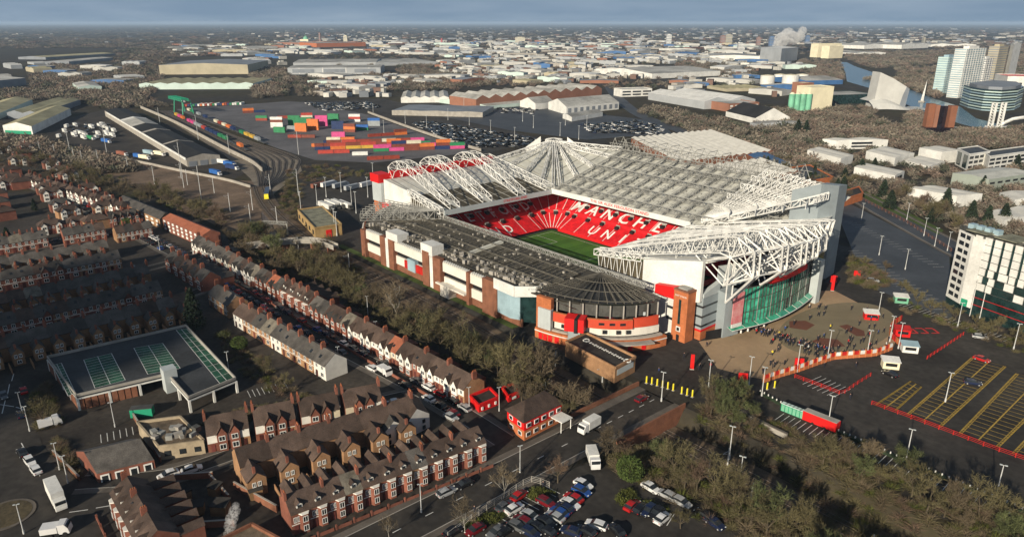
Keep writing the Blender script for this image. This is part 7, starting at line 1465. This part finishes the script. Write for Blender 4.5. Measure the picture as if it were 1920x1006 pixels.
# ================================================================== VEHICLES
PAINT = {'black': (.012, .012, .014), 'white': (.72, .72, .72), 'silver': (.38, .39, .40), 'grey': (.12, .125, .13), 'red': (.42, .015, .015), 'blue': (.02, .07, .26), 'navy': (.012, .02, .055), 'dark red': (.16, .01, .015), 'green': (.03, .12, .06)}
for k, c in PAINT.items(): DM('paint_' + k, c, .25, .04, .4, spec=.6, metal=.1)
DM('tyre', (.012, .012, .012), .8, .1, 1); DM('rim', (.3, .3, .31), .35, .1, 1); DM('lamp_glass', (.75, .75, .7), .2, 0, 1); DM('tail_red', (.35, .01, .01), .3, 0, 1)
def loft(m, secs):
    """closed skin through equal length rings"""
    n = len(secs[0]); o = len(m.v); m.v.extend([tuple(p) for s in secs for p in s]); fs = []
    for i in range(len(secs) - 1):
        for j in range(n): a = o + i*n + j; b_ = o + i*n + (j + 1) % n; fs.append((a, b_, b_ + n, a + n))
    fs.append(tuple(o + j for j in range(n))[::-1]); fs.append(tuple(o + (len(secs) - 1)*n + j for j in range(n))); m.f.extend(fs); m.mi.extend([m.k]*len(fs))
def car_t(est=False):
    T = thing('car', 'x', 'car'); m = MB(); secs = []
    for x, w_, z0, z1 in ((-2.2, .70, .42, .72), (-2.12, .82, .28, .86), (-1.2, .88, .24, .93), (0, .89, .24, .94), (1.1, .88, .24, .92), (1.95, .80, .28, .74), (2.2, .64, .40, .62)):
        secs.append([(x, -w_, z0), (x, w_, z0), (x, w_*1.01, (z0 + z1)/2), (x, w_*.94, z1), (x, -w_*.94, z1), (x, -w_*1.01, (z0 + z1)/2)])
    loft(m, secs); m.build('body', 'paint_grey', T)
    xb = -2.05 if est else -1.75; m = MB(); secs = []
    for x, w_, z1 in ((xb, .80, .90), (xb + .45, .74, 1.32), (-.3, .70, 1.42), (.35, .72, 1.36), (1.15, .80, .90)): secs.append([(x, -.83, .88), (x, .83, .88), (x, w_, z1), (x, -w_, z1)])
    loft(m, secs); m.build('glasshouse', 'window_dark', T)
    m = MB(); secs = [[(x, -w_, z1 - .03), (x, w_, z1 - .03), (x, w_*.97, z1 + .035), (x, -w_*.97, z1 + .035)] for x, w_, z1 in ((xb + .48, .73, 1.33), (-.3, .70, 1.43), (.32, .71, 1.37))]; loft(m, secs); m.build('roof', 'paint_grey', T)
    for x in (-1.35, 1.4):
        for s in (-1, 1):
            m = MB(); m.tube((x, s*.68, .32), (x, s*.9, .32), .32, 10); o = m.build('wheel', 'tyre', T); m = MB(); m.tube((x, s*.9, .32), (x, s*.915, .32), .19, 8); m.build('rim', 'rim', o)
    for s in (-1, 1):
        m = MB(); m.box((2.06, s*.58, .58), (.2, .3, .14)); m.build('headlight', 'lamp_glass', T); m = MB(); m.box((-2.14, s*.62, .68), (.14, .26, .14)); m.build('tail_light', 'tail_red', T)
    return T
carT = [car_t(False), car_t(True)]; ncar = 0
def car(p, ang, colr, label, group, est=None, s=1.08):
    global ncar
    dup(carT[random.random() < .35 if est is None else est], (p.x, p.y, p.z), ang, label, group, s, {'body': M['paint_' + colr], 'roof': M['paint_' + colr]}); ncar += 1
def carpx(x, y, dx, dy, colr, label, group, z=.07, s=1.08):
    a, b_ = A(x, y), A(x + dx*.3, y + dy*.3); d = b_ - a; car(Vector((a.x, a.y, z)), math.atan2(d.y, d.x) + (math.pi if random.random() < .5 else 0), colr, label, group, s=s)
Z3 = [(570, 765, 60, -45, 'red'), (480, 830, 85, -50, 'grey'), (540, 845, 85, -50, 'white'), (735, 805, 85, 45, 'dark red'), (965, 695, 90, 45, 'white'), (955, 735, 90, 45, 'blue'), (905, 780, 90, 45, 'red'), (885, 815, 85, 45, 'white'), (850, 840, 85, 45, 'navy'), (815, 868, 85, 45, 'blue'), (790, 895, 85, 45, 'silver'), (735, 930, 85, 45, 'black'), (690, 965, 85, 45, 'black'), (640, 890, 85, 45, 'silver'), (590, 920, 85, 45, 'dark red'), (560, 955, 85, 45, 'grey'), (640, 992, 85, 45, 'navy'), (1045, 945, 95, 30, 'white'), (980, 985, 90, 45, 'black'), (890, 985, 90, 30, 'navy'), (1170, 980, 60, 60, 'black'), (1265, 825, 65, -55, 'red'), (1320, 845, 65, -55, 'black'), (1368, 853, 65, -55, 'navy'), (1418, 872, 65, -55, 'black'), (1452, 905, 65, -55, 'white'), (1380, 715, 90, 55, 'white'), (1480, 760, 95, 50, 'silver'), (1570, 805, 90, 50, 'silver'), (1710, 885, 90, 60, 'black'), (1775, 935, 90, 60, 'navy'), (300, 975, 85, -50, 'dark red'), (165, 985, 85, -50, 'black'), (480, 985, 80, -50, 'black'), (430, 990, 80, -50, 'grey'), (740, 985, 85, 45, 'black')]
Z3.sort(key=lambda q: q[0]); seen = {}
for x, y, dx, dy, c in Z3:
    k = seen.get(c, 0); seen[c] = k + 1; carpx(800 + x/3.2875, 700 + y/3.2875, dx/3.3, dy/3.3, c, f'{nth(k)} {c} car from the left in the near hedged car park', 'cars in the near car park')
for x, y, dx, dy, c, lab in ((837, 926, 26, -12, 'silver', 'silver estate parked in front of the dormered terrace'), (870, 911, 26, -12, 'black', 'black car parked ahead of the silver one on the main road'), (1203, 751, 22, -12, 'dark red', 'dark car driving over the road bridge'), (1668, 704, 26, 12, 'black', 'black car crossing the east car park near the stalls'), (1823, 720, 26, 4, 'navy', 'dark blue car alone in the yellow bays'), (1840, 676, 24, 8, 'red', 'red car at the far end of the yellow bays'), (1837, 634, 24, 4, 'silver', 'silver car on the white bays below the hotel'), (57, 868, 18, 24, 'white', 'upper of two white cars waiting at the junction'), (68, 884, 18, 24, 'white', 'lower of two white cars waiting at the junction'), (43, 852, 18, 24, 'black', 'black car behind the two white cars at the junction'), (360, 883, 28, -8, 'white', 'white car parked below the cream building'), (316, 893, 22, -8, 'white', 'white car half hidden left of the cream building'), (45, 735, 10, 24, 'red', 'red car on the road left of the parking deck'), (40, 780, 10, 24, 'navy', 'dark car at the far left road'), (8, 745, 10, 24, 'grey', 'grey car at the left edge'), (1636, 528, 22, 2, 'silver', 'pale car beside the forecourt roundabout'), (742, 757, 24, -4, 'white', 'white car parked beside the tan back row'), (846, 785, 20, 10, 'silver', 'silver car at the end of the long terrace'), (848, 838, 24, 6, 'blue', 'bright blue car in the yard behind the dormered terrace')):
    carpx(x, y, dx, dy, c, lab, 'single cars', z=.18 if y > 700 and x > 1190 and x < 1210 else .07)
# parked cars along the terrace streets
P = smooth([A(*p) for p in [(905, 803), (860, 772), (760, 715), (600, 632), (430, 532), (290, 455), (120, 372), (0, 330)]]); Q = resamp(P, 88); k = 0
for i in range(2, 84):
    for s in (-1, 1):
        if random.random() < .42: continue
        d = (Q[i+1] - Q[i]).normalized(); p = Q[i] + Vector((-d.y, d.x, 0))*s*2.1; p.z = .07; c = random.choice(['black', 'grey', 'silver', 'white', 'navy', 'blue', 'red', 'black', 'dark red']); car(p, math.atan2(d.y, d.x), c, f'{c} parked car, {nth(k)} from the red hut along the terrace street', 'cars parked in the terrace street'); k += 1
for si, (a_, b_) in enumerate(((A(20, 650), A(385, 542)), (A(0, 560), A(320, 493)), (A(200, 893), A(690, 760)), (A(0, 470), A(320, 424)))):
    n = int((b_ - a_).length/6.5); d = (b_ - a_).normalized(); k = 0
    for i in range(n):
        if random.random() < .45: continue
        p = a_ + d*(i + .5)*6.5 + Vector((-d.y, d.x, 0))*random.choice([-1.7, 1.7]); p.z = .09; c = random.choice(['black', 'grey', 'silver', 'white', 'navy', 'red', 'black', 'grey']); car(p, math.atan2(d.y, d.x), c, f'{c} parked car, {nth(k)} from left in the {["shaded street above the deck", "sunlit terrace street", "back street of gabled pairs", "street of the short blocks"][si]}', 'cars parked in the side streets'); k += 1
for t in carT: drop(t)
# the packed compounds far behind: past counting, one object
m = MB(); 
def tiny(p, ang, k):
    m.k = k; c, s = math.cos(ang), math.sin(ang); z = .08
    for L, w_, z0, z1 in ((4.4, 1.8, .25, .85), (2.4, 1.6, .85, 1.4)): m.k = k if z0 < .5 else 4; m.box((p.x, p.y, z0 + z), (L, w_, z1 - z0), ang)
for poly, dn in (([(770, 233), (800, 228), (1010, 262), (1000, 274), (880, 278)], 620), ([(570, 194), (700, 192), (720, 204), (600, 208)], 260), ([(1090, 234), (1200, 226), (1245, 240), (1230, 252), (1110, 250)], 330), ([(930, 200), (1010, 205), (1000, 214), (940, 212)], 60), ([(130, 235), (200, 232), (240, 262), (140, 262)], 50)):
    g_ = pxgen(poly); i = 0
    while i < dn:
        p = g_()
        if p is None: continue
        q = Vector((round(p.x/5.6)*5.6, round(p.y/2.9)*2.9, 0)); tiny(q, R(3), random.choice([0, 0, 1, 1, 2, 3, 1, 5])); i += 1
m.build('compound_cars', ['paint_white', 'paint_black', 'paint_silver', 'paint_navy', 'window_dark', 'paint_grey'], kind='stuff', label='hundreds of tightly parked cars in the distant compounds', cat='cars')
# ---- lorries, vans, coaches, a train
def lorry(p, ang, boxc, cabc, label, ln=7.5, h=2.9, group='lorries', name='lorry'):
    T = thing(name, label, name, p, ang, group); m = MB(); m.box((-1.1, 0, .95), (ln, 2.45, h)); m.build('cargo_box', boxc, T); m = MB(); secs = [[(x, -w_, .5), (x, w_, .5), (x, w_, z), (x, -w_, z)] for x, w_, z in ((ln/2 - 1.0, 1.15, 2.7), (ln/2 + .3, 1.15, 2.7), (ln/2 + .9, 1.12, 1.7), (ln/2 + 1.05, 1.08, .9))]; loft(m, secs); m.build('cab', cabc, T)
    m = MB(); m.box((ln/2 + .62, 0, 1.65), (.5, 2.0, .75)); m.build('windscreen', 'window_dark', T); m = MB(); m.box((-.6, 0, .55), (ln, 1.1, .4)); m.build('chassis', 'dark_steel', T)
    for x in (-ln/2 + .6, -ln/2 + 1.9, ln/2 + .2):
        for s in (-1, 1): m = MB(); m.tube((x, s*.85, .48), (x, s*1.2, .48), .48, 10); m.build('wheel', 'tyre', T)
    return T
def lor(x, y, dx, dy, *a, **k): p, q = A(x, y), A(x + dx, y + dy); d = q - p; p.z = .06; return lorry(p, math.atan2(d.y, d.x), *a, **k)
lor(108, 940, 10, 20, 'cladding_white', 'cladding_white', 'white box lorry crossing the lower left junction'); lor(1104, 806, -12, 7, 'cladding_white', 'paint_white', 'white box van at the kerb near the red corner building', ln=4.6, h=2.2); lor(1112, 868, 4, 12, 'cladding_white', 'paint_white', 'white motorhome by the car park gate', ln=4.6, h=2.1)
lor(96, 799, 14, -4, 'paint_white', 'paint_white', 'white van on the verge left of the parking deck', ln=3.2, h=1.3); lor(108, 1000, 20, -3, 'paint_white', 'paint_white', 'white van at the bottom left edge', ln=3.2, h=1.3); lor(722, 701, 12, 8, 'paint_white', 'paint_white', 'white van parked mid way down the long terrace', ln=3.2, h=1.3)
for i, (x, y) in enumerate(((612, 392), (624, 389), (636, 388), (648, 390))): lor(x, y, 10, 4, 'cladding_white', 'dark_steel', f'{nth(i)} white trailer from the left in the west car park', ln=13, h=2.6, group='trailers in the west car park')
for i, (x, y, c) in enumerate(((640, 352, 'cladding_steel'), (662, 356, 'cladding_steel'), (618, 350, 'paint_white'), (690, 350, 'paint_white'), (600, 352, 'brick_red'))): lor(x, y, 12, -3, c, 'paint_white', f'{nth(i)} coach or lorry at the far side of west car park', ln=11, h=2.6, group='lorries in the west car park')
for i, (x, y, c) in enumerate(((405, 328, 'container_blue'), (432, 312, 'container_blue'), (436, 318, 'container_navy'), (420, 308, 'cladding_white'), (262, 297, 'container_blue'), (272, 299, 'cream'), (230, 292, 'brick_red'), (280, 290, 'glass_blue'), (300, 292, 'cream'), (170, 262, 'container_green'), (200, 268, 'container_blue'))): lor(x, y, 12, 2 if i else 3, c, 'paint_white', f'{nth(i)} trailer of those parked around the goods shed', ln=11, h=2.7, group='trailers by the goods shed')
for i, (lx_, ly_) in enumerate(sorted((random.uniform(110, 215), random.uniform(232, 262)) for _ in range(22))): lor(lx_, ly_, 6, random.choice([-3, 2]), 'cladding_white', 'paint_white', f'{nth(i)} white lorry from the left in the yard beside goods shed', ln=random.uniform(6, 10), group='white lorries in the left yard')
a_, b_ = A(500, 376), A(506, 350); d = (b_ - a_).normalized(); T = thing('train', 'dark locomotive with yellow nose entering the sidings', 'train', a_, math.atan2(d.y, d.x)); m = MB(); m.box((11, 0, 1), (20, 2.7, 2.9)); m.build('body', 'paint_navy', T); m = MB(); loft(m, [[(x, -1.3, 1), (x, 1.3, 1), (x, 1.2, z), (x, -1.2, z)] for x, z in ((1, 3.8), (.2, 3.4), (-.2, 2.4))]); m.build('nose', 'yellow', T)
for x in (4, 18): m = MB(); m.box((x, 0, .25), (3.4, 2.2, .8)); m.build('bogie', 'dark', T)
# ================================================================== LAMPS, MASTS AND STREET FURNITURE
def lamp_t(h=9.0):
    T = thing('street_lamp', 'x', 'street lamp'); m = MB(); m.cyl((0, 0, 0), .16, h, 8, .09); m.build('post', 'lamp_steel', T); m = MB(); m.cyl((0, 0, 0), .24, 1.1, 8); m.build('base', 'lamp_steel', T)
    for s in (-1, 1): m = MB(); m.tube((0, 0, h), (s*.3, 0, h + .08), .07, 4); o = m.build('arm', 'lamp_steel', T); m = MB(); m.box((s*.5, 0, h + .02), (.5, .3, .16)); m.build('lamp_head', 'cladding_pale', o)
    return T
LT = lamp_t()
L1 = [(1865, 937), (1698, 866), (1772, 753), (1552, 799), (1428, 742), (1404, 721), (1494, 697), (1552, 668), (1625, 668), (1684, 653), (1668, 640), (1900, 655), (1795, 613), (1648, 478), (1697, 505), (1732, 442), (1752, 462), (1700, 412), (1776, 470), (1615, 412), (1646, 592), (1328, 728), (1240, 752), (1367, 860), (1385, 920)]
for i, p in enumerate(sorted(L1)): dup(LT, A(*p), R(20), f'{nth(i)} lamp post from the left around the car parks east of stadium', 'car park lamp posts')
L2 = [(44, 780), (56, 808), (128, 905), (112, 880), (216, 800), (430, 700), (636, 690), (706, 640), (936, 770), (690, 590), (500, 605), (300, 470), (365, 500), (150, 420), (880, 770), (975, 885), (790, 960), (45, 1000)]
for i, p in enumerate(sorted(L2)): dup(LT, A(*p), R(70), f'{nth(i)} lamp post from the left along the near streets', 'street lamps of the near streets', sc=.8)
L3 = [(x, y) for x, y in ((595, 385), (640, 360), (660, 390), (668, 400), (690, 370), (700, 340), (628, 435), (632, 442), (565, 400), (612, 370), (720, 250), (760, 232), (800, 240), (840, 225), (880, 235), (920, 250), (965, 265), (1000, 240), (1060, 235), (1100, 240), (870, 205), (905, 200), (700, 215), (1050, 255), (980, 228), (1085, 262))]
for i, p in enumerate(sorted(L3)): dup(LT, A(*p), R(20), f'{nth(i)} lamp post from the left in the yards behind the stadium', 'lamp posts of the far yards', sc=1.35)
drop(LT)
def mast(x, y, hp, lab, grp, wire=False):
    p = A(x, y); p.z = gz(p.x, p.y); h = hp/VPX(p); T = thing('overhead_line_mast', lab, 'mast', p, 0, grp); m = MB(); m.cyl((0, 0, 0), .22, h, 6, .14); m.build('post', 'lamp_steel', T); m = MB(); m.tube((0, 0, h*.86), (0, -2.6, h*.9), .07, 4); m.tube((0, 0, h*.70), (0, -2.6, h*.88), .05, 4); m.build('arm', 'lamp_steel', T)
MS_ = [(48, 282, 22), (76, 288, 24), (104, 294, 24), (140, 302, 26), (155, 306, 24), (185, 308, 28), (241, 322, 28), (290, 345, 34), (345, 352, 24), (378, 376, 66), (342, 332, 66), (402, 362, 30), (432, 397, 36), (474, 394, 40), (470, 415, 34), (508, 366, 40), (520, 420, 34), (560, 368, 52), (200, 285, 54), (132, 288, 48), (340, 335, 30), (352, 347, 30), (430, 288, 36), (560, 290, 44), (372, 262, 46), (300, 232, 30)]
for i, q in enumerate(sorted(MS_)): mast(*q, f'{nth(i)} tall mast from the left in the rail yard', 'masts of the rail yard')
MR_ = [(1218, 875, 0), (1330, 870, 44), (1367, 845, 40), (1412, 905, 38), (1478, 960, 40), (655, 500, 30), (1042, 668, 34), (1130, 700, 36), (1022, 745, 40), (750, 560, 30), (1640, 998, 36), (560, 470, 30)]
for i, q in enumerate(sorted(MR_)):
    if q[2]: mast(*q, f'{nth(i)} slim mast from the left along the railway', 'masts along the railway')
T = thing('signal_gantry', 'square steel gantry frame across the lines near the footbridge', 'gantry', A(496, 440)); d = A(540, 442) - A(496, 440); h = 24/VPX(A(496, 440)); m = MB()
for f in (0, 1): m.tube(d*f, d*f + Vector((0, 0, h)), .35, 4)
m.build('legs', 'grey_steel', T); m = MB(); truss(m, [Vector((0, 0, h + .8)), d + Vector((0, 0, h + .8))], [Vector((0, 0, h - .6)), d + Vector((0, 0, h - .6))], 10, .12, (0, .9, 0)); m.build('beam', 'grey_steel', T)
# forecourt wall of brick piers with red and white boards
P = [A(*p) for p in ((1432, 716), (1462, 706), (1500, 695), (1530, 684), (1562, 673), (1600, 670), (1640, 667), (1672, 655))]; T = thing('forecourt_wall', 'low brick wall with red and white boards round the forecourt', 'wall', P[0]); Q = [q - P[0] for q in resamp(P, 26)]
m = MB(); m.wall([q.xy for q in Q], .5, 0, 1.1); m.build('brick_base', 'brick_orange', T)
for i in range(26):
    a_, b_ = Q[i].lerp(Q[i+1], .08), Q[i].lerp(Q[i+1], .92); m = MB(); m.wall([a_.xy, b_.xy], .34, 1.12, 2.3); m.build('board', 'cladding_white' if (i % 2) else 'red_paint', T); m = MB(); m.box((Q[i].x, Q[i].y, 0), (.6, .6, 2.5), .3); m.build('pier', 'brick_orange', T)
P = [A(*p) for p in ((1690, 600), (1672, 612), (1668, 628), (1680, 642), (1690, 652))]; T = thing('barrier', 'curved orange and white crowd barrier at the right of forecourt', 'barrier', P[0]); Q = [q - P[0] for q in resamp(smooth(P), 18)]
for i in range(18): a_, b_ = Q[i].lerp(Q[i+1], .1), Q[i].lerp(Q[i+1], .9); m = MB(); m.wall([a_.xy, b_.xy], .3, .1, 2.0); m.build('panel', random.choice(['brick_orange', 'cladding_white', 'red_paint']), T)
def rail_fence(P, lab, mt='red_paint', h=1.3, step=2.6, cat='fence', bars=3):
    P = [A(*p) for p in P]; o = P[0].copy(); T = thing('barrier_fence', lab, cat, o); L = sum((P[i+1] - P[i]).length for i in range(len(P) - 1)); Q = [q - o for q in resamp(P, int(L/step))]
    for i, q in enumerate(Q):
        m = MB(); m.box((q.x, q.y, 0), (.16, .16, h)); m.build('post', mt, T)
        if i < len(Q) - 1:
            for k in range(bars): z = h*(k + 1)/bars - .08; m = MB(); m.tube(q + Vector((0, 0, z)), Q[i+1] + Vector((0, 0, z)), .06, 4); m.build('rail', mt, T)
rail_fence([(1490, 708), (1534, 724), (1578, 741), (1605, 722), (1632, 705)], 'red crowd barriers enclosing the dark bay beside the forecourt'); rail_fence([(1634, 758), (1700, 782), (1780, 812), (1860, 842), (1935, 868)], 'long red barrier line across the near ends of the yellow bays', step=3.2); rail_fence([(1738, 673), (1770, 652), (1806, 628)], 'short red barrier line pointing at the stalls', step=2.4)
rail_fence([(1612, 372), (1640, 387), (1700, 418), (1770, 462), (1790, 476)], 'brown railing between shadowed car park and dual carriageway', 'brick_brown', 1.6, 4)
rail_fence([(840, 1010), (900, 965), (985, 908), (1000, 903), (1030, 915)], 'grey palisade fence between the main road and near car park', 'concrete', 1.8, 2.2, bars=4)
for i, (a_, b_) in enumerate((((1190, 668), (1195, 672)),)): pass
m = MB()
T = thing('hedge_fence', 'dark clipped hedge with white posts along the car park lane', 'hedge', A(1425, 738)); o = A(1425, 738); Q = [q - o for q in resamp([A(1425, 738), A(1520, 790), A(1700, 868), A(1930, 965)], 46)]; q2 = []
for i, q in enumerate(Q): m = MB(); m.box((q.x, q.y, 0), (.25, .25, 1.3)); m.build('white_post', 'cladding_white', T)
m = MB(); m.wall([q.xy for q in Q], .9, 0, .8); m.build('hedge_body', 'conifer', T)
# yellow posts by the bridge
for i, (x, y) in enumerate([(1212, 718), (1222, 720), (1232, 723), (1242, 726), (1252, 729), (1262, 732), (1278, 738), (1288, 741), (1298, 744), (1438, 730), (1452, 727)]):
    T = thing('yellow_bollard', f'{nth(i)} tall yellow barrier post from left near the road bridge', 'bollard', A(x, y), group='yellow barrier posts'); m = MB(); m.box((0, 0, .2), (.32, .32, 2.1)); m.build('post', 'yellow', T); m = MB(); m.box((0, 0, 0), (.7, .7, .2)); m.build('foot', 'concrete', T)
for i, (x, y, c, h) in enumerate(((1297, 692, 'club_red', 5), (1560, 545, 'club_red', 6.5), (1392, 716, 'club_red', 3), (1497, 690, 'club_red', 3.4), (1606, 520, 'club_red', 3), (1562, 530, 'club_red', 3))):
    T = thing('sign_pillar', ['slim red sign pillar on the dark plaza', 'tall red sign pillar at the far end of glass front', 'red sign by the lane gate', 'rounded red sign on the forecourt wall', 'red kiosk beside the brown bushes', 'red box sign above the far pillar'][i], 'sign', A(x, y)); m = MB(); m.box((0, 0, .3), (1.1 if i < 2 else 2.6, .5, h - .3), R(40)); m.build('panel', c, T); m = MB(); m.box((0, 0, 0), (1.3, .8, .3), R(40)); m.build('plinth', 'concrete', T)
# portable toilets and ticket trailer
p0, p1 = A(1466, 768), A(1526, 792); d = (p1 - p0); rz = math.atan2(d.y, d.x)
for i in range(8):
    p = p0.lerp(p1, (i + .5)/8.6); T = thing('portable_toilet', f'{nth(i)} green portable toilet from the left beside the lane', 'toilet cabin', p, rz, 'portable toilets'); m = MB(); m.box((0, 0, .1), (1.25, 1.25, 2.1)); m.build('cabin', 'green_paint', T); m = MB(); m.box((0, 0, 2.2), (1.32, 1.32, .18)); m.build('roof', 'cladding_mint', T); m = MB(); m.box((0, -.66, .2), (.8, .06, 1.8)); m.build('door', 'mint_silo', T)
p = A(1538, 797); T = thing('trailer', 'red trailer at the end of the green toilets', 'trailer', p, rz); m = MB(); m.box((0, 0, .4), (9, 2.4, 2.5)); m.build('body', 'club_red', T); m = MB(); m.box((0, 0, 2.92), (8.8, 2.2, .12)); m.build('roof', 'concrete', T)
for s in (-1.6, 1.6):
    m = MB(); m.tube((s, -1.22, .38), (s, 1.22, .38), .38, 10); m.build('axle_wheels', 'tyre', T)
for x, y, c1, c2, lab in ((1668, 688, 'cream', 'cladding_white', 'cream fronted food stall at the end of the forecourt wall'), (1704, 658, 'cladding_white', 'glass_blue', 'white and grey stall right of the forecourt'), (1632, 597, 'club_red', 'cladding_white', 'red and white stall beside the bare trees'), (1688, 566, 'mint_silo', 'cladding_white', 'turquoise stall at the top of east car park'), (1690, 628, 'club_red', 'red_paint', 'red stall beside the curved barrier')):
    T = thing('market_stall', lab, 'stall', A(x, y), R(35)); m = MB(); m.box((0, 0, 0), (4.6, 3, 2.4)); m.build('booth', c1, T); m = MB(); m.prism([(-2.6, -1.8), (2.6, -1.8), (2.6, 1.8), (-2.6, 1.8)], 2.42, [2.5, 2.5, 3.1, 3.1]); m.build('roof', c2, T); m = MB(); m.box((0, -1.55, 1), (3.2, .12, 1)); m.build('hatch', 'dark', T)
T = thing('skip_container', 'green metal skip container behind the parking deck', 'container', A(268, 778), R(60)); m = MB(); m.box((0, 0, .1), (5.5, 2.3, 2.3)); m.build('box', 'green_paint', T); m = MB(); m.box((0, 0, 2.42), (5.6, 2.4, .12)); m.build('lid', 'dark_steel', T)
m = MB()
T = thing('red_painted_tarmac', 'patch of red painted bars on the tarmac beside stalls', 'road marking', A(1728, 620)); d = A(1750, 620) - A(1728, 620); d.normalize(); rz = math.atan2(d.y, d.x)
for k in range(3):
    q = d*(k*3.6 - 3.6); s_ = Vector((-d.y, d.x, 0))
    for off, ln_, an in ((s_*2, 2.6, rz), (s_*-2, 2.6, rz), (d*1.2, 3.6, rz + math.pi/2)): m = MB(); m.box((q.x + off.x, q.y + off.y, .09), (ln_, .7, .02), an); m.build('painted_bar', 'red_paint', T)
# ================================================================== PEOPLE
def person_mesh(pose):
    sw = [0, .22, -.18][pose]; V = [((0, 0, .93), .15), ((0, .02, 1.15), .16), ((0, .01, 1.42), .15), ((0, .03, 1.52), .065), ((0, .05, 1.64), .10), ((0, .04, 1.74), .075)]; E = [(0, 1), (1, 2), (2, 3), (3, 4), (4, 5)]
    for s in (-1, 1):
        k = len(V); f = sw*s; V += [((s*.19, .0, 1.40), .07), ((s*.25, -f*.4, 1.13), .055), ((s*.24, f*.1 + .12, .90), .045)]; E += [(2, k), (k, k + 1), (k + 1, k + 2)]
        k = len(V); V += [((s*.10, f*.1, .86), .10), ((s*.11, f + .03, .48), .075), ((s*.11, f*1.2, .09), .05), ((s*.12, f*1.2 + .15, .04), .045)]; E += [(0, k), (k, k + 1), (k + 1, k + 2), (k + 2, k + 3)]
    me = bpy.data.meshes.new('person_skin'); me.from_pydata([v for v, r_ in V], E, []); o = bpy.data.objects.new('person_skin', me); COL.objects.link(o); md = o.modifiers.new('skin', 'SKIN')
    for i, (v, r_) in enumerate(V): me.skin_vertices[0].data[i].radius = (r_, r_*.8)
    me.skin_vertices[0].data[0].use_root = True; bpy.context.view_layer.update(); out = bpy.data.meshes.new_from_object(o.evaluated_get(bpy.context.evaluated_depsgraph_get())); bpy.data.objects.remove(o); bpy.data.meshes.remove(me)
    out.materials.clear()
    for k in ('coat_dark', 'trousers', 'skin'): out.materials.append(M[k])
    for p in out.polygons: z = p.center.z; p.material_index = 2 if z > 1.54 else (1 if z < .9 and abs(p.center.x) < .2 else 0)
    for p in out.polygons:
        p.use_smooth = True
    out.name = 'person'; return out
DM('coat_dark', (.02, .02, .03), .8, .2, 2); DM('coat_red', (.35, .02, .02), .8, .2, 2); DM('coat_white', (.6, .6, .58), .8, .1, 2); DM('coat_blue', (.03, .06, .18), .8, .2, 2); DM('coat_yellow', (.62, .50, .05), .7, .1, 2); DM('trousers', (.018, .02, .03), .85, .2, 2); DM('skin', (.36, .22, .16), .6, .1, 2)
PM = [person_mesh(k) for k in range(3)]; pc = {}
def person(x, y, where, coat=None, s=1.15):
    coat = coat or random.choice(['dark']*9 + ['blue', 'blue', 'red', 'white']); k = pc.get((where, coat), 0); pc[(where, coat)] = k + 1; p = A(x, y); o = obj('person', random.choice(PM), None, (p.x, p.y, .07), random.random()*6.28, f'{coat} coated person, {nth(k)} such {where}', 'person', 'people around the forecourt', sc=s)
    if coat != 'dark': o.material_slots[0].link = 'OBJECT'; o.material_slots[0].material = M['coat_' + coat]
for i in range(64):
    t_ = i/63; person(lerp(1412, 1562, t_) + random.uniform(-5, 5), 620 + 46*t_**.9 + random.uniform(-5, 5), 'from the left in the forecourt queue')
sc_ = sorted([(random.uniform(1440, 1670), random.uniform(575, 690)) for _ in range(80)])
for x, y in sc_:
    if inpoly(x, y, fc): person(x, y, 'from left scattered over the forecourt', 'yellow' if random.random() < .04 else None)
for x, y in sorted([(1235, 700), (1310, 694), (1312, 692), (1332, 690), (1325, 650), (1282, 672), (1545, 690), (1604, 690), (1593, 750), (1430, 700), (1448, 690), (1452, 688), (1600, 655), (1018, 916), (890, 962)]): person(x, y, 'from the left on the open tarmac')
# ================================================================== AIR
hz = bpy.data.materials.new('haze'); hz.use_nodes = True; t = hz.node_tree; t.nodes.remove(t.nodes['Principled BSDF']); pv = t.nodes.new('ShaderNodeVolumePrincipled'); pv.inputs['Color'].default_value = (.55, .74, 1.0, 1); pv.inputs['Density'].default_value = 0.00005; pv.inputs['Anisotropy'].default_value = 0.0
t.links.new(pv.outputs[0], t.nodes['Material Output'].inputs['Volume']); M['haze'] = hz
m = MB(); B = 42000; m.prism([(-B, -B), (B, -B), (B, B), (-B, B)], -7, 112, bot=True); m.build('haze', 'haze', kind='stuff')

# a small low cloud behind the viewpoint, upwind of the terraces it shades
DM('cloud_white', (.85, .85, .86), 1.0, .05, .01)
C0 = Vector((-268, 30, 0)) + SUNV*1300
m = MB()
for dx, dy, dz, r_ in ((-44, 6, 0, 15), (-30, 22, 2, 16), (-30, -12, -1, 17), (-14, 6, 4, 22), (-8, 30, 0, 15), (4, -16, 0, 19), (10, 16, 3, 20), (24, -4, 2, 19), (34, 16, 0, 14), (40, -12, -2, 13), (-54, -8, -2, 10), (0, -36, -3, 13), (22, -34, -2, 12), (-18, -34, 0, 13), (-40, -34, -2, 12), (-58, 22, 0, 11)):
    sphere(m, (dx, dy, dz*.5), r_, 14, 8)
m.build('cloud', 'cloud_white', kind='stuff', loc=C0, label='small drifting cloud behind the viewpoint', cat='cloud')
